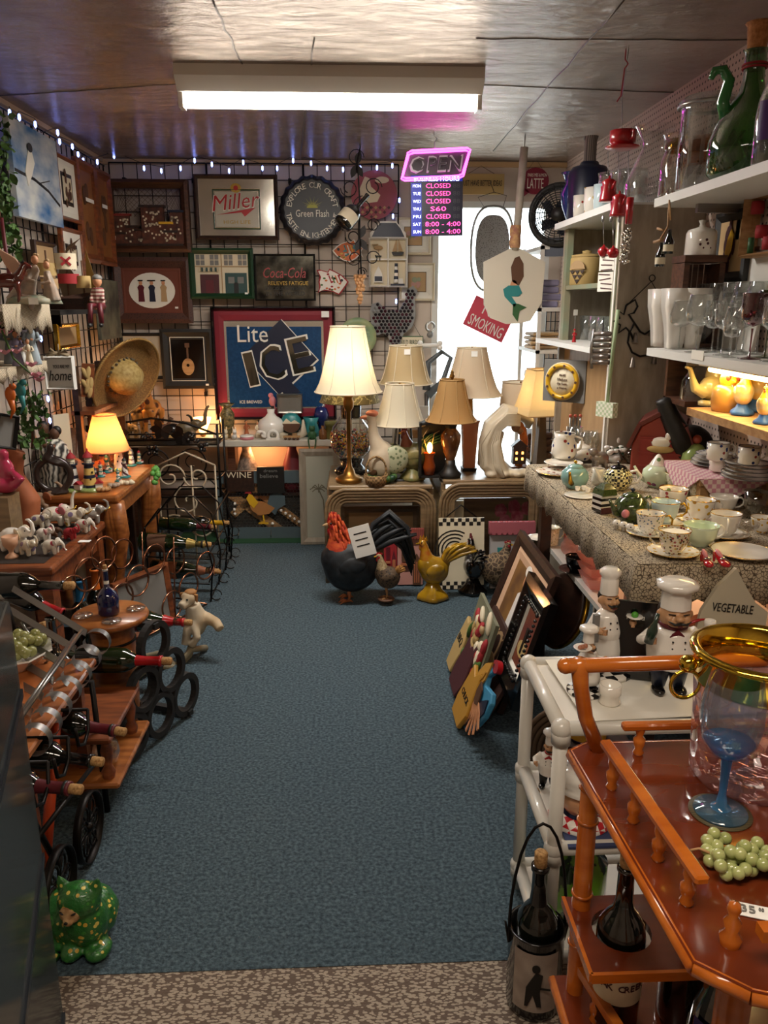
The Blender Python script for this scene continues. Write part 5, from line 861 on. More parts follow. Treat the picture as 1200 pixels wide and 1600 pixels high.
# red hanging coffee mobile
MX = 1.02; q0 = at(972,220,x=MX); top_ = Vector((MX,q0.y,ZC)); t = thing('coffee_mobile','hanging mobile of red cup, coffee pots, spoons and tiny teapots','mobile',top_,-75)
def mo(px,py): q = at(px,py,x=MX); return (t.matrix_basis.inverted() @ q)
k = kk(q0); q = mo(972,234); sc_ = k*52
bb = B(); Q = tr(*q) @ Matrix.Scale(sc_,4); bb.lathe([(.001,0),(.3,0),(.5,.06),(.5,.09),(.3,.05),(.001,.05)],22,0,Q); bb.build('saucer','red',t); bb = B(); bb.lathe([(.001,.08),(.25,.08),(.38,.2),(.4,.52),(.38,.52),(.34,.2),(.001,.14)],22,0,Q); bb.tube([(.38,0,.45),(.55,0,.45),(.52,0,.25),(.37,0,.22)],.04,6,0,Q); bb.build('cup','red',t)
for px,py,s in ((950,315,36),(966,338,34)):
    q = mo(px,py); Q = tr(*q) @ Matrix.Scale(k*s,4); bb = B(); bb.lathe([(.001,0),(.42,0),(.4,.1),(.3,.7),(.34,.85),(.2,.95),(.05,1),(.04,1.1),(.001,1.12)],16,0,Q); bb.tube([(-.3,0,.8),(-.6,0,.7),(-.55,0,.35),(-.38,0,.2)],.05,6,0,Q); bb.tube([(.3,0,.5),(.5,0,.8)],[.09,.05],6,0,Q); bb.build('coffee_pot','red',t)
q = mo(982,350); B().lathe([(.001,0),(.013,0),(.013,.09),(.001,.09)],12,0,tr(*q)).build('thermos','red',t)
for px,py in ((943,393),(958,395)):
    q = mo(px,py); Q = tr(*q) @ Matrix.Scale(k*20,4); bb = B(); bb.ell((0,0,0),(.45,.4,.4),0,Q) if 0 else bb.lathe([(.001,-.4),(.3,-.38),(.5,0),(.35,.3),(.1,.42),(.08,.55),(.001,.55)],14,0,Q); bb.tube([(-.4,0,-.1),(-.75,0,.2)],[.12,.06],6,0,Q); bb.tube([(.4,0,.2),(.7,0,.1),(.45,0,-.2)],.06,6,0,Q); bb.build('tiny_teapot','red',t)
[B().tube([mo(px,y0),mo(px,y1)],.0012,4).build('string','steel',t) for px,y0,y1 in ((950,280,236),(966,305,236),(982,316,236),(943,385,345),(958,388,345),(972,203,150))]; B().tube([mo(972,150),(0,0,0)],.0015,4).build('string','steel',t); bb = B(); [bb.ell(tuple(mo(px,342)),(.009,.006,.014)) for px in (942,955,968)]; bb.build('spoons','steel',t)
q = at(978,384,x=1.0); t = thing('silver_spinner','sparkling silver beaded ornament hanging beside the tiny red teapots','ornament',q,-60); bb = B(); random.seed(2); [bb.ell((rnd(-.014,.014),rnd(-.01,.01),rnd(-.06,.06)),rnd(.005,.009),n=6,m=4) for i in range(42)]; bb.tube([(0,0,.06),(0,0,.12)],.001,3); bb.build('beads',M('chrome','c9c4bc',.08,1),t)
t = thing('red_wire_hook','thin red wire plant hook hanging from the foil ceiling','hook',at(978,78,z=ZC)); bb = B(); bb.tube([(0,0,0),(0,0,-.03),(.012,0,-.045),(0,0,-.06),(-.006,0,-.15),(-.02,0,-.17)],.0025,5); bb.build('hook','redmatt',t)
# mini bottles with raffia
q = at(1038,402,x=1.1); t = thing('mini_bottles','pair of tiny dark wine bottles tied with raffia hanging from the top shelf','ornament',q,-80); zt = 1.895-q.z; bb = B(); bb.tube([(0,0,zt),(.005,0,.1),(-.02,-.01,.06)],.003,4); bb.tube([(0,0,zt),(.02,0,.12)],.003,4); bb.tube([(-.02,0,.09),(-.06,0,.1)],.005,4); bb.tube([(-.02,0,.06),(-.075,0,.055)],.006,4); bb.build('raffia','palewood',t)
for dx,dz in ((-.025,-.03),(.02,.01)): bb = B(); bb.lathe([(.001,0),(.016,0),(.017,.04),(.008,.06),(.006,.08),(.001,.08)],12,0,tr(dx,0,dz)); o = bb.build('small_bottle','bottledark',t); B().lathe([(.0175,.008),(.0175,.03)],12,0,tr(dx,0,dz)).build('label','cream',o)
# wooden box, canister, glass bowl in it
t = thing('slatted_crate','brown slatted wooden crate hung on the wall under the white canister','crate',(1.3,2.9,1.63)); q = at(1084,398,y=2.95); zc = at(1080,400,y=2.95).z; t.location = (1.285,2.95,zc); w = .155; hh = zc-1.395
B().box((0,0,-.012),(w,.12,.024)).build('top','walnut',t); [B().box((s*(w/2-.012),0,-hh/2-.012),(.02,.11,hh-.03)).build('side','walnut',t) for s in (-1,1)]; [B().box((-.055+.022*i,.052,-hh/2-.012),(.017,.008,hh-.03)).build('slat','walnut',t) for i in range(6)]; B().box((0,0,-hh+.008),(w-.03,.11,.012)).build('bottom','walnut',t)
t2 = vessel('white_canister','white lidded canister printed with cherries on top of the crate','canister',(1.285,2.95,zc),[(.001,0),(.42,0),(.44,.03),(.43,.62),(.38,.72),(.1,.8),(.07,.88),(.12,.98),(.001,1)],'whitegloss',.125); bb = B(); [bb.ell((x,-.435+abs(x)*.2,z),(.04,.01,.04)) for x,z in ((-.18,.3),(-.08,.2),(.02,.32),(.1,.2),(-.02,.42))]; bb.build('printed_cherries','maroon',t2)
vessel('glass_bowl','clear round glass bowl inside the slatted crate','bowl',(1.285,2.93,1.405),[(.001,0),(.3,0),(.5,.35),(.45,.7),(.4,.75)],'ribglass',.13)
t = thing('corner_shelf','dark wooden box shelf holding a cut glass dome below the wine glasses','shelf',(1.31,2.88,1.2)); B().box((0,0,.0),(.2,.2,.02)).build('bottom','walnut',t); B().box((.09,0,.08),(.02,.2,.15)).build('side','walnut',t); B().box((0,.09,.08),(.2,.02,.15)).build('back','walnut',t); vessel('glass_dome','cut glass dome on the dark box shelf','dome',(1.29,2.86,1.212),[(.5,0),(.48,.5),(.3,.85),(.08,.95),(.1,1.05),(.001,1.1)],'ribglass',.13)
# wall picture, red toy box
ry_ = RLw(1122,330,1174,440,XR-.01); t = framed('framed_picture','black framed picture of a yellow bird in dark red leaves on the pegboard','picture',*[ry_[0],ry_[1],ry_[2]],rz=-90,f=.035,fm='black'); w,h = ry_[1],ry_[2]; bb = B(); bb.rect(0,0,w-.07,h-.07,-.01,.002,0); random.seed(8)
for i in range(26): bb.disc(rnd(-.03,.03),rnd(-.09,.09),rnd(.008,.02),rnd(.01,.03),-.012-.0004*i,.001,1)
bb.poly([(-.0,-.05),(.03,-.02),(.04,.04),(.02,.06),(.0,.03),(-.015,-.02)],-.024,.002,2); bb.build('print',[M('sand','c9a878',.7),'maroon','yellow'],t)
ry_ = RLw(1184,300,1240,400,XR-.01); t = thing('toy_box_shelf','small pine shadow box with red beads on the pegboard near the frame edge','shadow box',ry_[0],-90); w,h = ry_[1],ry_[2]; frame_ring(B(),w,h,.015,.06).build('frame','palewood',t); [B().lathe([(.001,0),(.02,0),(.022,.02),(.02,.04),(.001,.04)],10,0,tr(rnd(-w*.3,w*.3),-.03,-h*.4+.04*j)).build('red_spool','redmatt',t) for j in range(5)]; B().lathe([(.001,0),(.01,0),(.01,.05),(.001,.05)],10,0,tr(-w*.38,-.03,-h*.42)).build('green_spool','green',t)
ry_ = RLw(1114,340,1400,480,XR-.004); t = thing('pin_board','white board with brown edge strips behind the bird picture','panel',ry_[0],-90); B().rect(0,0,ry_[1],ry_[2],0,.004).build('board','white',t); [B().rect(0,z,ry_[1],.014,-.004,.01).build('edge_strip','walnut',t) for z in (ry_[2]*.22,-ry_[2]*.34)]
# white platters and wine glasses
for i,(px,x,lb) in enumerate(((1030,1.2,'white square vase nearest the bookcase on the glass shelf'),(1052,1.2,'white square vase second from the bookcase, beside the goblets'),(1078,1.26,'white square vase behind the first two goblets'))):
    q = at(px,540,x=x); q.z = 1.391; vessel('square_vase',lb,'vase',q,[(.001,0),(.16,0),(.17,.1),(.2,.35),(.28,.7),(.3,1),(.27,1),(.001,.1)],'whitegloss',.215,n=4,rz=45)
for i in range(5): q = at(1074+22*i,540,x=1.39); q.z = 1.391; t = thing('white_platter','large white platter standing on edge against the wall behind the wine glasses','platter',q,-90,'platters standing behind the wine glasses',rx=-8); B().rect(0,.115,.15,.23,0,.012).build('dish','whitegloss',t)
wl = [(1060,1.2,0,.17),(1088,1.19,0,.19),(1075,1.27,0,.18),(1112,1.25,0,.17),(1128,1.2,1,.16),(1150,1.26,0,.17),(1142,1.18,2,.15),(1172,1.2,1,.19),(1100,1.33,0,.23),(1120,1.34,0,.23),(1140,1.34,0,.23),(1160,1.35,0,.23),(1182,1.34,0,.23),(1196,1.28,0,.2),(1210,1.22,0,.18)]
ws = ['slender goblet nearest the white square vases','large balloon goblet at the shelf edge left of the glass row','goblet behind the large balloon goblet','goblet behind the gap between balloon and straight glasses','straight sided wine glass at the shelf edge mid row','goblet behind the small tulip glass','small tulip glass close to the price strip','tall glass with dark pink tint near the frame edge','back row goblet farthest from the camera','second back row goblet before the platters','third back row goblet before the platters','fourth back row goblet before the platters','nearest back row goblet by the frame edge','goblet with green tinted wine look at the frame edge','goblet cut by the right frame edge']
GL('rosetint','b86a78',.75); GL('greentint','9aa85a',.8)
for (px,x,kd,hh),lb in zip(wl,ws): q = at(px,545,x=x); q.z = 1.391; wineglass('clear '+lb if 'tint' not in lb else lb,q,hh,.48 if kd == 0 else .4,{7: 'rosetint',13: 'greentint'}.get(ws.index(lb),'glass'),'wine glasses on the white shelf',kd)
B().rect(0,0,.09,.03,0,.001).build('price_strip','paper',None); o = C.objects['price_strip']; q = at(1090,555,x=1.128); o.location = q; o.rotation_euler = (0,0,R(-90)); tag(o,'white paper price strip stuck to the edge of the wine glass shelf','price tag')
t = thing('shelf_light','thin lit strip light under the wine glass shelf','light',(1.2,2.25,1.36)); B().box((0,0,-.004),(.045,.75,.012)).build('housing','fixture',t); B().tube([(0,-.36,-.018),(0,.33,-.018)],.01,8).build('light_tube',M('warmtube','fff0c0',e='ffd98a',es=9),t); lamp_light('shelf_light_glow',(1.2,2.25,1.33),1.3,(1,.72,.3),kind='AREA',sx=.03,sy=.7)
# ceramic hens on the pine shelf
def rs(px,x=1.25): q = at(px,632,x=x); q.z = 1.211; return q
t = thing('goose_teapot','cream goose shaped teapot with long open beaked neck on the pine shelf','teapot',rs(1105,1.24),10,sc=.135); bb = B(); bb.ell((.1,0,.45),(.36,.28,.32)); bb.tube([(-.1,0,.35),(-.4,0,.45),(-.5,0,.7),(-.6,0,.95),(-.74,0,.98)],[.2,.13,.08,.06,.04],10); bb.build('body',M('goosecream','c2b07a',.2,coat=.5),t,rem=.025); B().lathe([(.001,0),(.3,0),(.3,.1),(.2,.14)],18,0,tr(.08,0,0)).build('foot','goosecream',t); B().lathe([(.28,.7),(.26,.85),(.2,1.1),(.12,1.3),(.001,1.35)],12,0,tr(.25,.1,0)).build('lid','goosecream',t)
M('henjar','b0813c',.3,coat=.4); t = thing('hen_jar','squat hen cookie jar with red comb and yellow beak on the pine shelf','cookie jar',rs(1137,1.24),-100,sc=.15); B().lathe([(.001,0),(.32,0),(.36,.2),(.34,.45),(.26,.55),(.001,.6)],20).build('pot','henjar',t); bb = B(); bb.ell((.0,0,.68),(.26,.22,.24)); bb.build('head','yellow',t); bb = B(); [bb.ell((x,0,.92+z),.08) for x,z in ((-.12,-.03),(0,.02),(.12,0))]; bb.ell((.2,0,.5),(.08,.06,.12)); bb.ell((.2,.1,.75),(.07,.06,.09)); bb.ell((.2,-.1,.75),(.07,.06,.09)); bb.build('comb',M('combred','a8402a',.3,coat=.5),t); B().lathe([(.1,0),(.001,.18)],8,0,tr(.2,0,.66) @ rot(y=90)).build('beak','yellow',t)
for i,(px,x,hh,lb) in enumerate(((1160,1.24,.15,'bright yellow ceramic rooster on a blue base beside the hen jar'),(1182,1.33,.17,'yellow and white ceramic rooster with grey tail at the back of the pine shelf'),(1196,1.21,.12,'small yellow ceramic rooster at the frame edge of the pine shelf'))):
    rooster(lb,rs(px,x),hh/.95,-110-10*i,M('roost_yw','c9bda0',.2,c2='d9a820',sc=4,coat=.5) and 'roost_yw','yellow',M('greytail','6a6470',.4) and 'greytail','mound',comb='combred',leg='blue',hen=(i == 2),fat=1.3,nf=5)
# lace table
TX,TZ = .75,.9; t = thing('display_table','long display table under the lace cloth with a lower shelf','table',(1.085,2.53,0)); B().box((0,0,TZ-.02),(.66,1.28,.03)).build('tabletop','walnut',t); B().box((.03,0,.55),(.56,1.2,.02)).build('lower_shelf','doorwhite',t)
for x in (-.27,.3):
    for y in (-.6,.6): B().box((x,y,.44),(.045,.045,.87)).build('leg','darkwood',t)
M('lace','b9aa90',.9,c2='54483a',pat='cells',sc=105,thr=.075); bb = B(); nx = 60
def hem(i): return .1+.007*math.sin(i*1.1)+.004*math.sin(i*2.7)
P = [(TX-.01,3.17-.65*0)]; ring = []
for i in range(61): ring.append((TX-.012+.004*math.sin(i*.9),3.17-1.29*i/60))
for i in range(1,31): ring.append((TX-.012+.67*i/30,1.875+.004*math.sin(i*.8)))
vs = []; 
for i,(x,y) in enumerate(ring): dx,dy = (-.006,0) if i <= 60 else (0,-.006); vs += [(x,y,TZ+.003),(x+dx,y+dy,TZ-.004),(x+dx*2,y+dy*2,TZ-hem(i))]
fs = [(3*i+j,3*i+3+j,3*i+4+j,3*i+1+j) for i in range(len(ring)-1) for j in (0,1)]; bb.add(vs,fs,0,True); bb.add([(TX-.012,3.17,TZ+.003),(TX-.012,1.875,TZ+.003),(XR-.01,1.875,TZ+.003),(XR-.01,3.17,TZ+.003)],[(0,1,2,3)],0)
o = bb.build('lace_cloth','lace'); tag(o,'beige lace tablecloth with scalloped hem over the long display table','tablecloth'); sm_ = o.modifiers.new('s','SOLIDIFY'); sm_.thickness = .002; sm_.offset = 1
TZ = .906
def tb(px,py,z=None): return at(px,py,z=z or TZ)
def W(px,q): return px*kk(q)
for px,py,w,rz,m,rim,sau,sl,lb,kw in (
  (1014,836,45,-20,'cbluefl','gold','cbluefl','white saucer with gold edge under the blue flowered cup','white teacup with small blue flowers nearest the mushroom figures',{}),
  (1051,866,50,160,'cgoldblk','gold','cyellow','gold rimmed patterned saucer at the table front edge','gold rimmed black scroll teacup filled white at the table front edge',dict(inner='paper')),
  (1093,852,54,5,'cgreen','cgreen',None,'','widest pale green teacup directly behind the red shoes',dict(hm='whitegloss',tall=.62)),
  (1037,818,45,-15,'cblue','gold','china','plain saucer under the pale blue cup','pale blue lined teacup behind the blue flowered cup',{}),
  (1050,796,45,30,'crose','gold',None,'','white teacup with one large dark red rose',{}),
  (1092,815,45,-5,'cyellow','gold','cyellow','yellow flowered saucer under the yellow rose cup','white teacup with big yellow roses',{}),
  (1129,800,43,-5,'china',None,None,'','plain cream wide teacup behind the pleated cup',dict(tall=.6)),
  (1131,838,47,250,'china','gold','china','gold edged saucer beneath the pleated cup','white pleated teacup with thin gold handle right of the green cup',{}),
  (1057,766,38,0,'clace','gold',None,'','small cream teacup with rust dots near the riser stand',{}),
  (1094,782,41,-20,'clace','gold',None,'','cream lace patterned teacup behind the yellow rose cup',{}),
  (1188,832,34,0,'cyellow','gold',None,'','small gold trimmed teacup near the right frame edge',{})):
    q = tb(px,py); cup(lb,q,W(w,q),rz,m,rim,sau,sl=sl,**kw)
q = tb(1160,868); plate('gold rimmed saucer holding a small knife at the right front of the lace table',q,W(48,q),'china','gold',name='side_plate',depth=.16)
q = tb(1163,842); vessel('glass_dish','footed pressed glass dish behind the knife saucer','dish',q,[(.001,0),(.3,0),(.1,.15),(.1,.3),(.5,.55),(.52,.7)],'ribglass',W(38,q))
q = tb(1177,808); vessel('banded_glass','tall tumbler with frosted bands behind the small gold trimmed cup','tumbler',q,[(.001,.02),(.34,0),(.36,.5),(.42,1),(.4,1),(.34,.5),(.001,.05)],GL('bandglass','d8d2bc',.8,lo=.15),W(42,q))
for i,px in enumerate((1101,1124)):
    q = tb(px,882); t = thing('ruby_shoe',('left' if i == 0 else 'right')+' one of two glossy red miniature shoes with silver bows','miniature shoe',q,-90+(8 if i else -4),sc=W(40,q)); bb = B(); bb.ell((.36,0,.14),(.26,.19,.13)); bb.tube([(-.3,0,.42),(-.05,0,.28),(.25,0,.12)],[.11,.13,.16],10); bb.tube([(-.36,0,.4),(-.38,0,.0)],[.09,.05],8); bb.build('upper',M('rubyred','b01020',.12,coat=.8),t,rem=.03); B().ell((-.1,0,.42),(.26,.1,.08),0,rot(y=25)).build('insole','pink',t); B().ell((.22,0,.3),(.05,.15,.07)).build('bow','chrome',t)
# teapots, novelty ceramics
q = tb(985,815); w = W(44,q); t = teapot('dark green ceramic teapot shaped like a tree stump beside the mushrooms',q,w*1.25,20,M('darkgreenglaze','2c3a20',.12,c2='4a5a2a',sc=14,coat=.8),knob='navy'); B().ell((-.45,-.3,.35),(.12,.1,.12)).build('pink_flower','pink',t)
q = tb(943,800); w = W(32,q); t = thing('house_teapot','green roofed house teapot with black and white striped side and dark red door','teapot',q,20,sc=w); bb = B(); [bb.box((0,0,.15+.14*i),(.9,.7,.14),i % 2) for i in range(6)]; bb.build('striped_walls',['blackgloss','whitegloss'],t); B().box((-.1,-.36,.16),(.7,.05,.3)).build('door','maroon',t); B().lathe([(.6,.9),(.5,1.2),(.2,1.45),(.001,1.5)],4,0,rot(z=45),sm=False).build('roof','darkgreenglaze',t)
q = tb(964,765); w = W(46,q); t = teapot('beehive teapot with black dome lid, yellow grid band and white handle',q,w,-10,M('beehive','16181a',.15,c2='d8cf9a',pat='check',sc=11,coat=.7),lid='blackgloss',handle='whitegloss',spout='whitegloss'); bb = B(); [bb.ring((0,0,.62+.06*i),.36-.08*i,.03) for i in range(4)]; bb.build('lid_rings','navy',t)
q = tb(1025,760); w = W(44,q); t = teapot('pale green flowered teapot with tall red patterned cone lid',q,w*1.05,-5,'cgreenfl',lid='crose',handle='china',spout='cgreen'); B().lathe([(.25,.8),(.12,1.02),(.05,1.1),(.001,1.12)],16).build('cone_top','crose',t)
q = tb(1042,738); w = W(56,q); t = vessel('soup_tureen','large white lidded tureen behind the green flowered teapot','tureen',q,[(.001,0),(.3,0),(.5,.25),(.52,.4),(.001,.42)],'china',w); B().lathe([(.54,.4),(.5,.47),(.2,.6),(.1,.62),(.12,.7),(.001,.72)],22).build('lid','china',t)
q = tb(897,762); w = W(44,q); teapot('pale turquoise teapot with gold spout and gold lid rim',q,w,60,M('turq','8ab4ae',.12,coat=.8),spout='gold',knob='gold')
q = tb(874,741); plate('cream flowered plate overhanging the far corner of the lace table',q,W(38,q),'crose','gold',depth=.12); q = tb(880,733); q.z += .02; plate('smaller stacked plate under the blue rooster jug',q,W(30,q),'china',depth=.1)
q = tb(880,726); q.z += .03; w = W(34,q); t = vessel('rooster_jug','white milk jug painted with a blue and red rooster','jug',q,[(.001,0),(.42,0),(.5,.2),(.48,.55),(.38,.8),(.42,1),(.38,.98)],'croost',w*1.15); B().tube([(.4,0,.85),(.7,0,.75),(.66,0,.35),(.45,0,.25)],.05,6).build('handle','china',t)
q = tb(907,718); w = W(32,q); t = vessel('sugar_bowl','white lidded sugar bowl painted with blue roosters','sugar bowl',q,[(.001,0),(.38,0),(.48,.25),(.46,.6),(.001,.62)],'croost',w); B().lathe([(.47,.6),(.42,.7),(.12,.8),(.12,.9),(.001,.95)],18).build('lid','china',t)
q = tb(937,730); t = thing('glass_dog','smoky silver glass dog figurine behind the turquoise teapot','figurine',q,190,sc=W(36,q)); bb = B(); bb.ell((0,0,.4),(.4,.25,.3)); bb.ell((.35,0,.7),(.2,.18,.18)); [bb.tube([(x,y,.3),(x,y,0)],.09,8) for x in (-.22,.22) for y in (-.14,.14)]; bb.build('body',M('smoky','8a8078',.1,.3,coat=.8),t,rem=.03)
q = tb(960,722); t = thing('white_flower_pot','white porcelain flowers with green leaves and a perched bird','ornament',q,sc=W(40,q)); bb = B(); random.seed(4); [bb.ell((rnd(-.4,.4),rnd(-.2,.2),rnd(.35,.6)),(.13,.1,.09),0,rot(rnd(-40,40))) for i in range(9)]; [bb.ell((rnd(-.45,.45),rnd(-.2,.2),rnd(.2,.5)),(.18,.05,.06),1,rot(y=rnd(-60,60))) for i in range(9)]; bb.ell((.1,0,.85),(.07,.06,.12)); bb.build('flowers',['whitegloss','dkgreen'],t); B().lathe([(.001,0),(.2,0),(.3,.3),(.001,.3)],14).build('pot','white',t)
q = tb(988,724); teapot('dark bronze glazed teapot behind the beehive teapot',q,W(30,q),0,M('bronzeglaze','3f2c1c',.15,.3,coat=.6))
q = tb(933,757); vessel('cream_jug','small white cream jug beside the turquoise teapot','jug',q,[(.001,0),(.3,0),(.4,.3),(.3,.75),(.38,1),(.34,.98)],'china',W(26,q))
q = tb(908,775); plate('small white square edged tray under the miniature tea set',q,W(26,q),'china',depth=.06)
for dx,dy,lb in ((-6,-3,'tiny white teapot on the miniature tray'),(4,-4,'tiny white cup at the far side of the miniature tray'),(10,-1,'tiny white cup at the near side of the miniature tray')): q = tb(908+dx,775+dy); q.z += .012; cup(lb,q,W(9,q),0,'china',None,name='miniature_cup',group='miniature tea set')
for i,(dx,dy) in enumerate(((-9,0),(2,3),(12,6))): q = tb(972+dx,826+dy); t = thing('mushroom_figurine',('glossy white round mushroom figurine nearest the green stump teapot','glossy white round mushroom figurine in the middle of the trio','glossy white round mushroom figurine nearest the blue flowered saucer')[i],'figurine',q,0,'round white mushrooms',sc=W(14,q)); bb = B(); bb.lathe([(.001,0),(.25,0),(.2,.4),(.5,.5),(.5,.7),(.3,1),(.001,1.05)],14); bb.build('cap','whitegloss',t); B().ell((-.1,-.45,.72),.08).build('eye','black',t)
# spoon glass + glasses near bookcase foot
q = tb(896,706); t = vessel('straw_glass','clear glass holding silver straws with red tips below the motto plate','glass',q,[(.001,0),(.28,0),(.32,1),(.3,1),(.26,.05)],'glass',W(40,q)); bb = B(); [bb.tube([(x,.05,.05),(x*1.3,.05,1.35)],.04,5) for x in (-.15,-.05,.06,.16)]; bb.build('straws','steel',t); bb = B(); [bb.ell((x,.05,1.4),.07) for x in (-.19,.0,.2)]; bb.build('red_tips','combred',t)
for px,lb in ((876,'clear stemmed glass left of the straw glass'),(916,'clear tumbler right of the straw glass'),(932,'clear tumbler beside the bookcase end panel')): q = tb(px,706); vessel('tumbler',lb,'tumbler',q,[(.001,.02),(.32,0),(.36,1),(.34,1),(.001,.06)],'glass',W(32,q))
# riser stand, crochet cloth, enamel plates
RZ = 1.0; t = thing('riser_stand','small wooden riser on the lace table under the enamel plates','stand',(1.27,2.6,TZ)); B().box((0,0,.082),(.27,.34,.02)).build('top','palewood',t); [B().box((x,y,.036),(.03,.03,.072)).build('leg','palewood',t) for x in (-.11,.11) for y in (-.14,.14)]
bb = B(); v = [(1.13,2.74,RZ),(1.13,2.425,RZ),(1.38,2.425,RZ),(1.38,2.7,RZ),(1.125,2.56,RZ-.08),(1.3,2.42,RZ-.005),(1.2,2.42,RZ-.085)]; bb.add(v,[(0,1,2,3),(0,4,1),(1,6,2)]); o = bb.build('crochet_cloth',M('crochet','c98a9a',.9,c2='e0c9c0',pat='check',sc=70)); tag(o,'pink crocheted doily draped over the riser stand','doily'); sm_ = o.modifiers.new('s','SOLIDIFY'); sm_.thickness = .004; sm_.offset = 1
def rp(px,py,dz=.006): q = at(px,py,z=RZ+dz); return q
NV = 'navy'
for px,py,n,w,grp in ((1115,727,4,34,'far'),(1166,748,5,40,'near')):
    q = rp(px,py); ww = W(w,q)
    for j in range(n): plate('navy rimmed enamel plate, %s in the %s stack on the riser' % (('bottom one','second from the bottom','third from the bottom','fourth from the bottom','top one')[j if j < n-1 else 4],grp),q+Vector((rnd(-.004,.004),0,.012*j)),ww*(1 if j < 2 else .86),'croost' if j == n-1 else 'china',NV,group='enamel plates on the riser',depth=.1)
for px,py,dz,lb in ((1120,718,.055,'enamel cup with navy rooster on top of the far plate stack'),(1124,735,.012,'enamel cup with navy rooster between the two plate stacks'),(1169,724,.065,'enamel cup with navy rooster on top of the near plate stack')): q = rp(px,py,dz); cup(lb,q,W(36,q),-15,'croost',NV,foot=False,group='enamel rooster cups',tall=.75,name='enamel_cup')
q = tb(1183,772); vessel('shot_glass','small clear glass below the riser near the frame edge','glass',q,GW,'glass',W(18,q))
# barn jar
q = at(1030,738,z=TZ); k = kk(q); t = thing('barn_jar','red ceramic barn cookie jar with a white hen above the doors','cookie jar',q,-25,sc=k*100); M('barnred','8a3324',.5); M('barnroof','5f231a',.5)
bb = B(); bb.poly([(-.42,0),(.42,0),(.42,.45),(.3,.75),(0,.95),(-.3,.75),(-.42,.45)],.6,.9); bb.build('walls','barnred',t,bev=.02); bb = B()
for s in (-1,1): bb.box((s*.4,.15,.6),(.06,1.0,.38),0,tr(s*.4,.15,.6) @ rot(y=-s*22) @ tr(-s*.4,-.15,-.6)); bb.box((s*.16,.15,.88),(.06,1.0,.36),0,tr(s*.16,.15,.88) @ rot(y=-s*58) @ tr(-s*.16,-.15,-.88))
bb.build('roof','barnroof',t); bb = B(); [bb.rect(x,.35,.2,.5,-.3,.03) for x in (-.2,.2)]; [bb.rect(x,z,.22,.03,-.33,.02) for x in (-.2,.2) for z in (.15,.35,.55)]; bb.build('door','roofred',t); bb = B(); bb.ell((0,-.34,.52),(.14,.03,.09)); bb.ell((.1,-.34,.62),(.05,.03,.06)); bb.build('white_hen','whitegloss',t); B().ell((0,-.34,.42),(.2,.04,.06)).build('nest','mustard',t)
q = at(1078,722,z=TZ); t = thing('black_cloth_bundle','heap of black folded fabric between the barn jar and pegboard','fabric',(1.28,2.95,TZ)); bb = B(); bb.tube([(-.1,-.03,.3),(-.02,-.05,.15),(.06,-.04,.02)],[.03,.05,.06],8); bb.ell((.03,-.02,.1),(.1,.07,.1)); bb.ell((.08,-.08,.06),(.07,.06,.07)); bb.build('folds','black',t,rem=.012)
q = at(1085,728,z=TZ+.05); t = thing('green_shell_dish','green glazed novelty dish with pink ball knob beside the plates','dish',(q.x,q.y,TZ),sc=.11); B().lathe([(.001,0),(.4,0),(.5,.4),(.45,.9),(.2,1.2),(.001,1.25)],16).build('dome',M('avocado','8a9a5a',.2,coat=.6),t); B().ell((0,0,1.38),.16).build('knob','combred',t)
# things under the lace table, on its lower shelf
LZ = .562
def lo(px,py,x=None): return at(px,py,z=LZ) if x is None else at(px,py,x=x)
q = lo(860,850); cup('small white mug with brown print on the lower shelf corner',q,W(28,q),0,'clace',None,group=None,foot=False,name='mug',tall=1.0)
q = lo(848,848); plate('white saucer at the far corner of the lower shelf',q+Vector((-.0,.06,0)),W(20,q),'china')
q = lo(888,874); rooster('pink glass hen on the lower shelf under the lace table',q,W(46,q),170,'pinkglass','pinkglass','pinkglass',None,comb='combred',leg='pink',hen=True,fat=1.5,name='glass_hen',cat='hen figurine')
q = lo(898,893); cup('black cup and saucer next to the pink glass hen',q,W(32,q),0,'blackgloss',None,'blackgloss',sl='black saucer under the black cup on the lower shelf',group=None)
bb = B(); q = lo(888,852)
for i,(px,py,w,lb) in enumerate(((940,922,60,'pink pressed glass dish, lowest of the pink glass stack'),(935,905,54,'pink pressed glass dish in the middle of the stack'),(928,892,50,'pink ribbed glass butter box on top of the stack'))):
    q = lo(935,915); q.z += .035*i; t = thing('pink_glass_dish',lb,'glass dish',q+Vector((0,.03*i,0)),10*i,'pink glass on the lower shelf',sc=W(w,q)); bb = B(); bb.lathe([(.001,.02),(.42,0),(.5,.1),(.62,.3),(.6,.3),(.47,.12),(.001,.06)],4,0,rot(z=45),sm=False); bb.build('dish','pinkglass',t)
q = lo(975,940); t = thing('butter_dish','frosted pink glass loaf shaped dish lit orange under the tablecloth','dish',(.96,2.28,LZ),sc=.2); B().box((0,0,.3),(.7,1,.55)).build('cover',M('frostpink','d9a890',.5),t,bev=.08,seg=3); B().box((0,0,.02),(.8,1.15,.04)).build('base','pinkglass',t)
t = vessel('brown_crock','brown jar with wooden lid at the back of the lower shelf','jar',(1.08,2.98,LZ),C1,'brown',.16); B().lathe([(.5,.8),(.4,.9),(.001,.92)],16).build('lid','palewood',t); t = thing('shell_lamp','orange glowing ruffled shell bowl on the lower shelf','bowl',(1.02,2.78,LZ),sc=.14); B().lathe([(.001,0),(.2,0),(.3,.2),(.6,.55),(.58,.56),(.25,.25),(.001,.1)],32,fn=lambda a: 1+.12*math.sin(a*8)).build('bowl',M('peachglow','e0a070',.4),t)
lamp_light('glow_under_table',(1.2,2.6,.8),2.5,(1,.5,.25),.04)
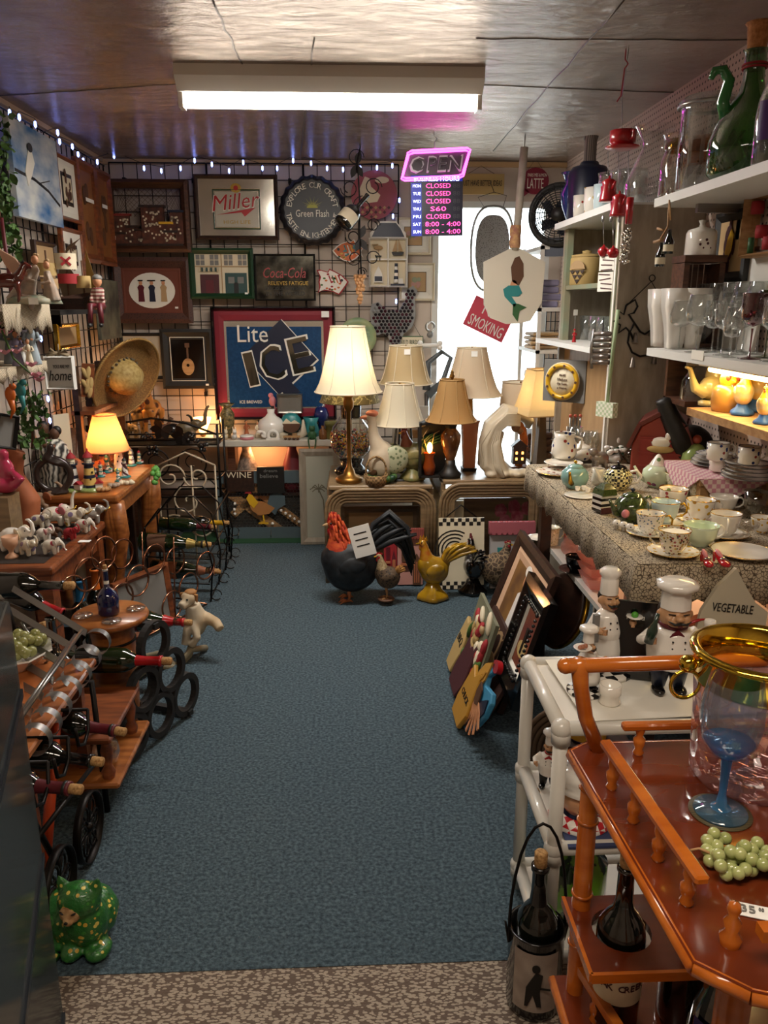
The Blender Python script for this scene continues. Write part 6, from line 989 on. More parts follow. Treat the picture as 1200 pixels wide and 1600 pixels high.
# ---------------- left side ----------------
def LW(x0,y0,x1,y1,x=XL+.085): return RLw(x0,y0,x1,y1,x)
M('skypaint','2468a4',.6,c2='d4d8d4',sc=3.5,st=(1,1,2),bs=20,bump=.2)
l,w,h = LW(14,205,84,345); t = thing('bird_canvas','blue and white canvas of a small bird on a branch at the upper left wall','painting',l,90); B().rect(0,0,w,h,0,.025).build('canvas','skypaint',t); bb = B(); bb.line([(-w*.48,-.01),(-w*.1,-.02),(w*.2,-.05),(w*.45,-.1)],.014,-.025); bb.line([(w*.0,-.03),(w*.25,-.0)],.005,-.025); bb.poly([(-.1,.1),(-.16,.0),(-.14,-.06),(-.08,.0),(-.04,.05),(-.065,.105)],-.026,.003,1); bb.disc(-.085,.11,.028,.02,-.03,.002); bb.build('painted_bird',['black','paper'],t)
for (x0,y0,x1,y1),lb in (((86,247,119,345),'upper small framed plant print beside the bird canvas'),((93,358,127,438),'lower small framed plant print above the metal sailboat')):
    l,w,h = LW(x0,y0,x1,y1); t = framed('framed_print',lb,'picture',l,w,h,rz=90,f=.02,fm='redoak',mat='paper',mw=.07); bb = B(); bb.rect(0,0,w-.18,h-.18,-.005,.003,0); bb.rect(0,0,w-.2,h-.2,-.008,.001,1); [bb.disc(rnd(-.04,.04),rnd(-h*.25,h*.25),.012,.02,-.0095-.0004*i,.001,2) for i in range(12)]; bb.build('print',['black','cream','brown'],t)
M('panelorange','94602f',.5,c2='7a4a22',sc=5)
l,w,h = LW(120,262,171,412); t = thing('carved_panel','tall pair of orange brown carved wooden wall panels in one frame','wall panel',l,90); frame_ring(B(),w,h,.05,.03).build('frame','redoak',t); bb = B(); bb.rect(0,0,.06,h,0,.028); bb.build('divider','redoak',t); bb = B(); bb.rect(0,0,w-.08,h-.08,0,.01,0); [bb.disc(s*w*.25+rnd(-.04,.04),rnd(-h*.3,h*.2),.025,.05,-.01-.0005*i,.004,1) for s in (-1,1) for i in range(5)]; bb.build('carving',['panelorange','brown'],t); price(t,w*.2,h*.12,-.03,.1,.02); price(t,-w*.25,h*.12,-.03,.14,.02)
l,w,h = LW(150,438,182,530); t = thing('driftwood_panel','grey green weathered board panel in the back left corner','wall panel',l,90); B().rect(0,0,w,h,0,.02).build('board',M('weathered','6a6a58',.8,c2='3a3630',sc=8,st=(1,4,1)),t)
for (x0,y0,x1,y1),fm,lb in (((84,505,119,545),'gold','small gold framed picture under the black shelf'),((50,378,84,440),'darkwood','dark framed parchment behind the angel figure')): l,w,h = LW(x0,y0,x1,y1); t = framed('framed_picture',lb,'picture',l,w,h,rz=90,f=.02,fm=fm); B().rect(0,0,w-.03,h-.03,-.006,.003).build('print','tan',t)
# leafy garlands
def foliage(label,pts,r,n,name='garland'):
    t = thing(name,label,'garland',pts[0]); P0 = Vector(pts[0]); bb = B(); bb.tube([Vector(p)-P0 for p in pts],.006,5); bb.build('vine','brown',t); bb = B()
    for i in range(n):
        q = rnd(0,len(pts)-1.001); a,b = Vector(pts[int(q)]),Vector(pts[int(q)+1]); p = a+(b-a)*(q % 1)-P0+Vector((rnd(-r,r),rnd(-r,r),rnd(-r,r)))
        T = tr(*p) @ rot(rnd(0,360),rnd(0,360),rnd(0,360)); L0 = rnd(.03,.05); bb.add([T @ Vector((x,z,.006*(i2 % 2))) for i2,(x,z) in enumerate(leafpts(L0,L0*.35,4))],[tuple(range(8))])
    bb.build('leaves','leafgreen',t); return t
g = [at(-14,190,x=-1.42),at(-6,300,x=-1.42),at(10,400,x=-1.42)]; foliage('dark green leafy garland hanging at the far left edge above the angel',g,.06,260); g = [at(45,620,y=3.5),at(52,660,y=3.5),at(50,700,y=3.5)]; foliage('dark green ivy clump hanging under the lower lace shelf',g,.06,120)
t = thing('red_pole','thin dark red pole leaning beside the garland at the far left','pole',at(20,470,x=-1.35)); e = at(2,340,x=-1.35)-at(20,470,x=-1.35); B().tube([(0,0,0),e],.008,6).build('pole','darkred',t)
# string of white bulbs
M('bulbblue','cdd6ff',e='7f96ff',es=4.5)
t = thing('string_lights','string of tiny blue white bulbs along the top of the grid panels','string lights',(XL+.1,5.3,2.35)); P0 = t.location.copy()
pl = [(15,175),(25,195),(30,182),(55,193),(65,215),(93,220),(113,228),(122,240),(130,250),(152,252),(90,206)]; pts = [at(x,y,x=XL+.08) for x,y in pl]
pb = [(178,243),(225,262),(252,266),(282,262),(304,250),(331,256),(358,266),(380,253),(410,262),(433,262),(458,250),(486,254),(511,262),(536,264),(563,262),(589,261),(613,258),(614,337),(624,312),(50,392+0)]; pts2 = [at(x,y,y=YB-.09) for x,y in pb[:-1]]
for p in pts+pts2+[at(52,392,y=3.9),at(64,528,y=4.0),at(75,622,y=4.0),at(78,656,y=4.0),at(619,470,y=YB-.09)]:
    bb = B(); q = p-P0; bb.lathe([(.001,-.02),(.007,-.012),(.006,.008),(.001,.012)],7,0,tr(*q)); bb.build('bulb','bulbblue',t)
cc = sorted(pts,key=lambda v: v.y)+sorted(pts2[:17],key=lambda v: v.x); B().tube([p-P0+Vector((0,0,.022)) for p in cc],.002,4).build('cord','iron',t)
# shelves with lace
def lshelf(label,x1,y0,y1,z,m='white',name='wall_shelf'): t = thing(name,label,'shelf',((XL+x1)/2,(y0+y1)/2,z)); B().box((0,0,-.01),(x1-XL,y1-y0,.02)).build('board',m,t); [B().box((-.1,s*(y1-y0)*.35,-.05),(.12,.015,.07)).build('bracket','iron',t) for s in (-1,1)]; return t
SA,SB,SC_ = 1.545,1.32,1.525
lshelf('upper left wall shelf under the looped lace edging',-1.2,2.85,3.28,SA); lshelf('lower left wall shelf with figurines under the looped lace shelf',-1.25,2.75,3.32,SB); lshelf('short black wall shelf carrying the metal sailboat',-1.25,3.55,4.2,SC_,'black')
M('lacewhite','cfc2a8',.9,c2='8a7a64',pat='check',sc=160)
def lacetrim(label,x1,y0,y1,z,dr,sw,n):
    path = [(x1+.004,y0+(y1-y0)*i/n) for i in range(n+1)]+[(x1+.004-(x1-XL-.02)*i/n,y1+.004) for i in range(1,n+1)]+[]
    bb = B(); vs = []
    for i,(x,y) in enumerate(path): vs += [(x,y,z+.004),(x+(.003 if i <= n else 0),y,z-dr-abs(math.sin(i*PI/sw))*-.03-.012*(i % 2))]
    bb.add(vs,[(2*i,2*i+2,2*i+3,2*i+1) for i in range(len(path)-1)],0,True); bb.add([(XL+.01,y0,z+.004),(x1+.004,y0,z+.004),(x1+.004,y1,z+.004),(XL+.01,y1,z+.004)],[(0,1,2,3)])
    o = bb.build('lace_runner','lacewhite'); tag(o,label,'lace runner'); s = o.modifiers.new('s','SOLIDIFY'); s.thickness = .002; s.offset = 1
lacetrim('fringed cream crochet runner looping off the upper left shelf',-1.2,2.84,3.285,SA,.1,9,36); lacetrim('white eyelet runner with zigzag hem on the lower left shelf',-1.25,2.74,3.325,SB,.05,3,24)
def onA(px,x=-1.32,z=SA+.006): q = at(px,476,x=x); q.z = z; return q
# angel with wing, horse, ship, pirate
q = at(52,478,y=3.1); q.z = SA+.006; k = kk(q); t = thing('angel_figurine','pale pink winged angel figurine group on the upper lace shelf','figurine',q+Vector((-.0,0,0)),sc=k*80); bb = B(); bb.tube([(-.25,0,0),(-.12,0,.25),(.02,0,.5),(.1,0,.66),(.12,0,.74)],[.27,.2,.12,.1,.04],12); bb.tube([(.38,0,.05),(.36,0,.3),(.33,0,.62)],[.17,.13,.06],10); bb.tube([(.08,-.05,.62),(.02,-.2,.45),(.18,-.24,.42)],[.05,.045,.03],8); bb.tube([(.34,-.05,.55),(.42,-.16,.4),(.25,-.22,.38)],[.045,.04,.03],8); bb.tube([(-.3,-.15,.1),(-.05,-.28,.12),(.2,-.2,.06)],[.08,.07,.05],8); bb.build('body',M('angelpink','b59a84',.6,c2='94887a',sc=6),t,rem=.02); bb = B(); bb.ell((.13,-.02,.82),(.07,.07,.085)); bb.ell((.34,-.02,.72),(.06,.06,.075)); bb.build('faces','skin',t); bb = B(); [bb.ell((x+rnd(-.05,.05),.02,z+rnd(.0,.06)),.04,n=7,m=5) for x,z in ((.13,.86),(.34,.76)) for i in range(6)]; bb.build('curly_hair','tan',t); bb = B(); bb.poly([(.05,.55),(-.3,.75),(-.65,1.15),(-.5,.75),(-.25,.4)],.12,.04); bb.poly([(.05,.5),(-.2,.85),(-.45,1.0),(-.25,.55)],-.08,.04); bb.build('wing',M('wingpink','c49c84',.6),t,bev=.01); B().lathe([(.001,0),(.5,0),(.46,.1),(.3,.16),(.001,.18)],18,fn=lambda a: 1+.1*math.sin(a*5)).build('base',M('tealmix','7a8a78',.6,c2='a89a80',sc=8),t); price(t,.25,.05,-.62,.18,.12)
q = at(15,478,y=3.02); q.z = SA+.006; t = thing('horse_figurine','glossy dark red brown horse figurine at the left end of the lace shelf','horse figurine',q,15,sc=k*62); bb = B(); bb.ell((0,0,.55),(.35,.15,.18)); bb.tube([(.25,0,.6),(.4,0,.85),(.42,0,.95)],[.14,.09,.08],10); bb.tube([(.42,0,.95),(.6,0,.85)],[.08,.05],8); [bb.tube([(x,y,.5),(x+.03,y,.25),(x,y,0)],[.09,.05,.045],8) for x in (-.25,.22) for y in (-.08,.08)]; bb.tube([(-.33,0,.6),(-.5,0,.45),(-.48,0,.15)],[.05,.06,.02],7); bb.build('body',M('horsebrown','5a2018',.12,coat=.7),t,rem=.03); bb = B(); [bb.tube([(.28+.04*i,0,.72+.07*i),(.2+.04*i,0,.68+.07*i)],[.05,.02],5) for i in range(5)]; bb.build('mane','black',t)
q = at(76,473,y=3.5); q.z = SC_+.003; k = kk(q); t = thing('sailing_ship','model sailing ship with patched sails and red cross flag','model ship',q+Vector((.02,.12,0)),20,sc=k*95); bb = B(); bb.add([(-.5,0,.22),(-.2,-.14,.18),(.3,-.14,.18),(.55,0,.3),(.3,.14,.18),(-.2,.14,.18),(-.3,0,.0),(.35,0,0)],[(0,1,6),(1,2,7,6),(2,3,7),(0,6,5),(5,6,7,4),(4,7,3),(0,5,4,3,2,1)]); bb.build('hull','darkwood',t); [B().tube([(x,0,.2),(x,0,hh)],.015,5).build('mast','brown',t) for x,hh in ((-.2,.95),(.1,1.1),(.35,.8))]
for x,z,w2,h2,mm in ((-.2,.65,.3,.2,'mustard'),(.1,.78,.34,.26,'cream'),(.12,.5,.34,.16,'redmatt'),(.35,.45,.24,.2,'mustard'),(-.18,.42,.28,.16,'tan')):
    bb = B(); n = 5; vs = [(x-w2/2+w2*i/n,-.03-.08*math.sin(PI*i/n),z+s*h2/2) for i in range(n+1) for s in (-1,1)]; bb.add(vs,[(2*i,2*i+2,2*i+3,2*i+1) for i in range(n)],0,True); bb.build('sail',mm,t)
bb = B(); bb.rect(.1,.78,.2,.04,-.115,.005,0,40); bb.rect(.1,.78,.2,.04,-.115,.005,0,-40); bb.build('red_cross','redmatt',t)
q = at(126,483,y=3.68); q.z = SC_+.003; k = kk(q); t = thing('metal_sailboat','dark bronze metal sailboat sculpture with tall curved sails','sculpture',q,0,sc=k*100); bb = B(); bb.poly([(-.25,.2),(-.3,.45),(-.22,.75),(-.1,.93),(.1,1.05),(-.12,.85),(-.12,.65),(.0,.45),(.3,.25),(.1,.15)],0,.02); bb.build('sail',M('bronze','5a4630',.5,.3),t); bb = B(); bb.poly([(.1,.2),(.15,.9),(.28,.35)],.05,.015); bb.poly([(.12,.0),(.3,0),(.3,.16),(.16,.14)],.05,.015); bb.build('gold_sail',M('oldgold','8a6a34',.4,.7),t); B().lathe([(.001,0),(.3,0),(.42,.14),(.3,.1),(.001,.08)],16,sy=.35).build('hull','bronze',t)
q = at(133,470,y=3.62); t = thing('pirate_doll','little sitting pirate doll with striped shirt dangling legs over the black shelf','doll',(q.x+.06,q.y,SC_+.005),sc=k*70); bb = B(); bb.tube([(0,0,0),(0,0,.45)],[.13,.12],10); bb.tube([(-.1,-.02,.4),(-.14,-.12,.15)],.045,6); bb.tube([(.1,-.02,.4),(.12,-.12,.18)],.045,6); bb.build('shirt',M('piratestripe','c9b8a8',.8,c2='7a1c24',pat='bands',sc=5,thr=0,st=(0,0,1.6)),t,rem=.02); bb = B(); bb.ell((0,0,.58),(.1,.1,.12)); bb.build('head','skin',t); B().ell((0,.01,.65),(.11,.11,.08)).build('bandana','grey',t); [B().tube([(s*.07,0,.05),(s*.1,-.3,.08),(s*.12,-.34,-.3)],[.08,.065,.05],8).build('leg','darkred',t) for s in (-1,1)]; [B().ell((s*.12,-.38,-.34),(.05,.09,.05)).build('boot','black',t) for s in (-1,1)]
# figurines on the lower lace shelf
for px,hh,lb,d,hr in ((20,.17,'tall grey haired shepherd figurine on the lower lace shelf',M('greyblue','7a8288',.6),'brown'),(38,.1,'small white embracing couple figurine in the middle of the lower lace shelf','white','tan'),(48,.1,'small white lady figurine beside the embracing couple','cream','brown'),(55,.17,'blue dressed girl figurine near the end of the lower lace shelf',M('paleblue','9aa8b0',.6),M('ginger','9a5a2a',.7)),(30,.13,'lavender robed kneeling figurine behind the white couple',M('lavender','8a84a0',.6),'black')):
    q = at(px,580,y=3.05+.05*(px % 3)); q.z = SB+.006; q.x = max(q.x,-1.5); doll('figurine',lb,q,hh,-70,d,hair=hr)
t = thing('flower_spray','pink lily flower spray trailing over the lower lace shelf at far left','flowers',at(8,560,y=2.95)); P = [(0,0,.1),(.03,0,0),(.08,0,-.05),(.12,0,-.08)]; B().tube(P,.004,4).build('stem','leafgreen',t)
for i in range(9): c = Vector(P[i % 4])+Vector((rnd(-.02,.02),rnd(-.03,.03),rnd(-.02,.02))); bb = B(); [bb.add([(tr(*c) @ rot(z=a*72,y=-35)) @ Vector((x,z,0)) for x,z in leafpts(.035,.01,4)],[tuple(range(8))]) for a in range(5)]; bb.build('blossom',M('lily','c98a94',.7),t)
l,w,h = RB(73,556,118,608,3.5); t = framed('home_frame','white framed box sign reading you are my home hanging by a twine bow','sign',l,w,h,rz=4,f=.012,fm='doorwhite',d=.035); B().rect(0,0,w-.02,h-.02,-.003,.004).build('print',M('palegrey','d0cec8',.7),t); B().text('YOU ARE MY',.005,.026,w=w*.56,h=.015,y=-.008).text('home',.0,-.012,w=w*.74,h=.044,y=-.008,sh=.2).build('lettering','black',t); bb = B(); [bb.tube([(s*.0,-.02,h*.52),(s*.03,-.02,h*.72),(s*.04,-.02,h*.62),(0,-.02,h*.6)],.005,5) for s in (-1,1)]; [bb.tube([(0,-.02,h*.6),(s*.045,-.02,h*.5)],[.004,.012],5) for s in (-1,1)]; bb.tube([(0,-.01,h*.6),(0,0,h*.85)],.003,4); bb.build('twine_bow',M('jute','8a7a60',.8),t)
for px,py,m,lb in ((17,625,'orange','orange seahorse ornament hanging below the lower lace shelf'),(33,618,'teal','small teal and white flower ornament hanging below the lower lace shelf')):
    q = at(px,py,x=-1.26); t = thing('hanging_ornament',lb,'ornament',q); bb = B(); bb.ell((0,0,.02),(.02,.012,.03)); bb.ell((.012,0,.05),(.014,.01,.012)); bb.tube([(0,0,0),(.005,0,-.04),(-.01,0,-.07)],[.014,.008,.003],6); bb.build('body',m,t); B().tube([(0,0,.05),(0,0,.09)],.001,3).build('thread','iron',t)
l,w,h = RLw(0,655,13,693,-1.3); t = framed('small_picture','small dark framed picture tilted at the far left under the lace shelf','picture',(-1.3,l[1],l[2]),.09,.13,rz=60,f=.01,fm='black',ry=15); B().rect(0,0,.075,.11,-.006,.002).build('print','grey',t)
t = thing('cloth_backdrop','pale board standing behind the embracing couple statue','board',(-1.5,4.1,.66),60); B().box((0,0,.17),(.1,.02,.34)).build('board','cream',t)
for (x0,y0,x1,y1),lb in (((128,568,147,620),'carved wooden plaque with yellow gloves shape beside the sombrero'),): l,w,h = RB(x0,y0,x1,y1,4.2); t = thing('wood_plaque',lb,'plaque',l,15); B().rect(0,0,w,h,0,.02,0,-6).build('board','redoak',t); bb = B(); [bb.ell((rnd(-.015,.015),-.025,rnd(-.06,.05)),(.014,.012,.035),0,rot(y=rnd(-40,40))) for i in range(7)]; bb.build('carving','mustard',t); B().tube([(0,0,h/2),(0,0,h/2+.06)],.003,4).build('hanger','iron',t)
# dark screen behind
t = thing('folding_rack','dark wooden slatted rack standing in the back left corner','rack',(-1.42,4.35,0)); [B().box((0,y,.62),(.03,.04,1.24)).build('post','darkwood',t) for y in (-.2,.0,.2)]; [B().box((.03,0,z),(.12,.44,.02)).build('shelf','redoak',t) for z in (.3,.7,1.0)]
# sombrero
q = at(187,584,y=4.5); t = thing('sombrero','large tan straw sombrero with braided rim hanging on its side','hat',q,0,sc=kk(q)*66); t.rotation_euler = along((.8,-.46,-.4)).to_euler()
M('strawhat','94703c',.75,c2='6f4f26',sc=30,bump=.3,bs=80); B().lathe([(.42,.02),(.7,-.0),(.9,.08),(1.0,.24),(1.01,.26),(.98,.26),(.88,.1),(.7,.03),(.42,.05)],40).build('brim','strawhat',t); B().lathe([(.44,.0),(.42,.2),(.36,.42),(.2,.55),(.001,.58)],28).build('crown',M('strawpale','b39a5f',.7,c2='94793f',sc=14),t); B().ring((0,0,.25),1.0,.03,n=60,k=6).build('braided_rim',M('braidrim','b08a4a',.7,c2='6a4a20',pat='bands',sc=12,thr=0),t); bb = B(); [bb.ell((.45*math.cos(a*.26),.45*math.sin(a*.26),.1+.03*(a % 2)),.035,n=6,m=4) for a in range(24)]; bb.build('hat_band',M('silverblack','6a6255',.3,.7),t)
t2 = thing('wooden_post','dark post holding the sombrero behind the peach lamp','post',(q.x-.05,q.y+.15,0)); B().box((0,0,.6),(.04,.04,1.2)).build('post','darkwood',t2)
# giraffes etc on white shelf left end
def giraffe(label,px,py,hp,rz,m,y=5.08,deer=False):
    q = at(px,py,y=y); q.z = SZ; k = kk(q); t = thing('deer_figurine' if deer else 'giraffe_figurine',label,'deer figurine' if deer else 'giraffe figurine',q,rz,sc=k*hp); bb = B(); bb.ell((0,0,.42),(.16,.08,.1)); [bb.tube([(x,y,.4),(x,y,.2),(x,y,0)],[.05,.025,.022],7) for x in (-.11,.11) for y in (-.045,.045)]; zz = .55 if deer else 1; bb.tube([(.1,0,.45),(.17,0,.45+.25*zz),(.2,0,.45+.47*zz)],[.08,.05,.035],8); hz = .45+.48*zz; bb.tube([(.18,0,hz+.0),(.3,0,hz-.05)],[.05,.028],8); bb.tube([(-.15,0,.45),(-.19,0,.25)],[.02,.01],5); bb.build('body',m,t,rem=.016); bb = B(); [bb.tube([(.17,s*.02,hz+.03),(.16,s*.03,hz+.1)],.012,5) for s in (-1,1)]; [bb.ell((.15,s*.06,hz+.02),(.015,.04,.02)) for s in (-1,1)]; bb.build('horns_and_ears','brown',t)
M('giraffespot','b0702c',.5,c2='54260f',pat='spots',sc=11,thr=.42); M('giraffepale','94703c',.5,c2='4a3018',pat='spots',sc=13,thr=.33)
giraffe('tallest red brown giraffe figurine on the back shelf',243,690,128,-105,'giraffespot'); giraffe('shorter pale giraffe figurine facing left on the back shelf',219,690,112,-80,'giraffepale',5.12); giraffe('small spotted deer figurine in front of the giraffes',208,690,62,175,'giraffepale',5.0,True); giraffe('small dark antelope figurine right of the giraffes',258,690,50,20,'brown',5.12,True)
for px,hp,lb,m in ((274,34,'black carved elephant group figurine on the back shelf','blackgloss'),): q = at(px,690,y=5.05); q.z = SZ; elephant(lb,q,kk(q)*46,20,m,ear=m,group=None)
q = at(294,690,y=5.05); q.z = SZ; elephant('grey brown elephant figurine with raised trunk beside the night light',q,kk(q)*50,10,M('olivebrown','6a5a40',.4),ear='olivebrown',trunk=2,group=None)
t = thing('lion_figurine','golden seated lion figurine between dark elephants on the back shelf','lion figurine',(at(275,690,y=5.0).x,5.0,SZ),sc=.11); bb = B(); bb.ell((-.1,0,.35),(.35,.2,.25)); bb.ell((.25,0,.6),(.22,.2,.24)); [bb.tube([(x,y,.3),(x+.05,y,.03)],.07,7) for x in (-.3,.2) for y in (-.12,.12)]; bb.build('body','mustard',t,rem=.03)
# iron basket stand in front
t = thing('iron_stand','black wrought iron basket stand with grape clusters below the giraffes','plant stand',(-1.17,4.75,0)); bb = B()
for z in (.42,.53,.74,.77): bb.tube([(-.38,-.1,z),(.38,-.1,z),(.38,.12,z),(-.38,.12,z)],.006,5,closed=True)
for x in (-.38,.38):
    for y in (-.1,.12): bb.tube([(x,y,.42 if y < 0 else 0),(x,y,.86)],.008,6)
for i in range(3): bb.ring((-.22+.22*i,-.1,.63),.085,.005,(0,1,0)); bb.tube(spiral(-.22+.22*i,.63,.06,.02,0,300,12,-.1),.004,4)
bb.tube([(-.38,-.1,.8),(-.2,-.1,.87),(0,-.1,.9),(.2,-.1,.87),(.38,-.1,.8)],.007,5); [bb.tube([(-.38,-.1+.022*i,.74),(.38,-.1+.022*i,.74)],.003,4) for i in range(1,10)]; bb.build('frame','iron',t)
for i,(x,z) in enumerate(((-.26,.78),(-.03,.8),(.0,.72),(.24,.79),(.3,.73))): bb = B(); [bb.ell((x+rnd(-.03,.03),-.12+rnd(-.01,.01),z+rnd(-.03,.02)),.013,n=8,m=6) for k_ in range(10)]; bb.build('grape_cluster','blackgloss',t)
bb = B(); [bb.add([(tr(x,-.125,z) @ rot(x=80,y=a)) @ Vector((u,v,0)) for u,v in leafpts(.07,.025,4)],[tuple(range(8))]) for x,z in ((-.2,.82),(.06,.84),(.18,.8)) for a in (0,60,120,180,240)]; bb.build('iron_leaves','iron',t)
# oak end table with lighthouses
def endtable(name,label,x0,x1,y0,y1,h,m,top=None,lw=.07,curve=True,edge=.05):
    t = thing(name,label,'table',((x0+x1)/2,(y0+y1)/2,0)); W2,D2 = (x1-x0)/2,(y1-y0)/2; B().box((0,0,h-.02),(2*W2,2*D2,.04)).build('tabletop',m,t,bev=.012,seg=2)
    if top: B().box((0,0,h+.0005),(2*W2-.1,2*D2-.1,.003)).build('inset_top',top,t)
    B().box((0,0,h-.085),(2*W2-.05,2*D2-.05,.09)).build('apron',m,t,bev=.006)
    for sx in (-1,1):
        for sy in (-1,1):
            bb = B(); x,y = sx*(W2-.05),sy*(D2-.05)
            if curve: 
                for k_ in range(3): bb.tube([(x+sx*(.03-.018*k_),y+sy*(.03-.018*k_)*.5,h-.04),(x+sx*(.035-.018*k_),y,h*.7),(x+sx*(.0-.01*k_),y,h*.35),(x-sx*.02,y,0)],[.04,.042,.032,.028],8)
            else: bb.box((x,y,(h-.04)/2),(lw,lw,h-.04))
            bb.build('leg',m,t)
    return t
endtable('end_table','golden oak end table with curved ribbed legs covered in lighthouses',-1.5,-1.12,3.70,4.48,.66,'oak'); OZ = .66; EZ = .558
endtable('side_table','red brown square side table with dark inset top covered in elephants',-1.53,-1.17,2.95,3.64,.555,'redoak',M('darkinset','2c2826',.5),curve=False); EZ = .558
def oz(px,py): return at(px,py,z=OZ)
for px,py,hp,tw,tp,bd,sp,hs,lb in ((86,766,56,'white','navy','navy',0,None,'plain white lighthouse figurine with navy lantern at the left front of the oak table'),(116,767,66,'white','redmatt','navy',0,'redmatt','white lighthouse figurine with red roof in the front middle of the oak table'),(142,767,68,M('lhyellow','d0b060',.5),'redmatt','navy',0,'redmatt','yellow lighthouse figurine with red roof at the front of the oak table'),
  (102,752,60,'white','redmatt','navy',1,None,'navy spiral lighthouse figurine with red top behind the front row'),(143,718,38,'white','black',M('lhbrown','7a3a28',.5),1,None,'brown and white spiral lighthouse figurine beside the round lighthouse plate'),(187,735,52,'white','redmatt','white',0,None,'tall slim white lighthouse figurine with red cap near the peach lamp'),(168,738,30,'white','teal','teal',0,'teal','small white lighthouse figurine with teal roof in the middle cluster'),(158,745,26,'cream','redmatt','teal',0,'redmatt','small cream lighthouse figurine with red house in the middle cluster'),
  (196,746,34,'white','black','maroon',1,None,'maroon spiral lighthouse figurine at the right edge of the oak table'),(185,752,22,'white','teal','teal',0,'teal','tiny white lighthouse figurine with teal house by the table edge'),(206,728,30,'white','grey','grey',0,None,'small grey capped lighthouse figurine nearest the peach lamp'),(218,724,22,'cream','redmatt','teal',0,'redmatt','tiny cream lighthouse figurine farthest right on the oak table'),(150,756,28,'redmatt','navy','navy',0,'redmatt','small red lighthouse figurine between yellow tower and shells')):
    q = oz(px,py); lighthouse(lb,q,kk(q)*hp,tw,tp,bd,base='avocado' if hp > 50 else 'teal',house=hs,sp=bool(sp),w=.95)
for px,py,lb,m in ((160,768,'cluster of orange seashells at the oak table edge','palewood'),(178,762,'pale brown seashell pile beside the tiny teal house','angelpink'),(200,757,'cream shell lying near the oak table corner','cream')): q = oz(px,py); t = thing('seashells',lb,'shells',q); bb = B(); [bb.ell((rnd(-.03,.03),rnd(-.015,.015),.012),(rnd(.012,.02),.012,.012),0,rot(z=rnd(0,180))) for i in range(6)]; bb.build('shells',m,t)
q = oz(118,730); t = thing('lighthouse_plate','round grey stone plate etched with a lighthouse standing on the oak table','plate',(-1.4,4.3,OZ+.11),15,sc=kk(q)*25); t.location = at(117,694,y=4.25); B().lathe([(.001,-.05),(.95,-.05),(1,0),(.95,.05),(.001,.05)],30,0,rot(x=90)).build('dish',M('stoneplate','9a968a',.8,c2='84807a',sc=8),t); bb = B(); bb.poly([(.05,-.6),(.45,-.6),(.35,.35),(.15,.35)],-.05,.02,1); bb.line([(.02,-.62),(.13,.38),(.13,.6),(.25,.78),(.37,.6),(.37,.38),(.48,-.62)],.04,-.07,.01,0); bb.line([(-.8,-.3),(-.5,-.2),(-.2,-.35)],.04,-.05,.01,0); bb.build('etched_lighthouse',['brown','stoneplate'],t); z0 = -(t.location.z-OZ)/t.scale[0]; bb = B(); bb.box((0,.15,(z0-.9)/2),(.5,.08,abs(z0)-.9)); bb.build('stand','darkwood',t)
t = thing('ship_box','blue boxed model of a ship behind the couple statue on the oak table','box',at(88,690,y=4.35)); t.location.z = OZ; B().box((0,0,.12),(.13,.05,.22)).build('box','teal',t); bb = B(); [bb.tube([(-.05,-.035,.04+.04*i),(.05,-.035,.04+.04*i)],.015,8) for i in range(4)]; bb.build('sails','cream',t)
lq = at(170,730,y=4.3); t = thing('table_lamp','small lit lamp with orange peach cone shade on the oak table','lamp',(lq.x,4.3,OZ)); k = kk(lq); zb = at(170,703,y=4.3).z-OZ; zt = at(170,648,y=4.3).z-OZ; shade(t,34*k,17*k,zb,zt-zb,'shade_peach',bell=0,ribs=0); B().lathe([(.001,0),(.05,0),(.05,.015),(.015,.03),(.012,zb),(.01,zb+.05)],16).build('lamp_base','darkwood',t); lamp_light('lamp_bulb',(lq.x,4.3,OZ+zb+.08),2.4,(1,.5,.18),.03)
# statues: couple, ring, pink, brown
q = oz(58,768); k = kk(q); t = thing('couple_statue','embracing couple statue in black and white wavy pattern robes','statue',Vector((-1.475,3.87,OZ)),0,sc=.35); bb = B(); bb.tube([(.02,0,0),(.03,0,.3),(.0,0,.6),(0,0,.72)],[.2,.2,.22,.12],14); bb.tube([(.13,.0,0),(.14,0,.3),(.1,0,.6)],[.16,.16,.12],12); bb.build('robes',M('zebra','161414',.5,c2='d8d2c4',pat='bands',sc=5,thr=9),t,rem=.02); bb = B(); bb.ell((-.08,0,.86),(.075,.07,.095)); bb.ell((.08,-.02,.79),(.07,.065,.085)); bb.tube([(-.03,0,.7),(-.07,0,.82)],.05,8); bb.tube([(.12,-.14,.62),(-.02,-.17,.65),(-.06,-.1,.74)],[.05,.04,.03],8); bb.build('heads','brown',t,rem=.015); bb = B(); bb.ell((-.09,.02,.9),(.078,.07,.07)); bb.ell((.1,.01,.83),(.07,.06,.07)); bb.build('hair','black',t)
q = oz(50,790); q = at(50,785,z=OZ); t = thing('ring_sculpture','dark carved wood ring sculpture of entwined figures in front of the couple','sculpture',Vector((-1.43,3.745,OZ)),10,sc=.23); bb = B(); bb.ring((0,0,.42),.34,.075,(0,1,0),n=30,k=10); bb.tube([(-.25,0,.62),(-.1,-.02,.8),(.0,0,.95)],[.07,.08,.07],9); bb.ell((-.0,0,1.0),.09); bb.tube([(.28,0,.62),(.1,-.05,.66),(-.05,-.05,.72)],[.07,.06,.05],8); bb.ell((0,0,.04),(.3,.14,.05)); bb.build('rings',M('darkcarve','2a1e1a',.3,coat=.3),t,rem=.03)
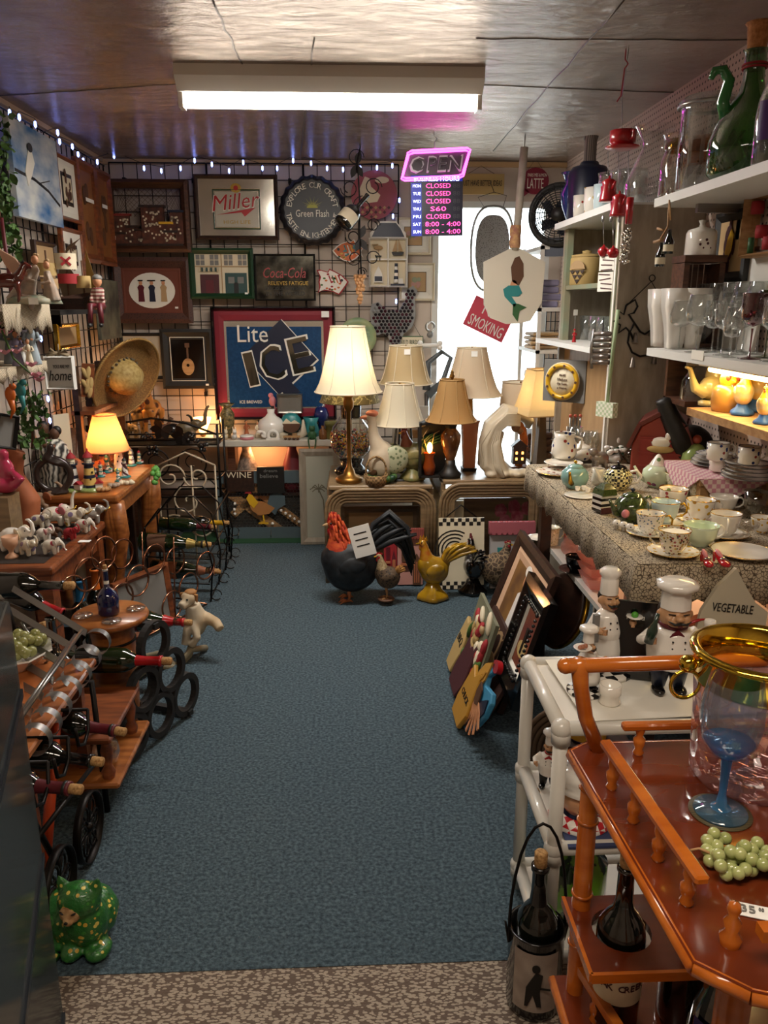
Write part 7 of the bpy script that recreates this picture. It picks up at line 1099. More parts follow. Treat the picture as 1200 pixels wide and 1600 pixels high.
t = thing('clay_pot','round terracotta brown pot visible through the ring sculpture','pot',Vector((-1.45,4.07,OZ)),sc=.14); B().lathe([(.001,0),(.3,0),(.5,.35),(.45,.6),(.2,.8),(.001,.8)],20).build('body','terracotta',t)
t = thing('pink_figurine','glossy raspberry pink seated figure statue at the left frame edge','statue',Vector((-1.49,3.36,EZ+.2)),sc=.2); bb = B(); bb.ell((0,0,.2),(.32,.25,.2)); bb.ell((.05,0,.5),(.18,.16,.28)); bb.tube([(.2,-.1,.2),(.4,-.15,.35),(.2,-.1,.5)],[.12,.1,.07],9); bb.ell((.03,0,.85),(.12,.11,.13)); bb.build('body',M('raspberry','b03050',.2,coat=.6),t,rem=.03)
t = thing('brown_bust','rust brown abstract figure statue behind the pink one','statue',Vector((-1.5,3.55,EZ)),sc=.4); bb = B(); bb.tube([(0,0,0),(.05,0,.3),(-.1,0,.6),(-.02,0,.85),(-.15,0,.9)],[.14,.14,.12,.1,.07],12); bb.build('body','terracotta',t,rem=.03)
t = thing('pine_box','small plain pine box at the left frame edge beside the elephants','box',Vector((-1.5,3.33,EZ))); B().box((0,0,.1),(.1,.12,.2)).build('box','tablewood',t)
bt = at(105,690,y=4.1); t = bottle('dark blue wine bottle with silver capsule standing behind the ship box',(bt.x,4.1,.7),.32,glass='bottleblue',foil='steel',cork=False,capz=.7); t.location = at(106,690,y=4.5); t.location.z = .7; t.location.x = -1.42
t2 = thing('bottle_stand','dark small stand under the blue bottle','stand',(t.location.x,t.location.y+.0,0)); B().box((0,0,.69),(.14,.12,.02)).box((0,0,.34),(.05,.05,.68)).build('stand','darkwood',t2)
# elephants
flo('eleflor','d8cfc0',['a83a4a','7a8aa0','b08a5a'],5,.25); flo('elegold','cfc2aa',['b08a3a','7a6a8a','8a9a8a'],7,.3); M('elepearl','9a948c',.12,.2,coat=.8); M('eletan','a08468',.5,c2='7f6048',sc=6)
for px,py,hp,rz,m,er,trk,tk,lb in ((48,806,60,10,'eletan','terracotta',1,None,'tallest tan elephant figurine with rust ears and curled trunk'),(28,812,30,0,'blackgloss','blackgloss',0,None,'small glossy black elephant figurine behind the big white one'),(25,862,62,-15,'whitegloss','cream',1,None,'large cream white elephant figurine at the left frame edge'),(88,822,50,15,'eleflor','pink',2,'gold','slender elephant figurine with very high raised trunk and pink ear'),(62,826,36,0,'elegold','lavender',1,None,'lavender tinted elephant figurine beside the tall tan one'),(118,822,42,10,'elegold','whitegloss',1,'gold','white and gold elephant figurine in the middle back row'),(146,818,42,20,'elepearl','elepearl',1,'gold','pearly grey elephant figurine at the far corner of the side table'),(132,832,34,-10,'eleflor','whitegloss',0,None,'white elephant figurine with gold trim in front of the pearly one'),(111,843,30,-20,'redmatt','redmatt',1,None,'bright red elephant figurine beside the price card'),(45,868,40,-30,'elegold','whitegloss',1,None,'white lacy elephant figurine behind the pink egg cup'),(82,866,38,-5,'eleflor','whitegloss',0,None,'white elephant figurine painted with pink flowers nearest the table front'),(84,842,26,30,'brown','brown',0,None,'small dark brown elephant figurine behind the flowered one'),(70,846,34,-20,'whitegloss','pink',1,None,'small white elephant figurine with pink ears in the crowd centre')):
    q = at(px,py,z=EZ); q.x = max(q.x,-1.5); elephant(lb,q,kk(q)*hp*.95,rz,m,er,trk,tusk=tk,pose=0)
q = at(25,866,z=EZ); vessel('egg_cup','small peach egg cup at the front left of the elephant table','egg cup',q+Vector((0,-.04,0)),[(.001,0),(.3,0),(.28,.08),(.1,.2),(.12,.35),(.32,.6),(.36,1),(.32,1),(.001,.5)],M('peachcup','c99a7a',.4),kk(q)*34)
q = at(132,846,z=EZ); o = B().box((0,0,.001),(.05,.03,.0015)).build('price_card','tagw',loc=q); tag(o,'small white price card lying beside the red elephant','price tag')
# ---------------- wine racks along the left floor ----------------
def tip(label,px,py,x,d=(1,-.12,-.02),h=.33,**k):      # bottle lying down, placed by where its cork ends
    d = Vector(d).normalized(); e = at(px,py,x=x); return bottle(label,e-d*h*1.078,h,d,group='wine bottles in the racks on the left',**k)
tip('lying bottle with copper orange capsule sticking farthest out over the carpet',345,893,-.72,glass='bottlegreen',foil='copperbrown',kind=1,band='black',lab='terracotta',h=.36)
tip('lying bottle with pale gold capsule above the copper capsule one',330,851,-.75,glass='bottlegreen',foil=M('champgold','b09a5a',.3,.6),kind=1,band='black',lab='brown',h=.36)
tip('lying bottle with bright yellow neck at the top of the iron rack',358,817,-.74,d=(1,-.1,0),glass='bottledark',foil='yellow',h=.33)
tip('lying green bottle with white label and dull red neck in the iron rack',338,824,-.8,d=(1,-.2,-.03),glass='bottlegreen',foil='darkred',lab='paper',lw=120,h=.33,roll=90)
tip('lying green bottle with red capsule held by the terrier rack',300,973,-.66,glass='bottlegreen',foil='red',lab='darkred',h=.33,kind=1)
tip('lying bottle with bright red capsule in the black ring rack',268,1033,-.62,d=(1,-.08,0),glass='bottlegreen',foil='red',lab='blackgloss',h=.34)
tip('topmost bottle on the wheeled rack, dark red capsule and long cork',196,1144,-.64,d=(1,-.22,-.05),foil='darkred',h=.31,band='black')
tip('middle bottle on the wheeled rack, plain black neck',161,1191,-.64,d=(1,-.2,-.03),foil='blackgloss',h=.31)
tip('lowest bottle on the wheeled rack, maroon capsule',128,1234,-.64,d=(1,-.18,0),foil='darkred',h=.31,band='black')
tip('dark bottle lying on the shelf below the elephant table',116,915,-.95,d=(1,-.1,.02),lab='paper',lw=150,h=.36,roll=90)
tip('dark bottle with white label half hidden behind the silver rack',72,975,-1.05,d=(1,-.3,.45),h=.3,lab='paper')
tip('dark bottle with red capsule tilted behind the silver rack',110,962,-1.0,d=(1,-.2,-.35),foil='red',h=.3,cork=False)
for px,py,y,f,gl,lb in ((122,905,3.3,M('capblue','1f6a9a',.5),'bottledark','standing dark bottle with bright blue capsule under the elephant table'),(146,882,3.45,'orange','bottledark','standing dark bottle with orange capsule beside the table leg'),(60,985,2.7,'maroon','bottledark','standing dark bottle behind the silver strip rack')):
    q = at(px,py,y=y); h = .36; bottle(lb,(q.x,y,max(.0,q.z-h)),h,glass=gl,foil=f,cork=False,group='wine bottles in the racks on the left')
# low plinth that carries the standing bottles
t = thing('low_platform','low dark platform under the elephant table holding bottles','platform',(-1.25,3.1,0)); zz = [o for o in C.objects if o.get('label','').startswith('standing dark bottle with bright blue')][0].location.z; B().box((0,.15,zz/2),(.42,.75,zz-.004)).build('box','blackgloss',t)
for o in C.objects:
    if o.get('label','').startswith('standing dark bottle'): o.location.z = zz
# iron scroll rack
def scr(bb,x,y,z,r,s=1,w=.004): bb.tube([(x,y+s*p[0],z+p[2]) for p in spiral(0,0,r,r*.25,0,400,16)],w,4)
t = thing('iron_wine_rack','black wrought iron scroll wine rack with arched hoops near the back','wine rack',(-.92,4.3,0)); bb = B()
for y in (-.32,-.05,.2,.42):
    bb.tube([(-.16,y,.0),(-.16,y,.42),(-.08,y,.52),(.05,y,.52),(.14,y,.42),(.18,y,.2),(.16,y,0)],.005,5)
    bb.tube([(-.16,y,.12),(.16,y,.1)],.004,4); bb.tube([(-.16,y,.26),(.17,y,.24)],.004,4)
    for z in (.04,.18): bb.tube([(.19+.03*math.cos(a*.5),y,z+.03*math.sin(a*.5)) for a in range(12)],.003,4)
for z in (.02,.12,.26,.42): bb.tube([(.16,-.34,z),(.16,.46,z)],.004,4); bb.tube([(-.16,-.34,z),(-.16,.46,z)],.004,4)
bb.build('frame','iron',t)
t = thing('copper_ring_rack','copper ring wine rack of stacked circles beside the leaning picture','wine rack',(-.86,3.72,0),-28); M('copper','a8745a',.25,1)
for py,pz in ((870,0),(905,1),(935,2)):
    for j in range(3-(pz == 2)*0):
        p = at(212+30*j-8*pz,py+6*j,x=-.93+.0); r = .072; o = B(); o.ring((0,0,0),r,.005,(1,0,0),n=26,k=6,sx=1); o.build('ring','copper',t).location = (0,p.y-3.72,p.z); o = B(); o.ring((0,0,0),r,.005,(1,0,0),n=26,k=6); o.build('ring','copper',t).location = (-.2,p.y-3.72,p.z)
bb = B(); [bb.tube([(-.2,y,.02),(0,y,.02)],.005,5) for y in (-.2,0,.2)]; [bb.tube([(x,-.35,.02),(x,.2,.02)],.005,5) for x in (-.2,0)]; [bb.tube([(x,-.05,.02),(x,-.02,.45)],.004,4) for x in (-.2,0)]; bb.build('base_rods','copper',t)
# chair back scrolls of cream iron, white cloth
t = thing('scroll_chair','cream painted iron scrollwork chair back behind the iron wine rack','chair',(-.98,4.62,0)); bb = B(); [bb.tube([(x,y,z) for x,y,z in spiral(cx,cz,r,.01,a0,a0+460,22)],.006,5) for cx,cz,r,a0 in ((-.1,.55,.09,0),(.06,.55,.08,180),(0,.4,.1,90),(-.1,.25,.08,0),(.08,.25,.08,200))]; [bb.tube([(x,0,0),(x,0,.62)],.006,5) for x in (-.17,.17,.03)]; bb.tube([(-.17,0,.62),(0,0,.7),(.17,0,.62)],.007,5); bb.build('scrolls',M('creamiron','b3a68e',.5),t)
t = thing('green_grapes_toy','bright green plastic grapes at the corner of the oak table','grapes',at(245,740,x=-1.07)); bb = B(); [bb.ell((rnd(-.02,.02),rnd(-.02,.02),rnd(-.05,.03)),.016,n=8,m=6) for i in range(14)]; bb.build('grapes',M('brightgreen','5fa04a',.4),t)
# terrier wine holder
p = at(308,985,x=-.7); t = thing('terrier_holder','brown and white terrier figurine clutching an antler shaped bottle holder','dog figurine',(p.x,p.y,0.0),-20,sc=1); zt = p.z; bb = B(); M('dogwhite','c9bda6',.7,c2='b0936a',sc=6); M('dogtan','9a6c3c',.7)
bb.ell((0,0,zt+.05),(.05,.045,.075)); bb.tube([(0,0,zt+.05),(-.01,-.01,zt+.13)],[.045,.035],9); bb.tube([(.0,-.03,zt+.05),(.03,-.05,zt-.01),(.0,-.06,zt-.05)],[.022,.018,.018],8); bb.tube([(-.02,-.04,zt+.03),(-.03,-.06,zt-.05)],[.022,.018],8); bb.tube([(.03,.02,zt+.06),(.1,.0,zt+.05),(.13,-.02,zt+.03)],[.03,.024,.022],8); bb.build('body','dogwhite',t,rem=.007)
bb = B(); bb.ell((-.02,-.02,zt+.16),(.036,.034,.034)); bb.tube([(-.02,-.03,zt+.15),(-.03,-.07,zt+.135)],[.026,.02],8); bb.build('head','dogwhite',t,rem=.006); B().ell((-.031,-.09,zt+.14),(.009,.008,.008)).build('nose','black',t)
for s in (-1,1): bb = B(); bb.poly([(s*.015-.02,zt+.185),(s*.045-.02,zt+.18),(s*.04-.02,zt+.14)],-.01,.012); bb.build('ear','dogtan',t,bev=.003); B().ell((-.022+s*.014,-.052,zt+.165),.005,n=8,m=6).build('eye','blackgloss',t)
bb = B(); bb.ell((-.015,-.01,zt+.185),(.028,.028,.015)); bb.build('brown_patch','dogtan',t)
bb = B(); bb.tube([(.0,-.03,zt-.03),(-.02,-.05,zt-.1),(-.06,-.1,zt-.15),(-.1,-.2,.04),(-.14,-.32,.015)],[.02,.018,.02,.016,.02],8); bb.tube([(-.06,-.1,zt-.15),(0,-.06,.06),(.0,.06,.015)],[.018,.014,.016],8); bb.tube([(-.06,-.1,zt-.14),(-.16,-.08,zt-.1),(-.26,-.1,zt-.13),(-.3,-.1,.015)],[.016,.014,.014,.016],8); bb.build('antler_stand',M('antler','8a8068',.6),t)
# black ring rack (three-lobed wooden rings)
p = at(235,1045,x=-.72); t = thing('ring_wine_rack','matte black wooden wine rack made of joined circles holding one bottle','wine rack',(-.72,p.y,0),-22); M('mattblack','1c1b1b',.6)
for xx in (-.0,-.2):
    bb = B(); R0 = .08
    for (yy,z) in ((-.13,.1),(0.03,.1),(.19,.1),(-.05,.24),(.11,.24),(.03,.38)): bb.lathe([(R0-.016,-.012),(R0+.006,-.012),(R0+.006,.012),(R0-.016,.012),(R0-.016,-.012)],28,0,tr(xx,yy,z) @ along((1,0,0)),sm=False)
    bb.build('ring_panel','mattblack',t)
B().box((-.1,.03,.45),(.24,.025,.02)).build('cross_bar','mattblack',t); B().box((-.1,.2,.02),(.24,.025,.02)).build('cross_bar','mattblack',t)
# barrel-top table
c = at(172,958,z=.48); t = thing('barrel_table','round oak barrel head wine table with glass slots','wine table',(c.x,c.y,0)); r = kk(c)*56; B().lathe([(.001,.455),(r,.455),(r+.006,.468),(r,.48),(.001,.48)],36).build('top','oak',t); bb = B(); bb.lathe([(r*.5,0),(r*.55,.03),(r*.62,.24),(r*.6,.455)],20); bb.build('barrel_body','oak',t); [B().ring((0,0,z),r*.61,.006,n=30,k=4,sx=1).build('hoop','iron',t) for z in (.1,.38)]
bottle('standing cobalt squat bottle with cream capsule in the hole of the barrel table',(c.x-.0,c.y-.01,.482),.17,glass='bottleblue',foil='paper',kind=2,capz=.6)
for i,a in enumerate((20,110,200,290)): bb = B(); bb.lathe([(.001,.484),(.032,.484),(.034,.487),(.001,.489)],16); o = bb.build('glass_foot','glass',t); o.location = (.7*r*math.cos(R(a)),.7*r*math.sin(R(a)),0)
# leaning picture beside copper rack
a_,b_ = at(170,915,y=3.5),at(245,890,y=3.9); t = framed('leaning_picture','small wood framed pale picture standing on the floor behind the barrel table','picture',(-1.0,3.55,.24),.36,.3,rz=60,f=.03,fm='redoak',rx=-6); B().rect(0,0,.31,.25,-.006,.003).build('print','grey',t)
t.location.z = .17
# silver strip rack on pine board
t = thing('silver_wine_rack','brushed steel strip wine rack of slanting loops on the pine board','wine rack',(-.95,2.1,.5)); M('strip','8f8c88',.3,.9); n = 7
for i in range(n):
    e = at(135-17*i,990+25*i,x=-.82)-t.location; s_ = at(20-5*i,920+33*i,x=-1.12)-t.location; d = (e-s_).normalized(); bb = B(); up = Vector((0,0,1)); w = Vector((0,.011,.005))
    for p,q in ((s_,e),): bb.add([p-w,q-w,q+w,p+w,p-w+up*.003,q-w+up*.003,q+w+up*.003,p+w+up*.003],[(0,1,2,3),(7,6,5,4),(0,4,5,1),(2,6,7,3),(1,5,6,2),(0,3,7,4)])
    bb.build('strip','strip',t); bb = B(); m_ = 20; c = e+Vector((.03,0,-.028)); vs = []
    for j in range(m_+1): a = R(130-j*16); vs += [c+Vector((.04*math.cos(a),-.013,.04*math.sin(a))),c+Vector((.04*math.cos(a),.013,.04*math.sin(a)))]
    bb.add(vs,[(2*j,2*j+2,2*j+3,2*j+1) for j in range(m_)],0,True); bb.build('neck_loop','strip',t)
    bb = B(); c = s_*.45+e*.55; bb.tube([c+Vector((0,-.0,0)),c+Vector((.03,0,-.04)),c+Vector((-.02,0,-.075)),c+Vector((-.08,0,-.07)),c+Vector((-.1,0,-.03))],.004,5); bb.build('cradle','strip',t)
a,b = at(128,985,x=-.83)-t.location,at(20,1140,x=-.83)-t.location; B().tube([a,b],.006,6).tube([a+Vector((-.02,0,-.015)),b+Vector((-.02,0,-.015))],.006,6).build('long_rail','strip',t); bb = B(); bb.tube([(-.12,-.3,-.0),(-.14,-.3,.36)],.012,6); bb.tube([(-.12,.25,0),(-.14,.25,.14)],.012,6); bb.build('post','iron',t)
# pine board cart and its lower boards
M('pineorange','b8703a',.4,c2='9c5526',sc=5,st=(3,.6,1),coat=.3)
t = thing('pine_wine_table','pine topped wine serving stand with lower boards and orange braces','wine table',(-1.0,2.0,0)); y0,y1 = -.28,.25
B().box((.03,(y0+y1)/2,.485),(.36,y1-y0,.022)).build('top_board','pineorange',t,bev=.005); a = at(205,1072,x=-.76); B().box((.1,.29,.28),(.34,.34,.02)).build('glass_board','redoak',t,bev=.005); B().box((.1,.29,.14),(.38,.38,.02)).build('bottom_board','oak',t,bev=.006)
for x in (-.12,.16):
    for y in (-.2,.2): B().box((x,y,.237),(.03,.03,.474)).build('leg','redoak',t)
bb = B(); bb.tube([(.17,-.22,.02),(.17,.02,.46)],.016,5); bb.build('brace',M('braceorange','c0451a',.4),t); [B().lathe([(.018,0),(.022,.02),(.012,.04),(.02,.09),(.012,.12),(.016,.13)],10,0,tr(.25,y,.15)).build('turned_spindle','redoak',t) for y in (.14,.4)]
q = Vector((-.78,2.22,.16)); t = thing('hanging_wine_glass','clear wine glass hanging upside down from the lower red board','wine glass',q,sc=.12); B().lathe([(.3,0),(.36,.25),(.3,.5),(.05,.62),(.03,.95),(.3,1.0),(.3,1.02)],18).build('glass','glass',t)
t = bottle('fat green glass bottle standing behind the pine board',(-.96,2.36,.292),.3,glass=GL('winegreen','5a6a28',.5,lo=.1),kind=2,cork=False)
t = bottle('dark bottle lying under the pine board with round base facing out',(-1.1,2.45,.21),.3,(.9,-.2,.05),lab='paper',lw=360)
t = thing('grape_bowl','white bowl of green grapes behind the silver strips','bowl',(-1.02,2.2,.497)); B().lathe([(.001,0),(.06,0),(.12,.05),(.118,.055),(.06,.01),(.001,.01)],8,sm=False).build('bowl','whitegloss',t); bb = B(); [bb.ell((rnd(-.07,.07),rnd(-.07,.07),.05+rnd(0,.035)),.017,n=9,m=6) for i in range(34)]; bb.build('grapes',M('palegrape','8a8a50',.25,coat=.3),t)['kind'] = 'stuff'
# wheeled cart rack
t = thing('wheeled_wine_rack','wrought iron wine rack shaped like a cart with scroll spoked wheels','wine rack',(-.84,1.9,0)); WR = .1
for px,py in ((136,1265),(88,1345)):
    c = at(px,py,x=-.76); rr = WR; c.z = rr+.004; L0 = Vector((.08,c.y-1.9,c.z)); bb = B(); bb.lathe([(rr-.004,-.011),(rr,-.011),(rr,.011),(rr-.004,.011),(rr-.004,-.011)],40,0,tr(*L0) @ along((1,0,0))); w_ = bb.build('wheel','iron',t)
    bb = B()
    for i in range(6):
        a = i*60; T = tr(*L0) @ rot(z=90) @ rot(y=a); bb.tube([T @ Vector(p) for p in spiral(.055,0,.035,.008,180,560,16)],.0035,4); bb.tube([T @ Vector((.0,0,0)),T @ Vector((rr-.003,0,0))],.003,4)
    bb.ell(tuple(L0),.014); bb.build('scroll_spokes','iron',w_)
bb = B(); a,b = at(150,1190,x=-.72)-t.location,at(58,1310,x=-.72)-t.location; bb.tube([a,b],.007,6); bb.tube([a+Vector((-.25,0,.03)),b+Vector((-.25,0,.03))],.007,6); bb.tube([(.06,.28,0),(.06,.26,.46),(-.2,.26,.46),(-.2,.28,0)],.01,6); bb.tube([(.06,-.12,.12),(.06,-.3,.5)],.008,6)
for px,py in ((180,1135),(148,1182),(115,1225)):
    p = at(px-50,py+12,x=-.72)-t.location; bb.tube([p+Vector((-.0,-.05,.045)),p+Vector((0,-.04,-.01)),p+Vector((0,0,-.03)),p+Vector((0,.04,-.01)),p+Vector((0,.05,.045))],.005,6); bb.tube([p+Vector((-.2,-.05,.045)),p+Vector((-.2,0,-.03)),p+Vector((-.2,.05,.045))],.005,6); bb.tube([p+Vector((-.0,.05,.045)),p+Vector((-.2,.05,.045))],.005,5)
bb.build('frame','iron',t)
# glass display case cut by the left edge
A = at(30,1090,y=1.43); Bp = at(0,1225,z=A.z); dd = (Bp-A); dd.z = 0; dd.normalize(); A0 = Vector((A.x,A.y,0)); nrm = Vector((-dd.y,dd.x,0)); nrm = -nrm if nrm.x > 0 else nrm
t = thing('display_case','glass display case with dark metal frame at the lower left corner','display case',A0); Ht = 1.0; Ln,Dp = .7,.45; z2 = at(60,1345,y=1.43).z
def edge(bb,p,q,r=.012): bb.tube([p,q],r,4,sm=False)
cn = [Vector((0,0,0)),dd*Ln,dd*Ln+nrm*Dp,nrm*Dp]; bb = B()
for z in (.0,z2,A.z): [edge(bb,cn[i]+Vector((0,0,z+.01)),cn[(i+1) % 4]+Vector((0,0,z+.01))) for i in range(4)]
[edge(bb,cn[i],cn[i]+Vector((0,0,A.z)),.006) for i in (1,2,3)]; bb.build('metal_frame',M('caseframe','1a1e24',.35,.5),t)
for i in (0,3): p,q = cn[i],cn[(i+1) % 4]; bb = B(); bb.add([p,q,q+Vector((0,0,Ht)),p+Vector((0,0,Ht))],[(0,1,2,3)]); o = bb.build('glass_pane',GL('caseglass','b4bcbc',.8,lo=.06,hi=.3,r=.12,df=.1),t); s = o.modifiers.new('s','SOLIDIFY'); s.thickness = .004
bb = B(); m_ = nrm*.02+dd*.02; bb.add([cn[0]+m_+Vector((0,0,z2)),cn[1]+Vector((0,0,z2)),cn[2]+Vector((0,0,z2)),cn[3]+Vector((0,0,z2))],[(0,1,2,3)]); bb.build('glass_shelf','caseglass',t)
bb = B(); bb.add([cn[0]+m_+Vector((0,0,.02)),cn[1]+Vector((0,0,.02)),cn[2]+Vector((0,0,.02)),cn[3]+Vector((0,0,.02))],[(0,1,2,3)]); bb.build('floor_panel','mattblack',t)
# green cat
q = at(128,1490,z=0); k = kk(q); t = thing('green_cat','green papier mache cat covered in tiny yellow flowers sitting on the carpet edge','cat figurine',q+Vector((-.0,.04,0)),-8,sc=k*128); M('catgreen','2a6a2c',.35,cs=['e0c860','3f8a34','1f5a26','d0a840','2f7a30'],c2='2a6a2c',pat='spots',sc=14,thr=.36,coat=.4,bump=.3,bs=30)
bb = B(); bb.ell((-.05,.1,.32),(.42,.42,.34)); bb.ell((-.35,.1,.3),(.3,.35,.3)); bb.ell((.08,-.12,.45),(.28,.25,.34)); bb.ell((.07,-.18,.78),(.27,.22,.22)); bb.ell((.25,-.2,.1),(.16,.2,.1)); bb.ell((-.05,-.25,.1),(.14,.18,.1)); bb.ell((-.3,-.05,.1),(.3,.25,.1))
for s in (-1,1): bb.lathe([(.1,0),(.07,.09),(.02,.18),(.001,.19)],10,0,tr(.07+s*.19,-.15,.9) @ rot(y=s*18),sy=.6)
bb.build('body','catgreen',t,rem=.022); bb = B(); bb.ell((.03,-.36,.72),(.13,.06,.12)); bb.ell((.03,-.41,.66),(.065,.05,.05)); bb.build('face',M('catface','d0a878',.6,c2='94683c',sc=10),t,rem=.012); B().ell((.03,-.46,.68),(.025,.015,.018)).build('nose','black',t); [B().ell((.03+s*.07,-.4,.765),(.035,.02,.01),0,rot(y=-s*20)).build('eye','black',t) for s in (-1,1)]
B().tube([(-.5,.1,.12),(-.45,-.25,.08),(-.2,-.36,.07)],[.08,.08,.05],10).build('tail','catgreen',t)
# ---------------- right foreground ----------------
# leaning pictures
def leanR(name,label,cat,pf,pn,xt,xb,z=None,swap=False):
    a,b = at(*pf,x=xt),at(*pn,x=xt); zt = z or (a.z+b.z)/2; Y = (a.y+b.y)/2; w = abs(a.y-b.y); ang = math.degrees(math.atan2(xt-xb,zt)); h = math.hypot(xt-xb,zt)
    t = thing(name,label,cat,(xb,Y,.012)); t.rotation_euler = (R(-ang),0,R(-90)); return t,w,h-.01
def fr2(t,w,h,f,fm,mw=0,mm=None,inner=None,d=.03):
    frame_ring(B(),w,h,f,d).build('frame',fm,t).location = (0,0,h/2)
    if mw: frame_ring(B(),w-2*f+.004,h-2*f+.004,mw,.012).build('mat_board',mm,t).location = (0,0,h/2)
    B().rect(0,h/2,w-1.6*f,h-1.6*f,-.001,.003).build('backing',inner,t)
t,w,h = leanR('leaning_picture','largest dark framed picture of white robed chefs leaning on the shelf','picture',(821,834),(879,900),.78,.58); M('warmpaint','9a6f35',.6,c2='5a3a22',sc=5); fr2(t,w,h,.055,'darkwood',.05,M('peachmat','d0a888',.7),'warmpaint')
bb = B(); bb.poly([(-.06,.2),(.06,.2),(.07,.34),(.02,.42),(-.05,.38)],-.005,.004,0); bb.disc(-.01,.45,.03,.035,-.005,.004,1); bb.disc(-.01,.49,.04,.025,-.01,.003,0); bb.poly([(-.12,.12),(-.02,.12),(-.04,.24),(-.12,.22)],-.009,.003,0); bb.disc(.07,.38,.025,.03,-.009,.003,1); bb.rect(0,.15,.26,.07,-.004,.003,2); bb.build('painted_chefs',['white','skin','brown'],t)
t,w,h = leanR('leaning_picture','ornate black beaded frame with small wine still life in a white mat','picture',(836,908),(872,955),.7,.54); h *= .76; t.location += Vector((.04,0,.15)); fr2(t,w,h,.075,'blackgloss',.02,'paper',M('winered','5f2420',.6,c2='8a4a2a',sc=6),.035)
bb = B(); [bb.ell((s*(w/2-.075),-.03,.08+i*(h-.16)/13),.007,n=7,m=5) for s in (-1,1) for i in range(14)]; [bb.ell((-w/2+.08+i*(w-.16)/8,-.03,zz),.007,n=7,m=5) for zz in (.075,h-.075) for i in range(9)]; bb.build('beading','blackgloss',t); bb = B(); bb.rect(0,h*.48,.02,.1,-.005,.006,0); bb.disc(.0,h*.4,.05,.03,-.005,.005,1); bb.build('still_life',['black','mustard'],t)
t,w,h = leanR('menu_board','dark brown board with painted croissant and basket behind the blue flourish','wall board',(778,962),(822,1018),.64,.5); B().rect(0,h/2,w,h,0,.015).build('board',M('menubrown','3a211a',.6),t); bb = B(); bb.disc(-.02,h*.62,.06,.09,-.016,.003,0); bb.disc(-.02,h*.62,.045,.075,-.019,.001,1); bb.disc(.02,h*.5,.07,.04,-.02,.003,0); bb.text('BREAD',.0,h*.88,w=w*.6,h=.02,y=-.016,mi=0); bb.build('painting',['tan','menubrown'],t)
t,w,h = leanR('dining_plaque','grey green plaque with raised chefs, wine glasses and red peppers','wall board',(757,932),(782,975),.56,.46); B().rect(0,h/2,w,h,0,.015).build('board',M('greygreen','5f6250',.6,c2='7a7a60',sc=5),t)
bb = B(); random.seed(11); [bb.ell((rnd(-w*.4,w*.4),-.02,rnd(h*.2,h*.95)),(rnd(.012,.03),.012,rnd(.02,.05)),random.randrange(5),rot(y=rnd(-60,60)),9,6) for i in range(34)]; bb.build('raised_food',['cream','redmatt','tan','leafgreen','mustard'],t)
for (px,py),xx,m,lb,s in (((728,992),.45,'mustard','yellow painted wood cutout poking out lowest beside the grey green plaque',.09),((735,1040),.44,'maroon','dark red carved rooster cutout in the middle of the leaning stack',.13),((742,1085),.42,M('oldyellow','b8862c',.5),'yellow chili cutout sign with painted letters in the leaning stack',.12)):
    xx += .04; p = at(px,py,x=xx); t = thing('wood_cutout',lb,'wall plaque',(xx-.06,p.y,.012)); t.rotation_euler = (R(-22),0,R(-90)); zc = p.z; bb = B(); bb.poly([(-s*.7,.0),(s*.5,0),(s*.8,zc*.6),(s*.5,zc+s),(0,zc+s*.6),(-s*.5,zc+s*.8),(-s*.8,zc*.5)],.0,.018); bb.build('board',m,t,bev=.004); bb = B(); bb.text('CHUCK' if s == .12 else 'BBQ',0,zc*.7+.02,w=s,y=-.018); s != .13 and bb.build('lettering','black',t)
# rooster flourish board
p = at(772,1128,z=0); t = thing('rooster_board','carved yellow and blue rooster board at the front of the leaning stack','wall board',(p.x-.11,p.y-.1,.012)); t.rotation_euler = (R(-18),0,R(-90)); S0 = .27
def sc2(pts): return [(x*S0,z*S0*1.05) for x,z in pts]
bb = B(); bb.poly(sc2([(-.55,.12),(-.5,.4),(-.35,.7),(-.15,.95),(.12,1.1),(.2,1.1),(.16,.95),(.05,.85),(.1,.75),(.45,.82),(.55,.72),(.5,.5),(.35,.3),(.12,.1),(-.1,.0),(-.35,.0)]),0,.02,0); bb.build('board',M('skyblue','3f8ab0',.5),t,bev=.004)
bb = B(); bb.poly(sc2([(-.55,.14),(-.5,.4),(-.35,.7),(-.15,.95),(.1,1.08),(.05,.8),(-.1,.6),(-.2,.35),(-.35,.2)]),-.02,.006,0); bb.poly(sc2([(-.3,.05),(-.1,.3),(.15,.55),(.45,.72),(.48,.55),(.3,.32),(.05,.1),(-.1,.03)]),-.02,.005,1); bb.poly(sc2([(.0,.75),(.15,.7),(.2,.5),(.05,.45),(-.1,.5)]),-.026,.005,4)
for i in range(6): a = -118+i*20; x0,z0 = .08,.55; bb.line(sc2([(x0,z0),(x0+.28*math.cos(R(a)),z0+.28*math.sin(R(a))),(x0+.5*math.cos(R(a-8)),z0+.5*math.sin(R(a-8))*.9)]),.016,-.026,.004,2)
for i in range(9): x = -.48+.055*i; bb.line(sc2([(x,.3+.06*i),(x+.06,.42+.06*i)]),.007,-.027,.003,3)
bb.disc(.2*S0,1.13*S0,.035,.022,0,.02,5); bb.build('feather_carving',[M('featheryel','c9943a',.5),'navy',M('featherpeach','c98a5f',.6),'oldyellow','brown','red'],t)
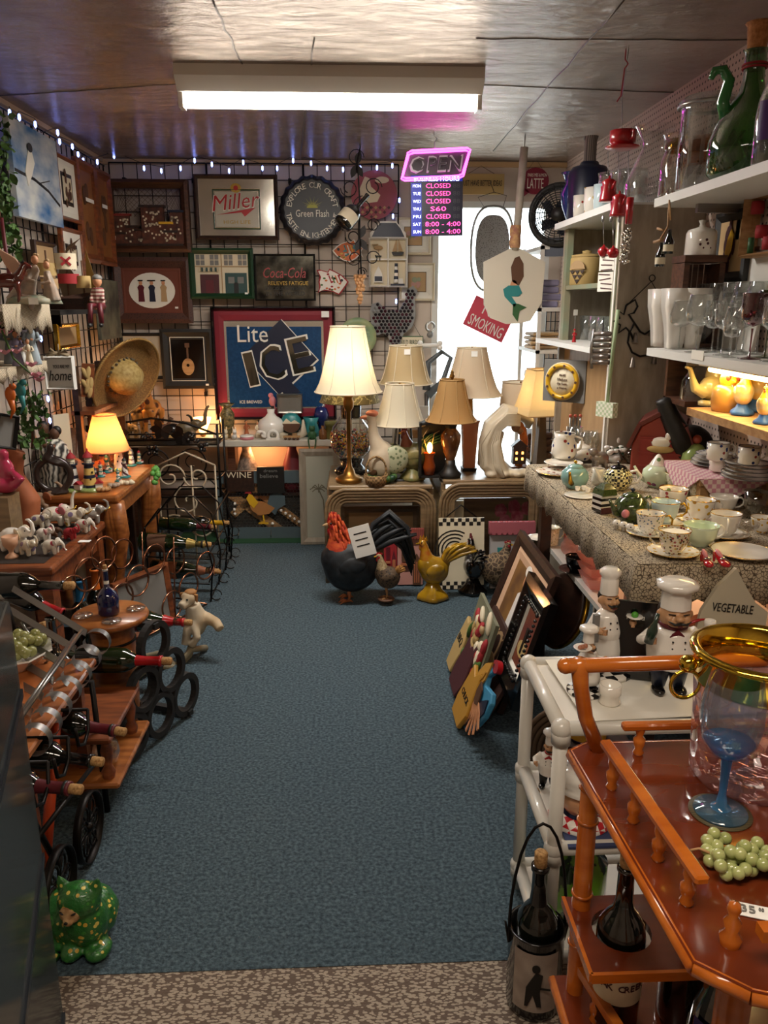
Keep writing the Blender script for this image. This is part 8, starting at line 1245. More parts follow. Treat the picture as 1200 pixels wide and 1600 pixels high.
# stacked plates tilted dark beside frames
t = thing('gilt_mirror','round gilt and dark tray propped behind the ornate black frame','tray',at(882,925,x=.82)); t.rotation_euler = (0,R(12),0); B().lathe([(.001,0),(.1,0),(.14,.02),(.15,.02),(.13,-.01),(.001,-.012)],36,0,along((-1,-.2,.2))).build('dish','darkwood',t); B().ring((0,0,0),.145,.01,(-1,-.2,.2),n=36).build('gilt_rim','gold',t)
t.location.z = .4
# white PVC cart
PT = .68; M('pvc','d8d4ca',.3,coat=.3); y0,y1,x0,x1 = 1.485,1.80,.447,.93
t = thing('pvc_cart','white plastic pipe three tier cart holding chef figurines','cart',((x0+x1)/2,(y0+y1)/2,0)); W2,D2 = (x1-x0)/2,(y1-y0)/2
for sx in (-1,1):
    for sy in (-1,1): B().tube([(sx*W2,sy*D2,.0),(sx*W2,sy*D2,PT)],.0165,14).build('leg','pvc',t)
for z in (PT-.012,.367,.07):
    bb = B()
    for sy in (-1,1): bb.tube([(-W2,sy*D2,z),(W2,sy*D2,z)],.0165,14)
    for sx in (-1,1): bb.tube([(sx*W2,-D2,z),(sx*W2,D2,z)],.0165,14)
    for sx in (-1,1):
        for sy in (-1,1): bb.ell((sx*W2,sy*D2,z),.023,n=14,m=8); bb.tube([(sx*W2,sy*D2,z-.035),(sx*W2,sy*D2,z)],.021,12)
    bb.build('rail_tier','pvc',t); B().box((0,0,z+.0),(2*W2-.02,2*D2-.02,.008)).build('tray_panel','whitegloss',t)
o = B().box((0,0,.001),(.42,.3,.002)).build('paper_sheet','paper',loc=(.7,1.64,PT+.006),rz=.05); tag(o,'white paper liner sheet printed with small text on the top of the pipe cart','paper'); o2 = B().text('PLEASE ASK',0,0,w=.05,h=.008).text('FOR HELP WITH GLASS',0,-.012,w=.07,h=.008).build('lettering','grey',o); o2.rotation_euler = (R(-90),0,0); o2.location = (-.13,-.03,.0021)
CZ = PT+.009
# chefs
def chef(label,loc,h,rz,fat=1.0,hatw=1.0,hold=None,pants='grey',scarf=None,base=None,hat=True,head=1.0,apron=True):
    t = thing('chef_figurine',label,'chef figurine',loc,rz,'chef figurines on the pipe cart',sc=h); f = fat; zb = .03 if base else 0
    if base: B().lathe([(.001,0),(.26,0),(.26,.04),(.001,.04)],26).build('checkered_base',M('checkbase','121212',.25,c2='e8e4da',pat='check',sc=11),t)
    for s in (-1,1): bb = B(); bb.tube([(s*.07,0,.3),(s*.08,0,.05+zb)],[.075*f,.055],10); bb.build('leg',pants,t,rem=0); bb = B(); bb.ell((s*.09,-.05,.03+zb),(.055,.1,.035)); bb.build('shoe','blackgloss',t)
    bb = B(); bb.ell((0,0,.42),(.15*f,.135*f,.15)); bb.tube([(0,0,.25),(0,0,.42),(0,0,.56),(0,0,.62)],[.135*f,.15*f,.11*f,.05],16)
    for s in (-1,1): bb.tube([(s*.1*f,0,.56),(s*.19*f,-.02,.46),(s*.17*f,-.13,.46+.05*(s > 0)+.06*(fat > 1.2))],[.05,.045,.038],10)
    bb.build('jacket','whitegloss',t,rem=.014)
    if apron: bb = B(); bb.lathe([(.15*f,.36),(.17*f,.25),(.175*f,.17),(.165*f,.17),(.14*f,.36)],26,fn=lambda a: 1+.03*math.sin(a*7)); bb.build('apron','white',t)
    hz = .7; H = head; bb = B(); bb.ell((0,0,hz),(.085*H,.08*H,.095*H)); bb.ell((0,-.075*H,hz-.045),(.06*H,.035,.035)); bb.ell((0,-.095*H,hz+.005),(.025*H,.035,.028)); [bb.ell((s*.085*H,0,hz),(.02,.025,.035)) for s in (-1,1)]; [bb.ell((s*.045*H,-.065*H,hz-.01),(.03,.03,.03)) for s in (-1,1)]; bb.tube([(0,0,.58),(0,0,.66)],.05,10); bb.build('head',M('chefskin','bd8f66',.4,coat=.2),t,rem=.011)
    bb = B(); [bb.tube([(0,-.115*H,hz-.022),(s*.03*H,-.112*H,hz-.03),(s*.06*H,-.095*H,hz-.012)],[.012,.012,.004],6) for s in (-1,1)]; [bb.tube([(s*.02*H,-.085*H,hz+.035),(s*.055*H,-.07*H,hz+.035)],.005,5) for s in (-1,1)]; bb.build('mustache_and_eyes','black',t); B().ell((0,-.108*H,hz-.05),(.022,.012,.008)).build('mouth','darkred',t); B().ell((0,.03,hz+.03),(.088*H,.07*H,.07*H)).build('hair','black',t)
    bb = B(); w = hatw; zt = .78; bb.lathe([(.08*H,zt-.02),(.078*H,zt+.03),(.075*H,1-.1/1),(.11*w,.91),(.15*w,.94),(.15*w,.975),(.1*w,1),(.001,1.0)],26,fn=lambda a: 1+.04*math.sin(a*8)); bb.build('hat','whitegloss',t)
    bb = B(); [bb.ell((s*.035*f,-.128*f,z),.009,n=8,m=6) for s in (-1,1) for z in (.52,.46,.4)]; bb.build('buttons','black',t)
    if scarf: bb = B(); bb.ring((0,0,.61),.065*H,.022,n=20); bb.poly([(0,.61),(-.07,.55),(-.03,.52),(0,.57),(.04,.5),(.05,.56)],-.09*f,.02); bb.build('scarf',scarf,t)
    for s in (-1,1):
        bb = B(); c = Vector((s*.165*f,-.17,.5+.05*(s > 0)+.06*(fat > 1.2)-.02)); bb.ell(tuple(c),(.032,.036,.034)); [bb.tube([c+Vector((.0,-.02,-.02+.014*j)),c+Vector((-s*.02,-.05,-.02+.014*j)),c+Vector((-s*.042,-.04,-.02+.014*j))],[.009,.0085,.007],6) for j in range(4)]; bb.tube([c+Vector((-s*.015,0,.02)),c+Vector((-s*.035,-.02,.04))],[.011,.008],6); bb.build('hand','chefskin',t)
    return t
q = at(940,1055,z=CZ); q.y -= .0; t = chef('tall thin chef figurine raising a small plate in front of the pink glass',at(942,1048,z=CZ),kk(q)*172,12,.95,.62,pants='grey',base=1); B().lathe([(.001,0),(.05,.005),(.075,.02),(.07,.025),(.001,.012)],18,0,tr(.15,-.2,.58)).build('plate','whitegloss',t); B().ell((.15,-.2,.615),(.032,.03,.03)).build('green_food',M('limegreen','4f9a34',.3),t); B().box((-.19,-.14,.5),(.05,.04,.26)).build('dark_scroll','grey',t)
q = at(1042,1075,z=CZ); t = chef('large fat chef figurine with red scarf holding a bottle and white goblet',at(1042,1078,z=CZ),kk(q)*182,-6,1.42,1.12,pants='navy',scarf='darkred',head=1.55,apron=False)
B().lathe([(.001,0),(.04,0),(.042,.12),(.018,.18),(.016,.26),(.001,.26)],14,0,tr(-.25,-.2,.52) @ rot(y=12)).build('green_bottle',M('figgreen','24382c',.2,coat=.5),t); B().lathe([(.04,0),(.01,.01),(.01,.05),(.04,.07),(.048,.13),(.042,.15),(.035,.13),(.001,.08)],16,0,tr(.22,-.2,.58)).build('goblet','whitegloss',t)
q = at(915,1090,z=CZ); t = chef('short chef figurine balancing a bowl on the checkered block near the pipe corner',at(914,1080,z=CZ),kk(q)*112,30,1.1,.9,pants='black',base=1); B().lathe([(.001,0),(.06,.01),(.13,.06),(.12,.07),(.05,.02)],18,0,tr(-.24,-.12,.72)).build('bowl','whitegloss',t); bb = B(); [bb.ell((-.24+x,-.12,.79),.035) for x in (-.05,.0,.05)]; bb.build('food','copperbrown',t)
q = at(957,1098,z=CZ); t = vessel('candle_dish','small white candle cup beside the checkered block','candle holder',at(952,1098,z=CZ),[(.001,0),(.45,0),(.5,.1),(.42,.4),(.5,.5),(.5,.95),(.44,.95),(.44,.6),(.001,.55)],'china',kk(q)*34)
q = at(985,1060,z=CZ); t = thing('black_board','black chalk menu board standing between the two large chefs','chalkboard',at(985,1058,z=CZ),-18,rx=-6); k = kk(q); B().rect(0,.001*0+k*62,k*62,k*124,0,.012).build('board','blackgloss',t); B().text('Menu',0,k*100,w=k*26,y=-.0125).build('lettering','paper',t)
t = thing('vegetable_sign','white chef hat shaped VEGETABLE sign with dried grass standing at right','sign',at(1140,990,y=1.84),-6); k = kk(t.location); bb = B(); bb.poly([(x*k,z*k) for x,z in ((-58,-10),(-50,40),(-30,80),(-5,110),(10,85),(30,55),(50,40),(48,0),(-10,-5))],0,.015); bb.poly([(x*k,z*k) for x,z in ((-55,-12),(45,-6),(35,-90),(-50,-90))],.0,.012); bb.build('board',M('plasterwhite','b9b09a',.7),t); B().text('VEGETABLE',-4*k,46*k,w=62*k,h=14*k,y=-.0155,a=-4).build('lettering','black',t); t.location.z -= 0; bb = B(); [bb.tube([(-.05,-.02,-.1),(-.03+rnd(-.05,.05),-.03,rnd(-.02,.02))],.002,3) for i in range(16)]; bb.build('dried_grass','palewood',t)
bb = B(); zb = t.location.z; bb.box((-.01,.03,(-90*k-(zb-CZ))/2-.0),(.03,.02,max(.02,zb-CZ-90*k))); bb.build('stand','darkwood',t)
t = thing('red_plate_rack','red rimmed plate standing behind the fat chef','plate',at(1095,1010,y=1.86)); B().lathe([(.001,0),(.06,0),(.09,.015),(.093,.018),(.06,.006),(.001,.005)],28,0,rot(x=80)).build('dish',M('terr2','b0603a',.4),t); B().ring((0,-.016,0),.09,.004,(0,1,.1),n=28).build('rim','red',t)
# middle tier
MZ = .375
t = chef('small white chef bottle figurine with red scarf on the middle tier of the pipe cart',at(856,1228,z=MZ),kk(at(856,1228,z=MZ))*98,-20,1.2,.8,pants='black',scarf='red',apron=False); t['group'] = 'chef ceramics on the middle tier'
q = at(915,1290,z=MZ); k = kk(q); t = thing('chef_head_jar','chef head cookie jar with mustache and red checked scarf on the middle tier','cookie jar',at(905,1282,z=MZ),10,sc=k*98); bb = B(); bb.ell((0,0,.45),(.34,.3,.34)); bb.ell((0,-.3,.42),(.08,.08,.08)); bb.ell((0,-.22,.28),(.16,.1,.1)); bb.build('head',M('jarskin','cf9a70',.2,coat=.6),t,rem=.025); B().lathe([(.36,.6),(.38,.68),(.34,.72),(.42,.85),(.38,.98),(.2,1.02),(.001,1.02)],24,fn=lambda a: 1+.03*math.sin(a*6)).build('hat_lid','whitegloss',t); bb = B(); [bb.tube([(0,-.32,.34),(s*.1,-.33,.33),(s*.18,-.28,.38)],[.035,.03,.01],7) for s in (-1,1)]; [bb.ell((s*.12,-.27,.54),(.04,.02,.02)) for s in (-1,1)]; bb.build('mustache','brown',t)
B().lathe([(.001,0),(.45,0),(.5,.08),(.36,.2),(.3,.2)],24).build('checked_scarf',M('redcheck','c0202a',.3,c2='ece6dc',pat='check',sc=9),t)
q = at(955,1285,z=MZ); t = vessel('red_check_shaker','red and white checked shaker beside the chef head jar','shaker',q,[(.001,0),(.4,0),(.45,.3),(.3,.6),(.18,.8),(.2,.95),(.001,1)],'redcheck',kk(q)*62); o = B().box((0,0,.004),(.2,.16,.006)).build('blue_cloth',M('bluecloth','3a4468',.9),loc=at(940,1290,z=MZ)); tag(o,'folded blue cloth under the chef head jar','cloth')
q = at(952,1170,y=1.5); t = vessel('coffee_tin','purple and yellow round coffee tin seen below the top tier','tin',(.5,1.48,MZ),[(.001,0),(.5,0),(.5,.8),(.001,.8)],'purple',.1); t.location = (.58,1.72,.51); B().lathe([(.502,.05),(.502,.4)],24).build('yellow_band','yellow',t); B().text('coffee',0,.6,w=.5,y=-.5).build('lettering','paper',t); o = thing('tin_block','dark box lifting the coffee tin on the middle tier','box',(.6,1.72,MZ)); B().box((0,0,.0665),(.16,.1,.133)).build('box','darkwood',o)
# floor behind the cart: coiled basket
t = thing('coil_basket','brown concentric coiled basket tray standing behind the pipe cart','basket',(.66,2.1,.2)); bb = B(); [bb.ring((0,0,0),.03+.017*i,.009,(-1,-1.2,.4),n=40,k=6,sx=1) for i in range(8)]; bb.build('coils',M('coilbrown','4f3a26',.7),t)
# bottle in black carrier
q = at(832,1562,z=0); t = thing('bottle_carrier','black tin bottle carrier with tall wire handle and sepia waiter label','bottle carrier',q); B().lathe([(.001,0),(.06,0),(.062,.01),(.062,.205),(.065,.21),(.058,.21),(.057,.01),(.001,.008)],30).build('tin','blackgloss',t)
bb = B(); n = 14; vs = []; rb = .0632
for i in range(n+1): a = R(-150+95*i/n); vs += [(rb*math.cos(a),rb*math.sin(a),.03),(rb*math.cos(a),rb*math.sin(a),.185)]
bb.add(vs,[(2*i,2*i+2,2*i+3,2*i+1) for i in range(n)],0,True); lb = bb.build('label',M('sepia','a8988a',.6,c2='8f7f74',sc=20),t)
bb = B(); T = rot(z=-12); bb.poly([(-.02,.1),(.0,.14),(.015,.135),(.01,.09),(.015,.05),(.005,.05),(-.005,.08),(-.015,.05),(-.022,.05)],-.0645,.002,0,T); bb.disc(.0,.15,.009,.01,-.0645,.002,0,T=T); bb.rect(.018,.1,.03,.004,-.0645,.002,0,0,T); bb.build('waiter_print','black',lb)
bb = B(); bb.tube([(.063*math.cos(R(a)),0,.21+.26*math.sin(R(a)) if a not in (0,180) else .17) for a in (0,8,16,30,45,60,75,90,105,120,135,150,164,172,180)],.0035,6); [bb.tube([(s*.063,0,.17+.012*math.cos(i)),(s*(.063+.01*math.sin(i)),0,.21+.012*math.sin(i))],.003,4) for s in (-1,1) for i in range(3)]; bb.build('wire_handle','iron',t)
bottle('tall dark wine bottle with stained cork standing inside the black carrier',(q.x,q.y,.011),.36,foil='blackgloss',capz=.72)
t = bottle('corked dark bottle lying behind the carrier at the pipe cart foot',(.47,1.62,.012),.3,(-.45,.1,.85),glass='bottlegreen'); t.location = (.6,1.66,.09)
t = thing('leaf_bottle','bright green leaf painted glass bottle on the bottom tier of the pipe cart','bottle',(.55,1.62,.078),sc=.3); B().lathe([(.001,0),(.2,0),(.24,.1),(.24,.5),(.1,.68),(.08,.85)],20).build('body',M('leafglass','6aa02c',.15,c2='1f3a14',pat='hard',thr=.5,sc=4,coat=.8),t)
# orange wood bar cart
BZ = .85; t = thing('bar_cart','orange varnished wooden bar cart with turned spindles and bottle holes','bar cart',(.62,.9,0)); O = Vector((.62,.9,0)); M('traybrown','6e2d14',.18,c2='5a2410',sc=4,st=(1,4,1),coat=.8)
def lp(px,py,**k): return at(px,py,**k)-O
p1,p2,p3,p4 = lp(893,1172,z=BZ),lp(1120,1500,z=BZ),lp(1175,1545,z=BZ),lp(1010,1140,z=BZ)
xr,yb,yf = .42,p4.y+.0,-.42; pts = [(p1.x,p1.y),(p1.x+.02,p2.y),(p3.x-.0,p3.y),(p3.x+.06,p3.y-.02),(xr,p3.y-.02),(xr,p1.y+.02),(p1.x+.03,p1.y+.02)]
def slab(bb,pts,z,th): k = len(pts); bb.add([(x,y,z) for x,y in pts]+[(x,y,z-th) for x,y in pts],[tuple(range(k)),tuple(reversed(range(k,2*k)))]+[(i,(i+1) % k,k+(i+1) % k,k+i) for i in range(k)])
bb = B(); slab(bb,pts,BZ,.018); bb.build('tray','traybrown',t,bev=.004); bb = B(); k_ = len(pts)
for i in range(k_): a,b = pts[i],pts[(i+1) % k_]; bb.tube([(a[0],a[1],BZ-.009),(b[0],b[1],BZ-.009)],.0095,8)
bb.build('tray_edge','orangewood',t)
def spin(x,y,z,h=.05,m='orangewood'): s = h; return B().lathe([(.007,0),(.009,s*.08),(.006,s*.2),(.0095,s*.4),(.0095,s*.55),(.005,s*.65),(.008,s*.85),(.007,s)],12,0,tr(x,y,z)).build('spindle',m,t)
# left gallery rail
a,b = lp(945,1165,z=BZ+.05),lp(1098,1385,z=BZ+.05); bb = B(); d = (b-a).normalized(); n_ = Vector((-d.y,d.x,0))*.009; u = Vector((0,0,.012)); bb.add([a-n_,b-n_,b+n_,a+n_,a-n_+u,b-n_+u,b+n_+u,a+n_+u],[(3,2,1,0),(4,5,6,7),(0,1,5,4),(2,3,7,6),(1,2,6,5),(0,4,7,3)]); bb.build('side_rail','orangewood',t,bev=.003)
for f in (.12,.38,.64,.9): p = a+(b-a)*f; spin(p.x,p.y,BZ)
a,b = lp(972,1135,z=BZ+.05),lp(1100,1128,z=BZ+.05); b = a+Vector((.28,0,0)); bb = B(); bb.box(tuple((a+b)/2),((b-a).length,.016,.012)); bb.build('back_rail','orangewood',t,bev=.003); [spin(a.x+f,a.y,BZ) for f in (.03,.25)]
p = lp(1140,1474,z=BZ); B().lathe([(.011,0),(.0125,.01),(.007,.018),(.01,.03),(.005,.038),(.008,.047),(.006,.054),(.001,.057)],16,0,tr(*p)).build('corner_finial','orangewood',t); B().box(tuple(lp(1222,1455,z=BZ+.045)),(.05,.016,.014)).build('front_rail','orangewood',t)
# handle arm
yy = p1.y-.02; hp = [lp(x,y,y=O.y+p1.y) for x,y in ((935,1160),(915,1120),(908,1075),(905,1040))]; bb = B(); hp[0].z = BZ+.0; bb.tube(hp+[hp[-1]+Vector((0,0,.012))],[.013,.012,.0125,.014,.01],12); bb.build('handle_arm','orangewood',t); e = hp[-1]; bb = B(); bb.tube([e+Vector((-.02,0,.0)),e+Vector((.36,0,.004))],.012,14); bb.ell(tuple(e+Vector((-.022,0,0))),.013,n=14); bb.build('handle_bar','orangewood',t)
hp2 = [v+Vector((.33,0,0)) for v in hp]; B().tube(hp2,.012,10).build('handle_arm','orangewood',t)
# posts
px_,py_ = p1.x+.025,p1.y-.03; B().tube([(px_,py_,BZ-.01),(px_,py_,.55),(px_,py_,.3),(px_,py_,.08)],[.0145,.016,.014,.012],14).build('post','orangewood',t); [B().ring((px_,py_,z),.0155,.003,n=16,k=5).build('turned_ring','orangewood',t) for z in (.8,.74,.6,.5)]
q_ = lp(1148,1500,z=.82); B().tube([(q_.x+.005,q_.y,BZ-.01),(q_.x+.005,q_.y,.3),(q_.x+.005,q_.y,.08)],[.02,.018,.014],14).build('post','orangewood',t)
for y in (py_,q_.y): B().tube([(xr-.02,y,BZ-.01),(xr-.02,y,.08)],.015,12).build('post','orangewood',t)
for x,y in ((px_,py_),(q_.x,q_.y),(xr-.02,py_),(xr-.02,q_.y)): B().lathe([(.001,-.012),(.035,-.012),(.04,-.004),(.04,.004),(.035,.012),(.001,.012)],18,0,tr(x,y,.04) @ rot(x=90)).build('caster','black',t)
# bottle shelf with holes and lower shelf
z2 = .575; sx0,sy1 = p1.x,p1.y-.01; sy0 = sy1-.16; holes = [(sx0+.075,sy1-.075),(sx0+.19,sy1-.08)]
def slab_holes(bb,x0,x1,y0,y1,z,th,hs,r):
    n = 24; xs = [x0]+[(hs[i][0]+hs[i+1][0])/2 for i in range(len(hs)-1)]+[x1]
    for i,(cx,cy) in enumerate(hs):
        X0,X1 = xs[i],xs[i+1]; o_,q = [],[]
        for j in range(n):
            a = 2*PI*j/n; dx,dy = math.cos(a),math.sin(a); s = min([(X1-cx)/dx if dx > 1e-6 else 9,(X0-cx)/dx if dx < -1e-6 else 9,(y1-cy)/dy if dy > 1e-6 else 9,(y0-cy)/dy if dy < -1e-6 else 9]); o_.append((cx+dx*s,cy+dy*s)); q.append((cx+r*dx,cy+r*dy))
        for xx,yy in ((X0,y0),(X1,y0),(X1,y1),(X0,y1)):
            j = min(range(n),key=lambda j: (o_[j][0]-xx)**2+(o_[j][1]-yy)**2); o_[j] = (xx,yy)
        vs = [(x,y,z) for x,y in o_]+[(x,y,z) for x,y in q]+[(x,y,z-th) for x,y in q]+[(x,y,z-th) for x,y in o_]
        bb.add(vs,[f for j in range(n) for f in ((j,(j+1) % n,n+(j+1) % n,n+j),(n+j,n+(j+1) % n,2*n+(j+1) % n,2*n+j),(2*n+j,2*n+(j+1) % n,3*n+(j+1) % n,3*n+j),(3*n+j,3*n+(j+1) % n,(j+1) % n,j))])
bb = B(); slab_holes(bb,sx0,sx0+.26,sy0,sy1,z2,.014,holes,.047); bb.build('bottle_shelf','traybrown',t); B().box((sx0+.13,sy0,z2-.007),(.26,.006,.016)).build('shelf_edge','orangewood',t); B().box((sx0,(sy0+sy1)/2,z2-.007),(.006,.16,.016)).build('shelf_edge','orangewood',t)
z3 = .4; bb = B(); slab(bb,[(sx0-.005,p1.y),(sx0-.005,q_.y-.05),(xr,q_.y-.05),(xr,p1.y)],z3,.016); bb.build('lower_shelf','traybrown',t); B().tube([(sx0-.005,p1.y,z3-.008),(sx0-.005,q_.y-.05,z3-.008)],.009,8).build('shelf_edge','orangewood',t)
a,b = lp(905,1510,z=z3+.055),lp(968,1610,z=z3+.055); bb = B(); bb.tube([a,b+(b-a)*.6],.011,4,sm=False); bb.build('lower_rail','orangewood',t); p = a+(b-a)*.45; spin(p.x,p.y,z3,.055)
# bottles on the cart
hx_,hy_ = holes[0][0]+O.x,holes[0][1]+O.y; bottle('dark wine bottle labelled OAK CREEK in the left hole of the cart shelf',(hx_,hy_,z3+.001),.3,foil=None,lab='cream',lz=(.2,.5),text=('','','OAK CREEK',''),roll=-10,tc='maroon'); hx2,hy2 = holes[1][0]+O.x,holes[1][1]+O.y
bottle('dark wine bottle in the right hole of the cart shelf',(hx2,hy2,z3+.001),.3,glass='bottledark',kind=1)
q = at(1080,1620,z=z3); t = bottle('clear rum bottle labelled BRUGAL ANEJO wrapped in fine netting',(.535,.905,z3+.001),.27,glass=GL('rumglass','9a9a84',.62,lo=.08),lab=M('brugal','2a2458',.4),lz=(.16,.52),kind=1,cork=False,foil='brown',capz=.92,text=('BRUGAL','','ANEJO',''),tc='paper',roll=-20,lw=120)
bb = B(); [bb.tube([(.149*math.cos(a+s*j*.25),.149*math.sin(a+s*j*.25),.03+.045*j) for j in range(9)],.0025,3) for i in range(12) for a in [i*PI/6] for s in (-1,1)]; bb.build('netting',M('netpale','8f8a74',.7),t)
# ice bucket
q = at(1150,1200,z=BZ); c = Vector((.60,1.03,BZ)); t = thing('ice_bucket','pink tinted cut glass ice bucket with gold rim band and ring handle','ice bucket',c); r = .086
B().lathe([(.001,.004),(.075,.0),(.082,.01),(r,.12),(r+.004,.165)],48,fn=lambda a: 1+.012*math.sin(a*24)).build('cut_glass',GL('bucketglass','ecc8cc',.9,bump=1,bs=32,lo=.16,hi=.8,r=.04,df=.12),t); B().lathe([(r+.002,.158),(r+.007,.165),(r+.007,.2),(r+.013,.204),(r+.013,.21),(r+.004,.214),(r-.004,.208),(r-.002,.16)],48).build('gold_band',M('brightgold','e2bd45',.08,1),t)
for s in (-1,1): bb = B(); bb.ell((s*(r+.022),0,.19),.0135,n=14); bb.tube([(s*r,0,.19),(s*(r+.012),0,.19)],.006,8); bb.build('knob','brightgold',t); B().ring((s*(r+.024),-.002,.158),.022,.003,(0,1,0),n=22).build('ring_handle','brightgold',t)
# blue goblet, coaster, grapes, tag
q = at(1125,1270,z=BZ); o = B().lathe([(.001,0),(.042,0),(.043,.002),(.001,.003)],30).build('coaster',M('coaster','6a5a38',.6,c2='3a3a2c',pat='rings',sc=90,thr=0),loc=q); tag(o,'round gold braided coaster under the blue goblet','coaster')
t = thing('blue_goblet','large pale blue stemmed goblet standing in front of the ice bucket','wine glass',q+Vector((0,0,.0035)),sc=1); h = .205; B().lathe([(.006,.085),(.022,.092),(.036,.112),(.0415,.14),(.041,.17),(.035,h)],32).build('bowl',GL('gobletblue','cfe4f2',.98,lo=.03,hi=.45,df=.07),t); B().lathe([(.008,.088),(.006,.06),(.005,.03),(.008,.01),(.014,.006)],16).build('stem',GL('stemblue','6ab4e4',.95,lo=.06,hi=.4,df=.35),t); B().lathe([(.012,.006),(.036,.002),(.037,0),(.001,0)],30).build('foot',GL('footblue','9ccce4',.95,lo=.05,hi=.4,df=.15),t)
bb = B(); bb.lathe([(.001,.09),(.02,.093),(.034,.112),(.001,.113)],24); bb.build('blue_bowl_base',GL('basebl','6ab4e4',.9,lo=.05,hi=.3,df=.3),t)
q = at(1150,1345,z=BZ+.01); t = thing('grape_cluster','cluster of pale green artificial grapes on the bar cart tray','grapes',q); random.seed(21); n = 0; ps = []
while n < 42:
    v = Vector((rnd(-.035,.06),rnd(-.03,.035),rnd(0,.018)))
    if all((v-w).length > .0105 for w in ps): ps.append(v); n += 1
    elif random.random() < .01: n += 1
M('grapegreen','b3b878',.25,c2='98a060',sc=30,coat=.4)
for v in ps: bb = B(); bb.ell(tuple(v),.0085,n=12,m=8); bb.build('grape','grapegreen',t)
B().tube([(-.03,0,.01),(-.045,.01,.012),(-.055,.012,.008)],.0018,5).build('stem','palewood',t)
q = at(1174,1424,z=BZ+.001); t = B().box((0,0,.0008),(.045,.022,.001)).build('price_tag','tagw',loc=q,rz=-.35); tag(t,'white paper tag with handwritten 35 on the cart tray','price tag'); o = B().text('35',-.004,0,w=.016,h=.012).text('00',.011,.003,w=.006,h=.005).build('lettering','grey',t); o.rotation_euler = (R(-90),0,0); o.location = (0,0,.0014)
t = thing('net_bag','dark netted bag behind the front post of the cart','bag',(.78,.8,z3)); bb = B(); bb.ell((0,0,.12),(.14,.12,.12)); bb.build('bag',M('darknet','14141c',.7,c2='6a6a60',pat='cells',sc=40,thr=.04),t)
# ---------------- remaining hangings and back corner goods ----------------
yh = 4.95; q = at(563,232,y=yh); t = thing('bottle_hanger','black wrought iron scroll hanger holding a tilted dark wine bottle','wall hanging',q); k = kk(q)
def hp_(pts): return [((x-563)*k,0,(232-y)*k) for x,y in pts]
top = ZC-q.z; bb = B(); bb.tube([(0,0,top)]+hp_([(558,250),(561,300),(561,360),(563,420)]),.005,5)
for c,r,a in (((556,245),13,0),((545,290),14,180),((583,288),14,0),((566,318),17,90),((550,363),12,180),((583,345),11,0),((552,395),12,200),((582,395),12,340),((564,417),8,0)): x,z = hp_([c])[0][0],hp_([c])[0][2]; bb.tube(spiral(x,z,r*k,r*k*.5,a,a+430,16),.0035,4)
bb.build('scrollwork','iron',t); bb = B(); [bb.add([(tr(*hp_([c])[0]) @ rot(x=90,z=0) @ rot(z=a)) @ Vector((u*1.0,v,0)) for u,v in leafpts(.08,.02,4)],[tuple(range(8))]) for c in ((556,255),(562,365)) for a in (70,250,300)]; bb.build('iron_leaves','iron',t)
e = at(563,318,y=yh-.03); b = at(534,352,y=yh-.1); d = (e-b).normalized(); bottle('black bottle with cream label held tilted in the iron scroll hanger',b,.26,d,lab='cream',kind=2,cork=False,foil='blackgloss',lz=(.08,.34),lw=140)
q = at(563,428,y=yh); t = thing('hanging_grapes','cluster of peach coloured grapes hanging under the iron scroll hanger','grapes',q); bb = B(); random.seed(9)
for j in range(9):
    for i in range(5 if j < 5 else 3 if j < 8 else 1): w = .03*(1-j/11); bb.ell((rnd(-w,w),rnd(-w*.6,w*.6),-.015-.019*j),.0135,n=9,m=6)
bb.build('grapes',M('peachgrape','d0a070',.3,c2='b07a4a',sc=20),t)
# round black fan
q = at(872,335,y=4.55); t = thing('fan','round black fan mounted beside the bookcase top by the bright door','fan',q,-25); r = kk(q)*43; bb = B(); [bb.ring((0,0,0),r*(.35+.08*i),.003,(0,1,0),n=30,k=4) for i in range(9)]; [bb.tube([(r*.2*math.cos(a*.26),0,r*.2*math.sin(a*.26)),(r*math.cos(a*.26+.2),-.02,r*math.sin(a*.26+.2))],.003,4) for a in range(24)]; bb.build('grille','black',t); B().ring((0,.02,0),r,.02,(0,1,0),n=36,k=8).build('housing','black',t); B().lathe([(.001,-.02),(r*.25,-.02),(r*.2,.04),(.001,.04)],18,0,along((0,1,0))).build('motor_cap','black',t); bb = B(); [bb.add([(rot(y=a*72)) @ Vector(v) for v in ((0,.03,.02),(r*.4,.02,r*.5),(r*.2,.05,r*.8),(-.03,.05,.05))],[(0,1,2,3)]) for a in range(5)]; bb.build('blade','navy',t); B().box((.0,.06,-r*1.1),(.14,.05,.1)).build('foot','navy',t)
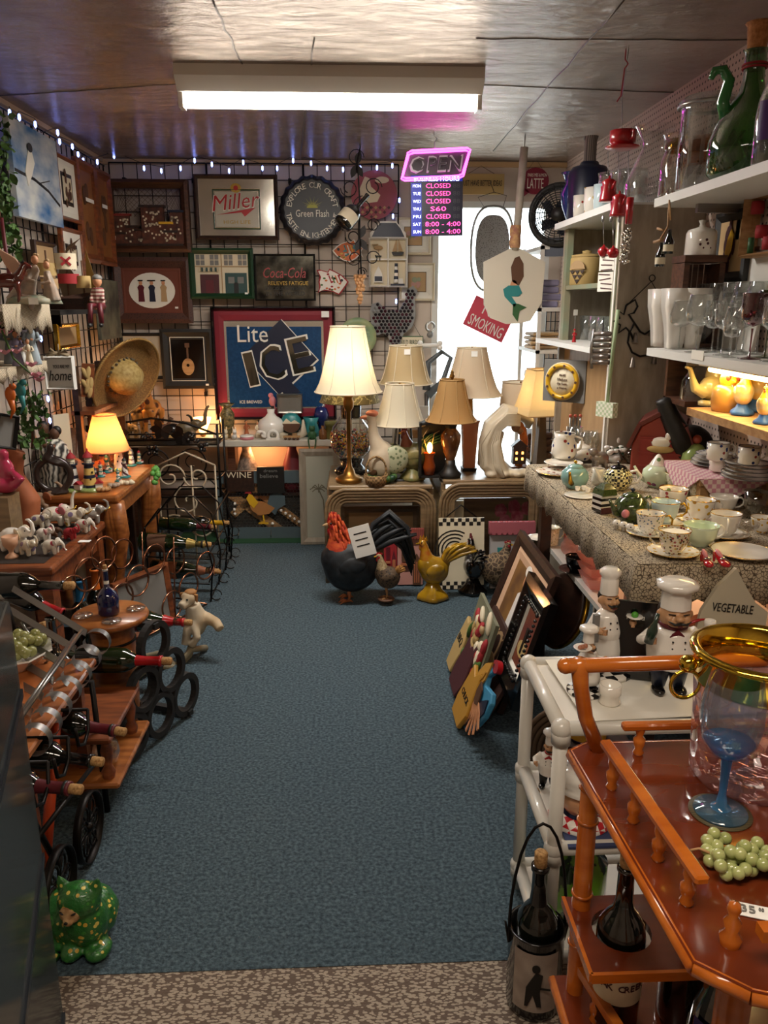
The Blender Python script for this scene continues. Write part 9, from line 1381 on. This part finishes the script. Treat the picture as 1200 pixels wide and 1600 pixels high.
# white shelving beyond the bookcase
t = thing('white_shelving','narrow white shelving beside the door behind the bookcase','shelving',(1.24,4.85,0)); M('whitesh','cfc9c0',.6)
for z in (.3,.62,.95,1.28,1.52,1.86): B().box((0,0,z),(.3,.5,.02)).build('shelf','whitesh',t)
for x,y in ((-.14,-.24),(-.14,.24),(.14,-.24),(.14,.24)): B().box((x,y,.94),(.02,.02,1.88)).build('post','whitesh',t)
random.seed(12)
for i,(z,hh,m,lb) in enumerate(((1.29,.1,'tan','small tan basket on the white shelving by the door'),(1.53,.16,'lavender','lavender cloth doll on the white shelving by the door'),(.96,.2,'angelpink','folded tan cloths on the white shelving by the door'),(.63,.16,'brown','brown books piled on the white shelving behind the lit square lamp'))): t = thing('shelf_goods',lb,'goods',(1.16,4.78,z)); bb = B(); [bb.box((rnd(-.01,.01),rnd(-.01,.01),hh*(j+.5)/4),(.16,.2,hh/4-.004),0,rot(z=rnd(-8,8))) for j in range(4)]; bb.build('stack',m,t,bev=.008)
t = thing('black_grid_stand','black wire grid stand edge beside the bright doorway','grid stand',(1.36,5.25,0)); bb = B(); [bb.tube([(x*.03-.06,0,.3),(x*.03-.06,0,1.55)],.004,4) for x in range(5)]; [bb.tube([(-.06,0,.3+.06*j),(.06,0,.3+.06*j)],.003,4) for j in range(21)]; bb.tube([(-.06,0,0),(-.06,0,.3)],.008,5).tube([(.06,0,0),(.06,0,.3)],.008,5); bb.build('wire_grid','iron',t)
# grey loop-handled tray standing in the doorway
q = at(683,590,y=5.25); t = thing('loop_handle_tool','grey rubbery loop handle of a tall tool standing beside the tan lamp','tool',(q.x,5.25,0)); zz = q.z; B().tube([(-.07,0,zz-.08),(-.06,0,zz+.1),(.03,0,zz+.17),(.09,0,zz+.13),(.04,0,zz-.02),(-.06,0,zz-.12)],[.028,.02,.016,.016,.018,.03],9).build('handle',M('toolgrey','55595c',.5),t); B().tube([(-.07,0,zz-.1),(-.04,0,0)],.016,8).build('shaft','steel',t)
q = at(640,640,y=5.0); t = thing('wooden_toy','white board with round hole and pine block behind the tan lamp','board',(.4,5.15,0)); B().box((0,0,.45),(.24,.02,.9)).build('board','doorwhite',t); B().box((0,-.03,.72),(.16,.04,.05)).build('pine_block','palewood',t)
